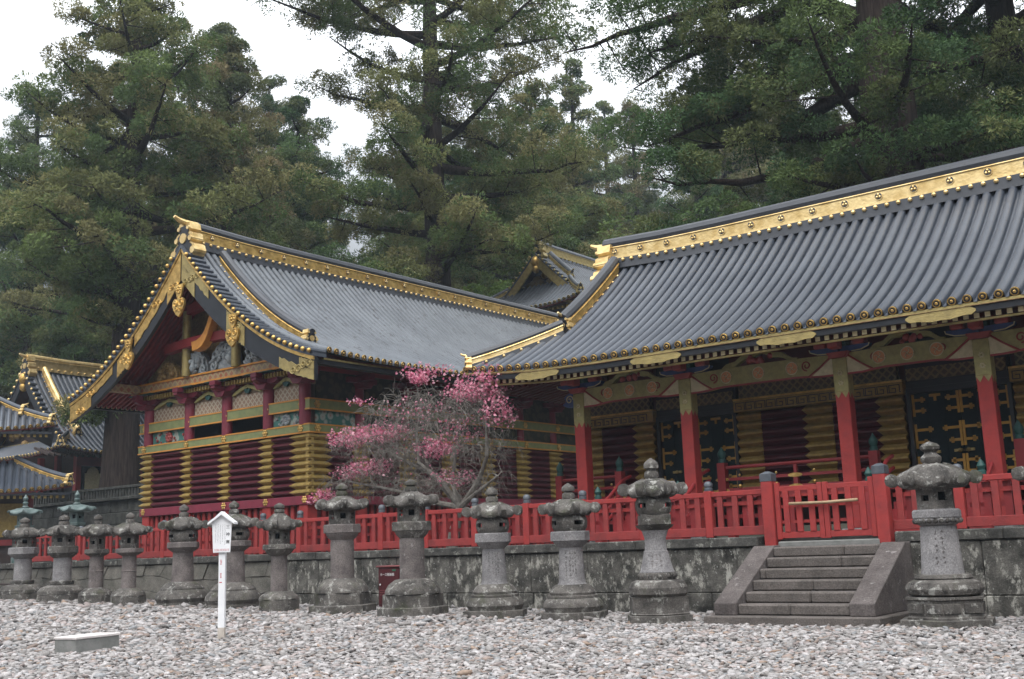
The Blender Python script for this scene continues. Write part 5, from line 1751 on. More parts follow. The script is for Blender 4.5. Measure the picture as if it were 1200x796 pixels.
def build_right_store():
    t = thing('storehouse', 'long storehouse with square red pillars and dark tiled roof behind the red gate', 'storehouse', (-8, 26, 1.5), 0, 'log storehouses behind the red fence')
    Wd, h = BY_R - BY_E, BX_V - BX_C
    mp = lambda u, v, z: (BX_V + u, BY_R + v, 5.86 + z)
    ro = irimoya(t, mp, Wd, h, BX_END - BX_V, b_prof, .24, .291, ['roof', 'red_black'], nseg=20, verge=.22, gold='gold', lift_run=4.2)
    # ridge
    zr = 5.86 + b_prof(Wd) + .02
    path = [(BX_V - .25 + i * 1.9, BY_R, zr) for i in range(14)]
    path[0] = (path[0][0], BY_R, zr + .12); path[1] = (path[1][0], BY_R, zr + .03)
    ridge_bar(ro, 'main_ridge', path, .56, .40, ['gold_bright', 'ridge_cap', 'gold_bright'], .29, top_r=.2, dot_r=.06, dot_low=.115, rosettes=.88, band_lo=.19)
    scroll_end(ro, 'ridge_end_ornament', (BX_V - .36, BY_R, zr - .55), (-1, 0, 0), 1.3)
    # descending ridge beside the gable, then the corner ridge
    for sg in (-1, 1):
        path = []
        for i in range(12):
            tt = Wd - .3 - (Wd - .3 - 2.0) * i / 11
            path.append((BX_V + .22, BY_R + sg * (Wd - tt), 5.86 + b_prof(tt) + .06))
        ridge_bar(ro, 'descending_ridge', path, .34, .28, ['gold', 'ridge_cap', 'gold_bright'], .36, top_r=.16, dot_r=.045, dot_low=.02)
        e = path[-1]
        scroll_end(ro, 'ridge_end_ornament', (e[0], e[1], e[2] - .1), (0, sg, 0), .62)
        path = []
        for i in range(10):
            tt = 1.95 - 1.85 * i / 9
            lift = .24 * max(0, 1 - tt / 4.2) ** 2
            path.append((BX_C + tt - .0, BY_R + sg * (Wd - tt), 5.86 + b_prof(tt) + lift + .05))
        ridge_bar(ro, 'corner_ridge', path, .22, .22, ['gold_bright', 'ridge_cap', 'gold_bright'], .5, top_r=.11, dot_r=.04, dot_low=.0)
        e = Vector(path[-1])
        d = Vector((-1, sg, 0)).normalized()
        scroll_end(ro, 'ridge_end_ornament', e + d * .04 + Vector((0, 0, -.08)), d, .42)
    # gable of the left end (turned away from the court)
    mb = MB()
    k = 12
    vs = [-2.9 + 5.8 * i / k for i in range(k + 1)]
    mb.strip([(BY_R + v, 5.86 + b_prof(Wd - abs(v)) - .12) for v in vs], [(BY_R + v, 6.9) for v in vs], YZ, BX_V + .5, BX_V + .6)
    mb.build('gable_wall', 'red_black', t)
    for sg in (-1, 1):
        mb = MB()
        vs = [.02 + 3.4 * i / k for i in range(k + 1)]
        mb.strip([(BY_R + sg * v, 5.86 + b_prof(Wd - v) - .05) for v in vs], [(BY_R + sg * v, 5.86 + b_prof(Wd - v) - .65) for v in vs], YZ, BX_V - .24, BX_V - .12)
        mb.build('barge_board', 'black', t)
    # eaves: black fascia with gilt plates, two tiers of rafters with pale caps
    def sweep(x): return .24 * max(0.0, 1 - (x - BX_C) / 4.2) ** 2
    xs = [BX_C + .1 + i * .5 for i in range(int((BX_END - BX_C) / .5))]
    mb = MB()
    mb.strip([(x, 5.83 + sweep(x)) for x in xs], [(x, 5.76 + sweep(x)) for x in xs], XZ, BY_E + .02, BY_E + .12)
    mb.build('eave_edge', 'gold_dull', t)
    mb = MB()
    mb.strip([(x, 5.757 + sweep(x)) for x in xs], [(x, 5.635 + sweep(x)) for x in xs], XZ, BY_E + .05, BY_E + .18)
    mb.strip([(BY_E + .1 + .5 * i, 5.755 + .24 * max(0.0, 1 - (.1 + .5 * i) / 4.2) ** 2) for i in range(20)], [(BY_E + .1 + .5 * i, 5.635 + .24 * max(0.0, 1 - (.1 + .5 * i) / 4.2) ** 2) for i in range(20)], YZ, BX_C + .06, BX_C + .2)
    fa = mb.build('fascia', 'black', t)
    for xc in (-16.3, -12.85, -9.6, -6.35, -2.6, .8, 4.6):
        mb = MB()
        hw = .68
        pts_t = [(xc - hw, 5.70), (xc - hw + .1, 5.75), (xc - .45, 5.79), (xc - .2, 5.77), (xc, 5.80), (xc + .2, 5.77), (xc + .45, 5.79), (xc + hw - .1, 5.75), (xc + hw, 5.70)]
        pts_b = [(xc - hw, 5.66), (xc - hw + .08, 5.60), (xc - .42, 5.60), (xc - .2, 5.56), (xc, 5.57), (xc + .2, 5.56), (xc + .42, 5.60), (xc + hw - .08, 5.60), (xc + hw, 5.66)]
        sw = sweep(xc)
        mb.strip([(a, z + sw) for a, z in pts_t], [(a, z + sw) for a, z in pts_b], XZ, BY_E + .015, BY_E + .045)
        mb.build('gilt_plate', 'gold_dull', fa)
    ra, ca = MB(), MB()
    x = BX_C + .45
    while x < BX_END:
        s = sweep(x)
        ye = min(BCOL_Y + .2, BY_E + .3 + max(0.1, x - BX_C - .35)); fr_ = (ye - BY_E - .22) / (BCOL_Y - BY_E - .02)
        ra.piece(); ca.piece()
        ra.beam((x, BY_E + .22, 5.60 + s), (x, ye, 5.60 + s + (.44 - s * .7) * fr_), .085, .10)
        ca.box(x - .05, x + .05, BY_E + .195, BY_E + .215, 5.545 + s, 5.65 + s)
        ra.beam((x, BCOL_Y - .35, 5.72), (x, BWALL_Y, 6.55), .085, .10)
        x += .203
    rs = ra.build_pieces('rafter', 'red_black', t, 95, 'rafter_row'); ca.build_pieces('rafter_cap', 'white_gold', rs, 95, 'rafter_cap_row')
    ra = MB()
    y = BY_E + .5
    while y < 30:
        s = .24 * max(0.0, 1 - (y - BY_E) / 4.2) ** 2
        xe = min(BX_C + 2.4, BX_C + .3 + max(.1, y - BY_E - .35)); ra.beam((BX_C + .22, y, 5.58 + s), (xe, y, 5.58 + s + (xe - BX_C - .22) * .16), .085, .10); y += .22
    ra.build('side_rafters', 'red_black', t)
    mb = MB()
    mb.strip([(x, 5.535 + sweep(x)) for x in xs], [(x, 5.495 + sweep(x)) for x in xs], XZ, BY_E + .24, BY_E + .32)
    mb.build('eave_trim', 'gold_dull', t)
    # soffit boards
    mb = MB()
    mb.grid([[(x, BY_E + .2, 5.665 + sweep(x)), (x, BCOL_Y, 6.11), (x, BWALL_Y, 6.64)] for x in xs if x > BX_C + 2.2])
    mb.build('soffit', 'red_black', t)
    mb = MB(); mb.box(BX_C + 2.2, BX_END, BCOL_Y - .13, BCOL_Y + .13, 5.80, 5.98); mb.build('eave_purlin', 'red_black', t)
    # pillars, rainbow beams, brackets, frog-leg struts
    cols = [-16.05, -12.92, -9.02, -6.03, -2.12, .88, 4.8]
    for x in cols:
        mb = MB(); mb.box(x - .155, x + .155, BCOL_Y - .155, BCOL_Y + .155, 1.62, 5.33, 0, .012); p = mb.build('pillar', 'red', t)
        mb = MB()
        w = .162
        mb.box(x - w, x + w, BCOL_Y - w, BCOL_Y + w, 4.58, 5.332, 0, .012)
        for face in range(4):                                  # pointed lower edge of the sleeve
            for q in range(2):
                c0 = -w + w * q
                tri = [(c0 + .0, 4.582), (c0 + w * .5, 4.44), (c0 + w, 4.582)]
                if face in (0, 2):
                    yy = BCOL_Y + (-w if face == 0 else w)
                    mb.prism([(x + u, z) for u, z in tri], XZ, yy - .002, yy + .006)
                else:
                    xx = x + (-w if face == 1 else w)
                    mb.prism([(BCOL_Y + u, z) for u, z in tri], YZ, xx - .004, xx + .004)
        s_ = mb.build('gilt_sleeve', 'olive', p)
        mb = MB()
        for z in (4.78, 5.0):
            mb.piece()
            for q in range(6):
                a = q * PI / 3
                mb.ball((x + .04 * math.cos(a), BCOL_Y - w, z + .04 * math.sin(a)), .025, 6)
        mb.build_pieces('flower_boss', 'cream', s_, smooth=True)
        mb = MB(); mb.box(x - .25, x + .25, BCOL_Y - .25, BCOL_Y + .25, 1.50, 1.62, 0, .02); mb.build('pillar_base', 'stone_pale', t)
    ext = [-19.2] + cols + [7.9]
    for a, b in zip(cols[:-1], cols[1:]):
        xa, xb = a + .156, b - .156
        n = 16
        top = [(xa + (xb - xa) * i / n, 5.43 + .03 * math.sin(PI * i / n)) for i in range(n + 1)]
        def low(f):
            e = min(f, 1 - f) * (xb - xa)
            return 4.98 + .05 * min(1, max(0, (e - .35) / .4))
        bot = [(xa + (xb - xa) * i / n, low(i / n)) for i in range(n + 1)]
        mb = MB(); mb.strip(top, bot, XZ, BCOL_Y - .12, BCOL_Y + .12); bm = mb.build('rainbow_beam', 'olive', t)
        yf = BCOL_Y - .12
        mb = MB()
        mb.strip([(u, z + .012) for u, z in bot], [(u, z - .03) for u, z in bot], XZ, yf - .012, yf + .02)
        for sg, x0 in ((1, xa), (-1, xb)):
            mb.tube([(x0 + sg * .02, yf - .008, 5.40), (x0 + sg * .30, yf - .008, 5.18), (x0 + sg * .58, yf - .008, 5.0)], .022, 6)
            mb.tube(spiral(XZ, x0 + sg * .62, 5.26, .12, .03, 1.4, yf - .005, 18, -PI / 2, sg), .016, 6)
        mb.build('red_line', 'red_dark', bm)
        mb = MB()
        for sg, x0 in ((1, xa), (-1, xb)):
            tri = [(x0 + sg * .005, 4.995), (x0 + sg * .005, 5.37), (x0 + sg * .52, 4.995)]
            mb.piece(); mb.prism(tri if sg > 0 else tri[::-1], XZ, yf - .008, yf + .002)
        mb.build_pieces('cream_corner', 'cream', bm)
        cx = (xa + xb) / 2
        sp = (xb - xa) * .23
        for q in (-1, 0, 1):
            mb = MB(); c = (cx + q * sp, yf, 5.245)
            mb.tube([(c[0], yf + .002, c[2]), (c[0], yf - .02, c[2])], [.14, .14], 20)
            md = mb.build('medallion', 'orange', bm, smooth=True, auto=40)
            mb = MB()
            ring = [(c[0] + .14 * math.cos(2 * PI * k / 24), yf - .02, c[2] + .14 * math.sin(2 * PI * k / 24)) for k in range(25)]
            mb.tube(ring, .014, 6)
            for k in range(4):
                aa = PI / 4 + k * PI / 2
                mb.tube([(c[0], yf - .024, c[2]), (c[0] + .07 * math.cos(aa), yf - .026, c[2] + .07 * math.sin(aa)), (c[0] + .1 * math.cos(aa + .5), yf - .024, c[2] + .1 * math.sin(aa + .5))], .01, 5)
            mb.build('medallion_ring', 'cream', md, smooth=True)
        # frog-leg strut with carving
        mb = MB()
        hw = min(.95, (xb - xa) * .3)
        tp = [(cx - hw + 2 * hw * i / 16, 5.47 + .34 * max(0, 1 - (abs(i - 8) / 8) ** 1.3) + .03 * math.sin(i * 1.6)) for i in range(17)]
        mb.strip(tp, [(u, max(5.462, z - .12 if abs(u - cx) < hw * .72 else 5.462)) for u, z in tp], XZ, BCOL_Y - .09, BCOL_Y + .06)
        fs = mb.build('frog_leg_strut', 'olive', t)
        mb = MB(); r_ = random.Random(int(cx * 10))
        for q in range(9):
            mb.ball((cx + r_.uniform(-.3, .3), BCOL_Y - .06, 5.56 + r_.uniform(-.06, .08)), r_.uniform(.05, .09), 8)
        mb.build('strut_carving', 'bracket_red', fs, smooth=True)
    for x in cols:
        y = BCOL_Y
        mb = MB()
        mb.prism([(x - .18, 5.335), (x + .18, 5.335), (x + .25, 5.46), (x - .25, 5.46)], XZ, y - .25, y + .25)
        for a in (-1, 1):
            mb.box(x + a * .30, x + a * .58, y - .14, y + .14, 5.60, 5.76, 0, .03)
        mb.box(x - .12, x + .12, y - .5, y - .2, 5.52, 5.70, 0, .02)
        br = mb.build('bracket', 'bracket_red', t)
        mb = MB()
        for a in (-1, 1):
            mb.prism([(x + a * .02, 5.465), (x + a * .02, 5.595), (x + a * .68, 5.595), (x + a * .66, 5.54), (x + a * .5, 5.475), (x + a * .3, 5.465)], XZ, y - .10, y + .10)
        ar = mb.build('bracket_arm', 'blue', br)
        mb = MB()
        for a in (-1, 1):
            mb.piece(); mb.tube([(x + a * .28, y - .105, 5.462), (x + a * .5, y - .105, 5.475), (x + a * .67, y - .105, 5.54), (x + a * .69, y - .105, 5.60)], .014, 6)
        mb.build_pieces('pale_edging', 'cream', ar)
        mb = MB(); mb.box(x - .17, x + .17, y - .16, y + .16, 5.60, 5.79, 0, .02); mb.box(x - .72, x + .72, y - .12, y + .12, 5.762, 5.799); mb.build('green_block', 'teal', br)
    # nosing at the left corner pillar
    mb = MB()
    x0 = cols[0] - .157
    mb.prism([(x0, 5.35), (x0 - .18, 5.37), (x0 - .34, 5.28), (x0 - .28, 5.16), (x0 - .40, 5.08), (x0 - .22, 5.0), (x0, 5.02)], XZ, BCOL_Y - .09, BCOL_Y + .09)
    ns = mb.build('beam_nosing', 'blue', t)
    mb = MB(); mb.tube(spiral(XZ, x0 - .16, 5.2, .12, .02, 1.4, BCOL_Y - .095, 16, 0, 1), .018, 6); mb.build('pale_edging', 'cream', ns)
    # back wall: log panels, doors
    fr = lambda s, o, z: (s, BWALL_Y - o, z)
    panels = [(-17.15, -15.05, [(-17.15, -16.78, 'r'), (-15.62, -15.05, 'l')]), (-12.6, -8.38, [(-12.6, -12.0, 'r'), (-10.76, -10.14, 'b'), (-8.95, -8.38, 'l')]), (-5.98, -1.8, [(-5.98, -5.4, 'r'), (-4.2, -3.6, 'b'), (-2.38, -1.8, 'l')]), (.6, 4.8, [(.6, 1.2, 'r'), (2.3, 3.1, 'b')])]
    mb = MB(); mb.box(-17.25, BX_END, BWALL_Y + .22, 31.0, 1.8, 6.9); mb.build('wall_core', 'red_black', t)
    for xa, xb, st in panels:
        log_wall(t, fr, xa, xb, 2.62, 4.62, 9, st, mats=('maroon', 'gold_paint'), proud=.03, tip=.09)
        mb = MB(); mb.box(xa - .04, xb + .04, BWALL_Y - .20, BWALL_Y + .1, 4.63, 4.91, 0, .008); bd = mb.build('meander_board', 'gold_paint', t)
        mb = MB()
        u, yy, z0 = .28, BWALL_Y - .205, 4.67
        x = xa + .02
        while x + u < xb:
            T_ = .022
            for (a, b, c, d) in ((0, .24, .17, .17 + T_), (0, T_, .0, .17), (0, .17, 0, T_), (.15, .15 + T_, 0, .11), (.07, .17, .09, .09 + T_), (.24, .24 + T_, 0, .19), (.24, .28, 0, T_)):
                mb.box(x + a, x + b, yy, yy + .01, z0 + c, z0 + d)
            x += u
        mb.build('meander_line', 'black', bd)
        mb = MB(); mb.box(xa - .04, xb + .04, BWALL_Y - .215, BWALL_Y + .1, 4.915, 4.96); mb.build('board_cap', 'gold', bd)
        mb = MB(); mb.box(xa + .1, xb - .1, BWALL_Y - .12, BWALL_Y + .1, 4.97, 5.30); mb.build('brocade_panel', 'hex_panel', t)
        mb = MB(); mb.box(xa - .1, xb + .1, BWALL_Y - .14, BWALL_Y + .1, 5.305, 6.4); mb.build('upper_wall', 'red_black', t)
    for xa, xb in ((-15.0, -12.66), (-8.32, -6.04), (-1.74, .54)):
        mb = MB()
        mb.box(xa, xa + .08, BWALL_Y - .06, BWALL_Y + .2, 2.6, 4.75); mb.box(xb - .08, xb, BWALL_Y - .06, BWALL_Y + .2, 2.6, 4.75); mb.box(xa + .08, xb - .08, BWALL_Y - .06, BWALL_Y + .2, 4.62, 4.75)
        mb.box(xa, xb, BWALL_Y + .0, BWALL_Y + .2, 4.76, 6.4)
        mb.build('door_frame', 'black', t)
        mb = MB(); mb.box(xa + .05, xb - .05, BWALL_Y - .10, BWALL_Y - .01, 4.92, 5.2); mb.build('brocade_panel', 'hex_panel', t)
        m = (xa + xb) / 2
        for (da, db, hinge) in ((xa + .085, m - .006, -1), (m + .006, xb - .085, 1)):
            mb = MB(); mb.box(da, db, BWALL_Y + .06, BWALL_Y + .14, 2.62, 4.615, 0, .008)
            n = 3
            for k in range(n - 1):
                xx = da + (db - da) * (k + 1) / n
                mb.box(xx - .008, xx + .008, BWALL_Y + .052, BWALL_Y + .06, 2.64, 4.6)
            d = mb.build('door', 'door', t)
            mb = MB()
            y0, y1 = BWALL_Y + .035, BWALL_Y + .058
            for edge, sgn in ((da, 1), (db, -1)):
                mb.box(edge, edge + sgn * .055, y0, y1, 2.66, 3.18); mb.box(edge, edge + sgn * .055, y0, y1, 3.36, 3.92); mb.box(edge, edge + sgn * .055, y0, y1, 4.1, 4.6)
                for z in (2.80, 3.04, 3.5, 3.78, 4.22, 4.47):
                    L = .30 if z != 3.78 else .42
                    mb.box(edge + sgn * .056, edge + sgn * L, y0, y1, z - .03, z + .03)
                    mb.box(edge + sgn * (L - .1), edge + sgn * (L - .04), y0, y1 - .003, z - .065, z + .065)
            mb.box(da + .4, db - .4, y0, y1, 4.52, 4.58); mb.box((da + db) / 2 - .03, (da + db) / 2 + .03, y0, y1, 4.42, 4.519); mb.box((da + db) / 2 - .2, (da + db) / 2 + .2, y0, y1, 2.66, 2.72); mb.box((da + db) / 2 - .05, (da + db) / 2 + .05, y0, y1, 2.721, 2.80)
            mb.build('door_fittings', 'door_gold', d)
            mb = MB()
            lx = m - .3 * 1 if hinge < 0 else m + .3
            for xx in ((da + db) / 2 + hinge * .12, m + hinge * .09):
                mb.piece(); mb.box(xx - .13, xx + .13, y0 - .02, y1 - .002, 3.23, 3.29); mb.ball((xx, y0 - .02, 3.26), .05, 8)
            mb.build_pieces('door_latch', 'gold_dull', d)
    # veranda with its balustrade
    mb = MB(); mb.box(-17.4, BX_END, BCOL_Y + .55, BWALL_Y + .1, 2.42, 2.55, 0, .01)
    for x in np.arange(-17, 8, 1.55): mb.box(x - .09, x + .09, BCOL_Y + .65, BCOL_Y + .85, 1.5, 2.42)
    mb.build('veranda', 'red_dark', t)
    def balus(xa, xb):
        y = BCOL_Y + .72
        mb = MB()
        mb.box(xa, xb, y - .05, y + .05, 2.56, 2.68); mb.box(xa, xb, y - .04, y + .04, 2.86, 2.93)
        mb.tube([(xa - .12, y, 3.19), (xa, y, 3.18), (xb, y, 3.18), (xb + .12, y, 3.19)], .042, 8)
        n = max(2, int((xb - xa) / 1.35))
        ov = MB()
        for i in range(n + 1):
            x = xa + (xb - xa) * i / n
            mb.box(x - .055, x + .055, y - .055, y + .055, 2.681, 2.858); mb.box(x - .04, x + .04, y - .04, y + .04, 2.932, 3.14)
            for zz, hh in ((2.62, .075), (2.895, .05)):
                ov.piece(); ov.prism([(x + .18 * math.cos(2 * PI * k / 14), zz + hh * math.sin(2 * PI * k / 14)) for k in range(14)], XZ, y - .062, y + .062)
        for i in range(2 * n):
            x = xa + (xb - xa) * (i + .5) / (2 * n)
            ov.piece(); ov.ball((x, y - .06, 2.72), .05, 8); ov.piece(); ov.ball((x, y - .05, 2.98), .035, 8)
        b = mb.build('balustrade', 'red_dark', t)
        ov.build_pieces('gilt_fitting', 'gold', b, smooth=True, auto=40)
        for x in (xa, xb):
            mb = MB()
            mb.box(x - .1, x + .1, y - .1, y + .1, 2.56, 3.30); p = mb.build('newel_post', 'red_dark', t)
            mb = MB(); mb.lathe([(.09, 3.30), (.09, 3.38), (.07, 3.40), (.10, 3.48), (.1, 3.54), (.05, 3.62), (.005, 3.70)], 12, (x, y, 0)); mb.build('newel_cap', 'teal', p, smooth=True, auto=40)
    balus(-17.35, -15.45); balus(-12.5, -8.75); balus(-5.7, -2.0); balus(.9, 4.6)
    for xc in (-13.95, -7.2, -.55):
        mb = MB()
        for k in range(6):
            mb.piece(); mb.box(xc - 1.0, xc + 1.0, BCOL_Y + .54 - .24 * (k + 1), BCOL_Y + .54 - .24 * k - .004, 1.5, 2.45 - .155 * (k + 1))
        st = mb.build_pieces('step', 'red_dark', t)[0]
        for sx in (-1.12, 1.12):
            mb = MB()
            pts = [(BCOL_Y + .62, 3.15), (BCOL_Y + .2, 3.02), (BCOL_Y - .4, 2.62), (BCOL_Y - .9, 2.35)]
            for dz in (0, -.26, -.5):
                mb.tube([(xc + sx, yy, z + dz) for yy, z in pts], .045, 8)
            mb.box(xc + sx - .09, xc + sx + .09, BCOL_Y - 1.0, BCOL_Y - .82, 1.5, 2.55)
            mb.build('stair_rail', 'red_dark', st)
            mb = MB(); yy = BCOL_Y - .91
            mb.lathe([(.085, 2.55), (.085, 2.62), (.06, 2.64), (.09, 2.72), (.05, 2.8), (.005, 2.86)], 12, (xc + sx, yy, 0)); mb.build('newel_cap', 'teal', st, smooth=True, auto=40)
    return t

# ------------------------------------------------------------------ buildings further back
def gold_roof_building(label, cat, mp, W_, h, length, prof, zoff, tile, parts, loc, ridge_h=.5, sides=(-1, 1), roof_m='roof', lift=.3, bright='gold', group=None, s=1.0, k_rib=1.0, front=True, skirt_ridges=True):
    """hip-and-gable hall seen from its gable side, used for the roofs behind and at far left"""
    t = thing('hall', label, cat, loc, 0, group)
    ro = irimoya(t, mp, W_, h, length, prof, lift, tile, [roof_m, 'red_black'], sides=sides, nseg=12, verge=.15, gold=bright, lift_run=W_ * .6, k_rib=k_rib, dr=.1)
    zt = prof(W_)
    path = [mp(-.2 + (length + .2) * i / 5, 0, zt + (.12 if i == 0 else .02)) for i in range(6)]
    ridge_bar(ro, 'main_ridge', path, .50 * s, .38 * s, [bright, roof_m if bright != 'gold_bright' else 'gold_bright', bright], .4 * s, top_r=.17 * s, dot_r=.06 * s)
    a, b = Vector(mp(-.25, 0, zt)), Vector(mp(1, 0, zt))
    d = (a - b); d.z = 0
    scroll_end(ro, 'ridge_end_ornament', a + Vector((0, 0, -.45 * s)), d, 1.15 * s, mats=(bright, 'black'))
    for sg in sides:
        path = []
        tb = h + .35
        for i in range(10):
            tt = W_ - .3 - (W_ - .3 - tb) * i / 9
            path.append(mp(.75 * s, sg * (W_ - tt), prof(tt) + .05))
        ridge_bar(ro, 'descending_ridge', path, .30 * s, .28 * s, [bright, bright if bright == 'gold_bright' else roof_m, bright], .4 * s, top_r=.15 * s, dot_r=.045 * s)
        e, e0 = Vector(path[-1]), Vector(path[-2])
        dd = e - e0; dd.z = 0
        scroll_end(ro, 'ridge_end_ornament', e + Vector((0, 0, -.1 * s)), dd, .6 * s, mats=(bright, 'black'))
        if h > 0 and skirt_ridges:
            path = []
            for i in range(8):
                tt = h - .1 - (h - .2) * i / 7
                path.append(mp(-h + tt, sg * (W_ - tt), prof(tt) + lift * max(0, 1 - tt / (W_ * .6)) ** 2 + .04))
            ridge_bar(ro, 'corner_ridge', path, .24 * s, .24 * s, [bright, roof_m, bright], .5 * s, top_r=.12 * s, dot_r=.04 * s)
            e, e0 = Vector(path[-1]), Vector(path[-2]); dd = e - e0; dd.z = 0
            scroll_end(ro, 'ridge_end_ornament', e + Vector((0, 0, -.1 * s)), dd, .5 * s, mats=(bright, 'black'))
    # gable: rolls across the verge, barge boards, pendant, dark carved wall
    vt, ve = MB(), MB()
    for sg in sides:
        tt = W_ - .3
        while tt > h - .2:
            p, q = Vector(mp(-.42, sg * (W_ - tt), prof(tt) + .06)), Vector(mp(.02, sg * (W_ - tt), prof(tt) + .06))
            vt.tube([p, q], [.085 * s, .085 * s], 8)
            ve.piece(); ve.ball(p, .085 * s, 6)
            tt -= .27 * s
        k = 10
        tts = [W_ - (W_ - h + .25) * i / k for i in range(k + 1)]
        bb = MB()
        for (u0, u1, d0, d1, store) in ((-.40, .02, .0, .10, vt), (-.36, -.26, .11, .75 * s, bb)):
            vs = []
            for u in (u0, u1):
                for dz in (d0, d1):
                    vs += [mp(u, sg * (W_ - x), prof(x) - dz) for x in tts]
            n = k + 1
            F = []
            for i in range(k):
                F += [(i, i + 1, n + i + 1, n + i), (2 * n + i, 3 * n + i, 3 * n + i + 1, 2 * n + i + 1), (i, 2 * n + i, 2 * n + i + 1, i + 1), (n + i, n + i + 1, 3 * n + i + 1, 3 * n + i)]
            store.add(vs, F)
        b_ = bb.build('barge_board', 'gold_dull' if bright != 'gold_bright' else 'black', t)
    vt.build('verge_tiles', roof_m, ro, smooth=True, auto=40)
    ve.build_pieces('verge_tile_end', bright, ro, smooth=True)
    mb = MB()
    tts = [W_ - (W_ - h) * i / 10 for i in range(11)]
    pts = [mp(.75, (W_ - x) * 1, prof(x) - .15) for x in tts][::-1] + [mp(.75, -(W_ - x), prof(x) - .15) for x in tts][1:]
    mb.add(pts, [tuple(range(len(pts)))])
    mb.build('gable_wall', 'dark_wood', t)
    c = Vector(mp(-.30, 0, zt - .55 * s))
    mb = MB(); mb.ball(c, .28 * s, 10, sz=1.3); mb.ball(c + Vector((0, 0, -.45 * s)), .22 * s, 10, sz=1.2)
    mb.build('gable_pendant', 'gold', t, smooth=True)
    mb = MB(); r_ = random.Random(3)
    for q in range(26):
        v = r_.uniform(-1, 1) * (W_ - h) * .62
        mb.ball(mp(.6, v, prof(h) + r_.uniform(.25, max(.3, (prof(W_ - abs(v)) - prof(h)) * .55))), r_.uniform(.12, .24) * s, 8)
    mb.build('gable_carving', 'carving_brown', t, smooth=True)
    p0, p1 = mp(.55, -(W_ - h) * .75, prof(h) + .22), mp(.55, (W_ - h) * .75, prof(h) + .22)
    mb = MB(); mb.beam(p0, p1, .25, .2 * s); mb.build('gable_beam', 'gold_dull', t)
    # walls under the eaves
    parts(t)
    return t

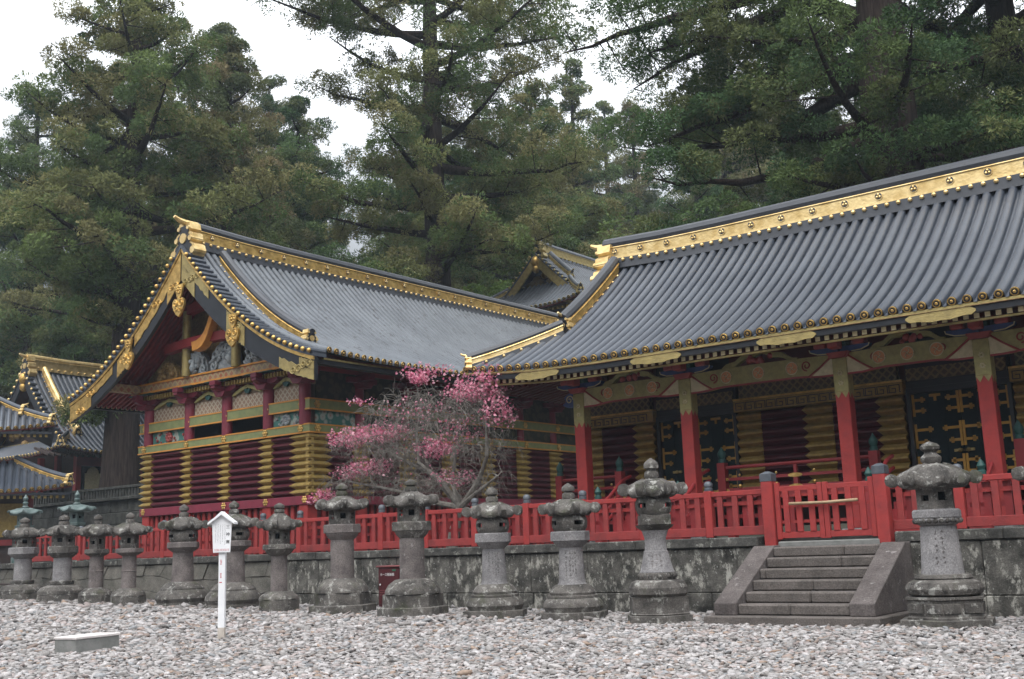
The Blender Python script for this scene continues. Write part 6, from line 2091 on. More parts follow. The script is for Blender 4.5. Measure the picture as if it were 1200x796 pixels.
def build_far_buildings():
    # roof seen between the two storehouses
    pf = lambda tt: .62 * tt + .05 * tt * tt
    zr = 18.35
    Wc, hc = 4.5, 2.35
    zc = zr - pf(Wc)
    mp = lambda u, v, z: (-37.0 + v, 50.4 + u, zc + z)
    def walls(t):
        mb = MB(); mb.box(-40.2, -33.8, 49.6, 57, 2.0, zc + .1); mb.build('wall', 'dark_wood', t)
        mb = MB()
        for y in np.arange(48.4, 58, .32):
            mb.beam((-32.75, y, zc - .22), (-34.2, y, zc + .25), .11, .13)
        for x in np.arange(-41, -33, .32):
            mb.beam((x, 48.3, zc - .22), (x, 49.8, zc + .25), .11, .13)
        mb.build('rafters', 'gold_paint', t)
    gold_roof_building('small gabled hall roof rising between the two storehouses', 'hall', mp, Wc, hc, 7.5, pf, zc, .32, walls, (-37, 53, 2), roof_m='roof_old', bright='gold_dull', s=1.0, lift=.35)
    # hall on the upper terrace at far left
    pf2 = lambda tt: .60 * tt + .055 * tt * tt
    Wd, hd = 6.1, 1.2
    zd = 13.55 - pf2(Wd)
    mp2 = lambda u, v, z: (-66.2 + v, 35.2 + u, zd + z)
    def walls2(t):
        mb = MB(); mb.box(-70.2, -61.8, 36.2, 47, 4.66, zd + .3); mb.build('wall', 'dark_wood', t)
        for y in np.arange(36.1, 47, 2.1):
            mb = MB(); mb.box(-61.85, -61.5, y - .16, y + .16, 4.66, zd + .1); mb.build('column', 'red_dark', t)
        for x in (-70.2, -68, -65.8, -63.8):
            mb = MB(); mb.box(x - .16, x + .16, 35.9, 36.25, 4.66, zd + .1); mb.build('column', 'red_dark', t)
        mb = MB()
        mb.box(-61.8, -61.6, 36.2, 47, 7.2, 7.5); mb.box(-61.8, -61.62, 36.2, 47, 5.5, 5.7); mb.box(-61.8, -61.7, 36.3, 47, 7.5, zd)
        mb.build('tie_beam', 'red_dark', t)
        for y in np.arange(37.15, 46, 2.1):
            mb = MB(); mb.box(-61.78, -61.72, y - .72, y + .72, 5.75, 7.15); p = mb.build('window', 'dark', t)
            mb = MB(); mb.box(-61.73, -61.68, y - .52, y + .52, 5.8, 6.75); mb.prism(arc(y, 6.75, .4, 0, 180, 8), YZ, -61.73, -61.68); mb.build('window_screen', 'cream', p)
        mb = MB()
        for y in np.arange(33.5, 47, .36): mb.beam((-60.3, y, zd - .2), (-61.9, y, zd + .3), .12, .14)
        mb.build('rafters', 'dark_wood', t)
    gold_roof_building('great hall on the upper terrace with bright gilt ridges, beside the thick cedar trunk', 'hall', mp2, Wd, hd, 13, pf2, zd, .36, walls2, (-66, 40, 4.65), roof_m='roof', bright='gold_bright', s=1.15, lift=.35)
    # two-tiered building at the left edge: two hipped roofs
    t = thing('sutra_hall', 'two-tiered hipped building cut off by the picture edge, in front of the great hall', 'hall', (-48.15, 28.0, 1.5))
    pfe = lambda tt: .52 * tt + .03 * tt * tt
    def hip(xr, yf, zeave, run, span, depth, zname):
        mp3 = lambda u, v, z: (xr - span / 2 + v, yf + run + u, zeave + z)
        # front slope and right slope as a hip skirt: reuse irimoya turned so that its ridge lies far inside
        ro = MB(); en = MB()
        def fr(s, tt):
            e = .34 * max(0, 1 - (xr - s) / 4.0) ** 2 * max(0, 1 - tt / 4)
            return (s, yf + tt, zeave + pfe(tt) + e)
        n = int(span / .32)
        for i in range(n):
            s = xr - .32 * (i + .5)
            tm = min(run, xr - s)
            if tm < .15: continue
            tile_column(ro, fr, s, .32, 0, tm, max(4, int(10 * tm / run)))
            p = Vector(fr(s, 0)); en.piece(); disc(en, p + Vector((0, 0, .05)), p - Vector(fr(s, .2)), .09)
        def rt(s, tt):
            e = .34 * max(0, 1 - (s - yf) / 4.0) ** 2 * max(0, 1 - tt / 4)
            return (xr - tt, s, zeave + pfe(tt) + e)
        n = int(depth / .32)
        for i in range(n):
            s = yf + .32 * (i + .5)
            tm = min(run, s - yf, )
            if tm < .15: continue
            tile_column(ro, rt, s, .32, 0, tm, max(4, int(10 * tm / run)))
        rows = [[(xr - span + (span - tt) * j / 8, yf + tt, zeave + pfe(tt) - .1 + .34 * max(0, 1 - (span - (span - tt) * j / 8) / 4.0) ** 2 * max(0, 1 - tt / 4)) for j in range(9)] for tt in (0, run * .5, run)]
        ro.grid(rows, 1)
        o = ro.build('roof', ['roof', 'red_black'], t, smooth=True, auto=60)
        en.build_pieces('eave_tile_end', ['gold', 'black'], o, 60, 'eave_tile_end_row', smooth=True, auto=40)
        path = []
        for i in range(10):
            tt = run - .1 - (run - .25) * i / 9
            path.append((xr - tt, yf + tt, zeave + pfe(tt) + .34 * max(0, 1 - tt / 4.0) ** 3 + .05))
        ridge_bar(o, 'corner_ridge', path, .2, .24, ['gold', 'roof', 'gold'], .5, top_r=.12, dot_r=.035)
        e = Vector(path[-1]); d = Vector((1, -1, 0)).normalized()
        scroll_end(o, 'ridge_end_ornament', e + d * .05 + Vector((0, 0, -.1)), d, .5)
        if zname == 'upper':
            e = Vector(path[-4]); scroll_end(o, 'ridge_end_ornament', e + d * .05 + Vector((0, 0, -.05)), d, .55)
        mb, cp = MB(), MB()
        x = xr - .4
        while x > xr - span:
            mb.beam((x, yf + .18, zeave - .2), (x, yf + 1.8, zeave + .45), .11, .13)
            cp.box(x - .06, x + .06, yf + .15, yf + .178, zeave - .28, zeave - .14); x -= .26
        mb.build('rafters', 'dark_wood', t); cp.build('rafter_caps', 'gold_paint', t)
        mb = MB(); mb.box(xr - span, xr - .15, yf + .03, yf + .14, zeave - .14, zeave - .02); mb.build('fascia', 'black', t)
    hip(-48.15, 28.0, 4.72, 2.6, 6.5, 9, 'lower')
    hip(-48.97, 29.32, 7.70, 4.0, 6.5, 8, 'upper')
    mb = MB(); mb.box(-55, -49.9, 29.9, 36, 1.5, 5.6); mb.build('lower_wall', 'dark_wood', t)
    mb = MB(); mb.box(-55, -51.5, 31.5, 36, 5.6, 9.4); mb.build('upper_wall', 'dark_wood', t)
    for x in (-50.95, -53.0):
        mb = MB(); mb.box(x - .8, x + .8, 29.84, 29.9, 2.75, 4.3); mb.build('gilt_panel', 'gold_paint', t)
    for x in (-49.95, -51.95, -54.0):
        mb = MB(); mb.box(x - .15, x + .15, 29.7, 29.89, 1.5, 5.0); mb.build('column', 'red_dark', t)
    mb = MB(); mb.box(-55, -49.9, 29.72, 29.88, 2.35, 2.62); mb.build('sill_beam', 'red_dark', t)
    t.rotation_euler = (0, 0, rad(62))
    # retaining wall of the upper terrace with its stone balustrade
    t = thing('terrace_wall', 'high mossy stone wall of the upper terrace topped by a stone balustrade', 'stone wall', (-52, 32.6, 1.5))
    rng = random.Random(6)
    mb = MB()
    for j in range(5):
        x = -72.0
        while x < -37.9:
            w = rng.uniform(.7, 1.3); x2 = min(-37.9, x + w)
            y = 32.3 + .08 * j + rng.uniform(0, .05)
            mb.box(x + .01, x2 - .01, y, y + .5, 1.45 + .62 * j, 1.45 + .62 * (j + 1) - .012, 0, .03); x = x2
    mb.box(-72, -37.9, 32.75, 33.1, 1.3, 4.5)
    mb.build('masonry', 'wall_far', t)
    mb = MB(); mb.box(-72, -37.8, 32.45, 33.0, 4.56, 4.72, 0, .02); mb.build('coping', 'wall_far', t)
    mb = MB()
    x = -71.8
    while x < -37.9:
        mb.box(x - .06, x + .06, 32.62, 32.74, 4.722, 5.16); x += .27
    mb.box(-72, -37.8, 32.58, 32.78, 5.162, 5.30, 0, .01)
    mb.build('balustrade', 'wall_far', t)
# ------------------------------------------------------------------ trees
GREENS = {
    'mid': [(0.088, 0.138, 0.042), (0.118, 0.165, 0.048), (0.165, 0.178, 0.062), (0.20, 0.19, 0.075)],
    'brown': [(0.105, 0.135, 0.05), (0.17, 0.165, 0.065), (0.215, 0.175, 0.085), (0.14, 0.155, 0.055)],
    'deep': [(0.052, 0.102, 0.036), (0.075, 0.128, 0.040), (0.10, 0.145, 0.044), (0.128, 0.15, 0.052)],
    'fresh': [(0.10, 0.18, 0.042), (0.14, 0.215, 0.05), (0.12, 0.19, 0.058), (0.165, 0.205, 0.058)],
}

def foliage(puffs, rng, pal, k_mini=15, n_leaf=38, leaf=(.15, .29), width=.3):
    """puffs (n,4): domed sprays made of small tufts of many pointed leaves; returns V, F, colours"""
    n = len(puffs)
    pal = np.array(pal)
    pc = pal[rng.integers(0, len(pal), n)] * rng.uniform(.78, 1.25, (n, 1))
    u = rng.normal(size=(n, k_mini, 3))
    u[:, :, 2] = np.abs(u[:, :, 2]) * 1.0 - .30
    u /= np.linalg.norm(u, axis=2, keepdims=True)
    rr = puffs[:, 3][:, None]
    mc = puffs[:, None, :3] + u * (rr * rng.uniform(.62, .92, (n, k_mini)))[:, :, None] * np.array([1.1, 1.1, .66])
    mr = rr * rng.uniform(.26, .44, (n, k_mini))
    mcol = pc[:, None, :] * rng.uniform(.82, 1.2, (n, k_mini, 1))
    mc, mr, mcol, mu = mc.reshape(-1, 3), mr.ravel(), mcol.reshape(-1, 3), u.reshape(-1, 3)
    m = len(mc)
    d = rng.normal(size=(m, n_leaf, 3)) + mu[:, None, :] * .8 + np.array([0, 0, .25])
    d /= np.linalg.norm(d, axis=2, keepdims=True)
    base = mc[:, None, :] + d * (mr[:, None] * rng.uniform(.7, 1.05, (m, n_leaf)))[:, :, None]
    L = rng.uniform(leaf[0], leaf[1], (m, n_leaf))
    nrm = d * .8 + mu[:, None, :] * .6 + rng.normal(size=d.shape) * .28
    nrm /= np.linalg.norm(nrm, axis=2, keepdims=True)
    axis = np.cross(nrm, rng.normal(size=d.shape))
    axis = axis / (np.linalg.norm(axis, axis=2, keepdims=True) + 1e-9) + d * 1.0 + np.array([0, 0, -.10])
    axis /= np.linalg.norm(axis, axis=2, keepdims=True)
    side = np.cross(axis, nrm)
    side /= np.linalg.norm(side, axis=2, keepdims=True) + 1e-9
    w = L * width * .5
    tip = base + axis * L[:, :, None]
    midp = base + axis * (L * .45)[:, :, None]
    V = np.stack([base, midp + side * w[:, :, None], tip, midp - side * w[:, :, None]], 2)
    q = m * n_leaf
    V = V.reshape(-1, 3)
    F = np.arange(q * 4).reshape(-1, 4)
    col = np.repeat((mcol[:, None, :] * rng.uniform(.8, 1.2, (m, n_leaf, 1))).reshape(-1, 3), 4, 0)
    return V, F, col

def cedar(label, loc, H, R, z0, tr, seed, n_limbs=56, pal='mid', shape='cone', group='tall cedars standing behind the storehouses', puff=(.65, 1.15), k_mini=15, n_leaf=38, leaf=(.15, .29), extra=None, lean=(0, 0), name='cedar_tree', forks=(), density=1.0, droop=0.0, az_range=None, clear=None):
    """tapered trunk with curved limbs; rounded sprays of foliage along the limbs, sky between them"""
    rng = np.random.default_rng(seed)
    t = thing(name, label, 'tree', loc, 0, group)
    o = np.array(loc, float)
    mb = MB()
    nz = 14
    wob = rng.normal(0, .12, (nz + 1, 2)).cumsum(0) * .5
    def axis_at(z):
        f = np.clip(z / H, 0, 1)
        i = f * nz
        a = int(min(nz - 1, i))
        wv = wob[a] + (wob[a + 1] - wob[a]) * (i - a)
        return np.array([lean[0] * f * H + wv[0], lean[1] * f * H + wv[1], z])
    def rad_at(z):
        f = z / H
        return tr * (1 + .22 * math.exp(-z / 1.0)) * (1 - f) ** .8 + .05
    zs = [-1.5, 0, .6, 1.5] + [3 + (H - 3) * i / 16 for i in range(17)]
    mb.tube([o + axis_at(max(z, 0)) + np.array([0, 0, min(z, 0)]) for z in zs], [rad_at(max(z, 0)) for z in zs], 14)
    puffs = []
    limbs = []
    n_limbs = int(n_limbs * .8)
    for i in range(n_limbs):
        f = ((i + rng.uniform(0, 1)) / n_limbs) ** 1.05
        z = z0 + (H - z0) * f * .985
        az = i * 2.39996 + rng.normal(0, .4)
        if az_range: az = az_range[0] + (az_range[1] - az_range[0]) * ((i * .618) % 1) + rng.normal(0, .15)
        if shape == 'cone':
            prof = min(1.0, (1 - f) * 1.25 + .07) ** .85
        elif shape == 'broad':
            prof = min(1.0, (1 - f) * 1.9 + .10) ** .8 * (.75 + .25 * min(1, f * 4))
        else:
            prof = math.sin(PI * min(.97, max(.06, f * .9 + .08))) ** .7
        L = R * prof * rng.uniform(.62, 1.12)
        limbs.append((z, az, max(.5, L), rng.uniform(-.38, .08) * (1 - f * .6) - droop, rng.uniform(.12, .42)))
    for e in (extra or []): limbs.append(e)
    for lim in limbs:
        z, az, L, a, b = lim[:5]
        if clear and len(lim) == 5 and clear[0] < z < clear[1] and abs((az - clear[2] + PI) % (2 * PI) - PI) < clear[3]:
            continue
        c0 = o + axis_at(z)
        dx, dy = math.cos(az), math.sin(az)
        k = max(4, int(L / 1.1))
        bend = rng.normal(0, .22)
        P, Rr = [], []
        r0 = lim[5] if len(lim) > 5 else min(rad_at(z) * .55, .06 + .026 * L)
        for j in range(k + 1):
            s = j / k
            lat = bend * s * s * L * .5
            P.append(c0 + np.array([dx * L * s - dy * lat, dy * L * s + dx * lat, L * (a * s + b * s * s) + rng.normal(0, .03) * L * s * .3]))
            Rr.append(r0 * (1 - s) ** .9 + .022)
        mb.tube(P, Rr, 6)
        P = np.array(P)
        m = max(3, int(L * 1.25 * density))
        for q in range(m):
            s = .28 + .74 * (q + rng.uniform(0, 1)) / m
            s = min(s, 1.0)
            i0 = min(k - 1, int(s * k)); f_ = s * k - i0
            p = P[i0] + (P[i0 + 1] - P[i0]) * f_
            lat = rng.normal(0, .20) * L * (1.05 - .55 * s)
            off = np.array([-dy * lat, dx * lat, rng.uniform(-.15, .55)]) + rng.normal(0, .2, 3)
            pr = rng.uniform(*puff) * (.75 + .35 * min(1, L / R))
            c = p + off
            puffs.append((*c, pr))
            if abs(lat) > .5:
                mb.tube([p, (p + c) / 2 + np.array([0, 0, -.1]), c + np.array([0, 0, -.15])], [.04, .03, .018], 4, cap=False)
    # leader
    for q in range(max(3, n_limbs // 9)):
        z = H * rng.uniform(.9, 1.0)
        puffs.append((*(o + axis_at(z) + np.array([rng.normal(0, .25), rng.normal(0, .25), .1])), rng.uniform(.35, .55)))
    mb.build('trunk', 'bark', t, smooth=True)
    V, F, col = foliage(np.array(puffs), rng, GREENS[pal], k_mini, n_leaf, leaf)
    np_mesh('crown', V, F, 'leaf', t, col)
    return t

def build_trees():
    # the big cedar in the middle of the picture
    ex = [(12.0, PI * .95, 9, -.1, .1), (13.5, PI * 1.15, 9.5, -.05, .12), (11.5, PI * .75, 8, -.1, .12), (13.0, PI * 1.35, 7, -.15, .15), (14.5, PI * 1.5, 7.5, -.2, .2), (12.8, PI * 1.0, 6, -.2, .15)]
    cedar('tall broad cedar with long level limbs rising behind the gabled storehouse ridge', (-41.6, 46.5, 1.6), 46, 9.6, 15.5, .95, 101, n_limbs=60, pal='mid', shape='broad', extra=ex, density=1.2, leaf=(.13, .25), n_leaf=46)
    # the huge trunk behind the gable at left
    cedar('old cedar with thick bare trunk rising from the upper terrace beside the gable', (-54.9, 34.6, 4.6), 31, 8.2, 9.2, 1.0, 102, n_limbs=64, density=1.2, extra=[(5.4, -1.9, 3.0, -.25, .05), (5.0, -2.3, 2.8, -.2, .0), (5.6, -1.3, 2.2, -.25, .05), (5.8, -2.7, 3.4, -.3, .1)], pal='mid', shape='broad')
    t = cedar('slim brownish cedar directly behind the peak of the gable', (-57.5, 44, 4.6), 31.5, 6.6, 7.0, .7, 103, n_limbs=64, density=1.2, pal='brown', shape='cone')
    cedar('tallest cedar of the group behind the great hall', (-74.5, 47, 4.8), 38.5, 8.6, 8.0, .9, 104, n_limbs=74, pal='mid', shape='cone', density=1.1)
    cedar('broad cedar at the picture edge behind the great hall gable', (-85, 45, 4.8), 36, 8.0, 6.0, .85, 105, n_limbs=64, density=1.2, pal='deep', shape='broad')
    cedar('narrow cedar between the tallest one and the slim brownish one', (-67, 50, 5.5), 37, 6.5, 8.0, .7, 106, n_limbs=60, density=1.2, pal='brown', shape='cone')
    cedar('short dark cedar between the brownish cedar and the middle one', (-63.5, 55, 6.8), 30, 6.5, 4.0, .6, 107, n_limbs=60, density=1.2, pal='deep', shape='broad')
    cedar('dark low cedar filling the gap behind the great hall', (-73, 54, 6.5), 27, 8.5, 3.0, .7, 108, n_limbs=64, density=1.2, pal='deep', shape='broad')
    cedar('bushy cedar beside the end of the great hall ridge', (-62.5, 51, 5.6), 24, 7.0, 2.5, .6, 109, n_limbs=60, density=1.2, pal='deep', shape='broad')
    cedar('dark cedar far back on the slope behind the great hall', (-97, 54, 6.5), 31, 9, 2.5, .7, 113, n_limbs=62, pal='deep', shape='broad', density=1.2)
    cedar('low dark cedar behind the great hall gable', (-76, 44.5, 4.6), 17, 5.5, 2.0, .4, 114, n_limbs=46, pal='deep', shape='round', density=1.2)
    cedar('dim cedar filling the gap beside the long-limbed one', (-57, 63, 8.5), 29, 8.0, 3.0, .6, 115, n_limbs=60, pal='deep', shape='broad', density=1.2)
    cedar('dim cedar on the slope behind the long-limbed one', (-48.5, 66, 7.5), 30, 8.0, 3.0, .6, 116, n_limbs=60, pal='mid', shape='broad', density=1.2)
    cedar('dim cedar far up behind the slim brownish one', (-78, 64, 9), 37, 8.0, 4.0, .6, 117, n_limbs=60, pal='deep', shape='cone', density=1.2)
    cedar('dim cedar on the slope above the small gabled hall', (-44, 84, 10), 25, 8.0, 4.0, .6, 118, n_limbs=56, pal='deep', shape='cone', density=1.2)
    cedar('dim cedar on the slope beside the bare tree', (-33.5, 88, 11), 26, 7.5, 4.0, .6, 119, n_limbs=56, pal='deep', shape='cone', density=1.2)
    cedar('dark low cedar at the picture edge beyond the great hall', (-84, 55, 6.5), 26, 9, 2.5, .7, 110, n_limbs=60, density=1.2, pal='deep', shape='broad')
    cedar('leafy cedar whose crown shows low above the gabled storehouse ridge', (-52, 57, 3.5), 22, 7.0, 5.0, .6, 111, n_limbs=56, density=1.2, pal='mid', shape='broad')
    cedar('round young cedar in front of the dark ones, beside the small gabled roof', (-44.2, 55, 3.5), 14.8, 3.6, 4.0, .4, 112, n_limbs=34, pal='fresh', shape='round')
    # the two trunks at right with long limbs reaching to the left
    ex = [(19.0, PI * .98, 9.0, .75, .1, .5), (17.8, PI * .93, 10, .25, -.1, .42), (17.5, PI * .96, 10.5, -.42, .36), (19.5, PI * .9, 11.5, -.12, .02), (15.0, PI * 1.04, 9.0, -.45, .38), (21.5, PI * .98, 12.0, .0, -.08), (24, PI * 1.0, 12, .05, -.05), (26, PI * .9, 11.5, .0, .0),
          (13.0, PI * 1.02, 10.0, -.30, .20), (18.0, PI * 1.12, 9.5, -.30, .1), (16.0, -.35, 6, -.4, .2), (14.0, -.6, 5, -.4, .2), (13, PI * 1.3, 5, -.3, .2), (12.6, PI * 1.45, 4, -.2, .2), (22, PI * 1.08, 12.5, -.1, -.02)]
    cedar('massive cedar trunk with heavy limbs reaching over the long roof ridge', (-12.7, 39.5, 1.4), 36, 9.5, 13.5, 1.5, 120, n_limbs=60, pal='deep', shape='broad', leaf=(.11, .22), n_leaf=58, extra=ex, lean=(.012, 0), clear=(15.9, 26, -1.27, 1.05))
    cedar('second straight cedar trunk standing behind the massive one above the long roof', (-9.8, 46.5, 1.4), 40, 8.0, 11.0, .92, 121, n_limbs=50, pal='deep', shape='broad', )
    cedar('dark cedar half seen at the upper corner above the long roof', (-1.5, 45, 1.4), 38, 8.5, 9.0, .9, 122, n_limbs=48, pal='deep', shape='broad')
    cedar('fresh green cedar low behind the long roof ridge', (-14.8, 45.0, 1.4), 15.2, 4.2, 6.0, .4, 123, n_limbs=34, pal='fresh', shape='round')
    # distant cedars on the slope, pale with the mist
    G = 'distant cedars on the misty slope'
    lab = 'distant misty cedar on the slope seen between the nearer trees'
    A = cedar(lab, (-62, 104, 17.5), 34, 6.6, 6, .55, 130, n_limbs=40, pal='brown', shape='cone', group=G, puff=(.7, 1.2), n_leaf=20, leaf=(.26, .46))
    B = cedar(lab, (-70, 110, 19), 36, 6.8, 7, .6, 131, n_limbs=40, pal='mid', shape='cone', group=G, puff=(.7, 1.2), n_leaf=20, leaf=(.26, .46))
    rng = random.Random(77)
    spots = [(-58, 112), (-66, 98), (-75, 104), (-52, 106), (-55, 122), (-80, 118), (-47, 112), (-43, 104), (-38, 116), (-33, 106), (-29, 112), (-86, 108), (-48, 128), (-64, 128), (-36, 126), (-92, 118), (-24, 104), (-98, 104), (-108, 112), (-118, 104), (-20, 116), (-12, 108), (-4, 114),
             (-104, 92), (-114, 88), (-126, 96), (-94, 84), (-46, 94), (-30, 96), (4, 104), (-74, 90), (-84, 94), (-60, 88)]
    for i in range(44):                                   # farther rows up the slope
        spots.append((-210 + i * 4.8 + rng.uniform(-2, 2), rng.uniform(165, 235)))
    for i, (x, y) in enumerate(spots):
        c = copy_tree(A if i % 2 else B)
        base = 4.65 + .24 * (y - 46) if x < -39 else 1.4 + .24 * (y - 47)
        k = rng.uniform(.8, 1.05)
        c.location = (x, y, base - .3)
        c.rotation_euler = (0, 0, rng.uniform(0, 6.28))
        c.scale = (k * rng.uniform(.95, 1.15),) * 2 + (k,)
    # bare tree behind the small roof
    t = thing('bare_tree', 'leafless pale tree beside the end of the long roof ridge', 'tree', (-36.5, 66, 4.8))
    rng = np.random.default_rng(9)
    mb = MB()
    def grow(p, d, L, r, n):
        d = d / np.linalg.norm(d)
        q = p + d * L * .5 + rng.normal(0, .06, 3) * L
        e = q + (d + rng.normal(0, .12, 3)) * L * .5
        mb.tube([p, q, e], [r, r * .85, r * .65], 5, cap=False)
        if n == 0: return
        for _ in range(3):
            dd = d + rng.normal(0, .38, 3) + np.array([0, 0, .18])
            grow(e if rng.random() < .7 else q, dd, L * rng.uniform(.6, .82), r * .6, n - 1)
    grow(np.array([-36.5, 66, 4.8]), np.array([0, 0, 1.0]), 5.5, .2, 5)
    mb.build('branches', 'twig', t)

def build_plum():
    t = thing('plum_tree', 'old plum tree with grey twigs and pink blossom behind the red fence', 'plum tree', (-19.4, 22.1, 1.5))
    rng = np.random.default_rng(42)
    tiers = [((-20.6, 22.2, 5.25), (1.9, 1.1, .75), 330), ((-18.4, 22.2, 5.2), (1.15, 1.0, .75), 200), ((-22.5, 22.1, 4.6), (1.5, .9, .5), 170), ((-20.6, 22.2, 4.35), (1.8, 1.1, .65), 260),
             ((-18.3, 22.1, 4.1), (1.0, .9, .5), 120), ((-22.6, 22.0, 3.45), (1.6, .9, .45), 150), ((-19.4, 22.1, 3.2), (2.2, 1.0, .5), 230), ((-21.6, 22.1, 3.9), (1.6, .9, .5), 130)]
    nodes, rads = [], []
    mb = MB()
    def path(pts, rr, n=7):
        mb.tube(pts, rr, n, cap=False)
        for p, r in zip(pts, rr):
            nodes.append(np.array(p, float)); rads.append(r)
    base = np.array([-19.45, 22.1, 1.4])
    fork = np.array([-19.1, 22.1, 2.55])
    path([base, base + [.1, 0, .5], fork], [.17, .145, .12], 10)
    main = [((-19.6, 22.0, 3.2), (-20.5, 22.1, 3.9), (-20.7, 22.2, 4.7), (-20.5, 22.2, 5.4)), ((-18.6, 22.2, 3.2), (-18.1, 22.1, 3.9), (-18.2, 22.1, 4.6), (-18.3, 22.2, 5.2)),
            ((-19.9, 21.9, 2.7), (-21.0, 22.0, 3.0), (-22.2, 22.0, 3.3), (-23.2, 22.0, 3.4)), ((-19.5, 22.3, 3.3), (-19.6, 22.5, 4.2), (-19.4, 22.5, 5.0)),
            ((-20.3, 22.2, 3.5), (-21.6, 22.1, 4.1), (-22.6, 22.1, 4.6)), ((-18.3, 21.9, 2.9), (-17.7, 21.9, 3.2))]
    for m in main:
        k = len(m)
        path([fork] + [np.array(q) + rng.normal(0, .07, 3) for q in m], [.085] + [.075 - .05 * (i + 1) / k for i in range(k)])
    targets = []
    for c, r, n in tiers:
        u = rng.normal(size=(n, 3)); u /= np.linalg.norm(u, axis=1, keepdims=True)
        targets.append(np.array(c) + u * np.array(r) * (rng.random((n, 1)) ** .45))
    T = np.vstack(targets)
    T = T[np.argsort(np.linalg.norm(T - fork, axis=1) + rng.normal(0, .5, len(T)))]
    tips = []
    for p in T:
        N_ = np.array(nodes)
        d = np.linalg.norm(N_ - p, axis=1) + np.where(N_[:, 2] > p[2] + .3, .5, 0)
        i = int(np.argmin(d))
        a = N_[i]; L = np.linalg.norm(p - a)
        if L < .06: continue
        r0 = min(rads[i] * .75, .008 + .016 * L)
        up = np.array([0, 0, rng.uniform(.05, .28) * L])
        sd = rng.normal(0, .1, 3) * L
        pts = [a, a + (p - a) * .35 + up * .8 + sd, a + (p - a) * .7 + up + sd * .7, p]
        rr = [r0, max(.006, r0 * .8), max(.005, r0 * .6), .005]
        path(pts, rr, 4)
        tips.append((p, p - pts[2]))
    for p, d in tips:
        d = d / (np.linalg.norm(d) + 1e-6)
        for _ in range(rng.integers(2, 5)):
            v = d + rng.normal(0, .6, 3) + np.array([0, 0, -.05]); v /= np.linalg.norm(v)
            L = rng.uniform(.18, .48)
            q = p + v * L * .5 + np.array([0, 0, .02]); e = p + v * L + np.array([0, 0, rng.uniform(-.1, .02)])
            mb.tube([p, q, e], [.0055, .0048, .0035], 3, cap=False)
            nodes.append(q); rads.append(.003); nodes.append(e); rads.append(.003)
    mb.build('branches', 'twig', t)
    # blossom: small five-petalled flowers scattered on the twigs within the flowering sprays
    sprays = [((-20.1, 22.0, 6.25), (.85, .9, .28), 480), ((-18.35, 22.0, 5.65), (1.0, .9, .38), 900), ((-17.75, 22.0, 5.95), (.45, .7, .22), 240), ((-17.6, 22.0, 4.95), (.35, .7, .55), 330),
              ((-23.2, 22.0, 4.75), (.75, .7, .32), 520), ((-21.9, 22.0, 4.75), (.95, .7, .28), 640), ((-19.75, 22.0, 4.15), (.7, .6, .30), 460), ((-23.2, 22.0, 3.75), (.7, .6, .22), 260),
              ((-22.3, 22.0, 3.85), (.75, .6, .25), 360), ((-24.1, 21.9, 3.0), (.5, .6, .28), 480), ((-22.7, 22, 5.75), (.5, .6, .16), 120), ((-19.2, 22, 3.35), (.6, .6, .3), 170), ((-18.9, 22, 4.6), (.7, .6, .4), 150), ((-20.5, 22, 5.3), (1.5, .8, .5), 160), ((-21.2, 22, 4.2), (2.4, .8, 1.2), 160)]
    ND = np.array(nodes)
    P = []
    for c, r, n in sprays:
        n = int(n * 1.15)
        q = ((ND - np.array(c)) / np.array(r))
        idx = np.where((q ** 2).sum(1) < 1)[0]
        if len(idx):
            pk = ND[rng.choice(idx, int(n * .6))] + rng.normal(0, .045, (int(n * .6), 3))
            P.append(pk)
        u = rng.normal(size=(int(n * .4), 3)); u /= np.linalg.norm(u, axis=1, keepdims=True)
        P.append(np.array(c) + u * np.array(r) * rng.random((len(u), 1)) ** .5)
    P = np.vstack(P); n = len(P)
    # each flower: five petals as small quads round a cup
    nrm = rng.normal(size=(n, 3)); nrm /= np.linalg.norm(nrm, axis=1, keepdims=True)
    a = np.cross(nrm, rng.normal(size=(n, 3))); a /= np.linalg.norm(a, axis=1, keepdims=True)
    b = np.cross(nrm, a)
    s = rng.uniform(.022, .042, n)[:, None]
    V = []
    for k in range(5):
        th = 2 * PI * k / 5
        for (r_, dth, h) in ((.1, 0, 0), (.75, -.5, .25), (1.1, 0, .4), (.75, .5, .25)):
            V.append(P + s * (r_ * (math.cos(th + dth) * a + math.sin(th + dth) * b) + h * nrm))
    V = np.stack(V, 1).reshape(-1, 3)
    F = np.arange(n * 20).reshape(-1, 4)
    pal = np.array([(.66, .20, .31), (.74, .32, .42), (.55, .13, .22), (.82, .46, .53)])
    col = np.repeat(pal[rng.integers(0, 4, n)] * rng.uniform(.85, 1.15, (n, 1)), 20, 0)
    np_mesh('blossom', V, F, 'petal', t, col)

def build_haze():
    mb = MB(); mb.box(-290, 110, -30, 330, -3, 125)
    m = bpy.data.materials.new('mist')
    m.use_nodes = True
    t = m.node_tree
    for n in list(t.nodes):
        if n.type == 'BSDF_PRINCIPLED': t.nodes.remove(n)
    v = t.nodes.new('ShaderNodeVolumePrincipled')
    v.inputs['Color'].default_value = (.74, .87, 1.0, 1)
    v.inputs['Density'].default_value = HAZE
    v.inputs['Anisotropy'].default_value = 0.1
    t.links.new(v.outputs[0], t.nodes.get('Material Output').inputs['Volume'])
    MT['mist'] = m
    o = mb.build('haze', 'mist')
    props(o, 'thin pale mist between the trees', 'haze', kind='stuff')

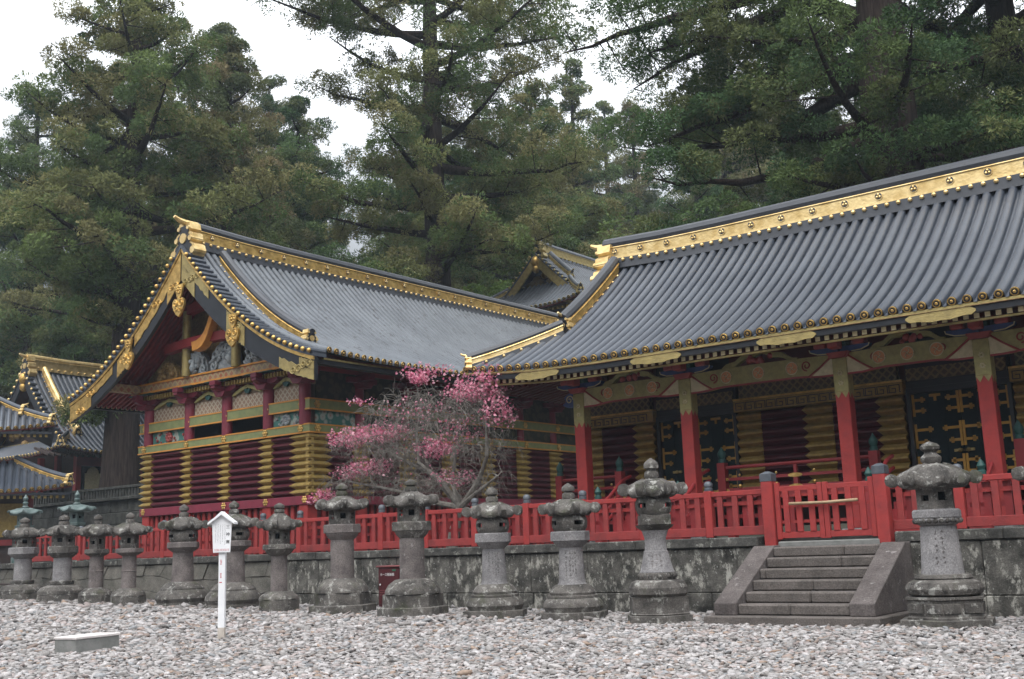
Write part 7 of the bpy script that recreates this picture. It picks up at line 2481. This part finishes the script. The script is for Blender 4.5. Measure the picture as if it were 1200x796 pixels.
HAZE = 0.00042
build_ground()
build_wall()
build_stairs()
build_left_store()
build_right_store()
build_far_buildings()
build_trees()
build_fence()
build_lanterns()
build_small()
build_plum()
build_gravel()
import os
if not os.environ.get('NOHAZE'):
    build_haze()
for o in list(bpy.data.objects):
    if o.name not in C.objects:
        pass
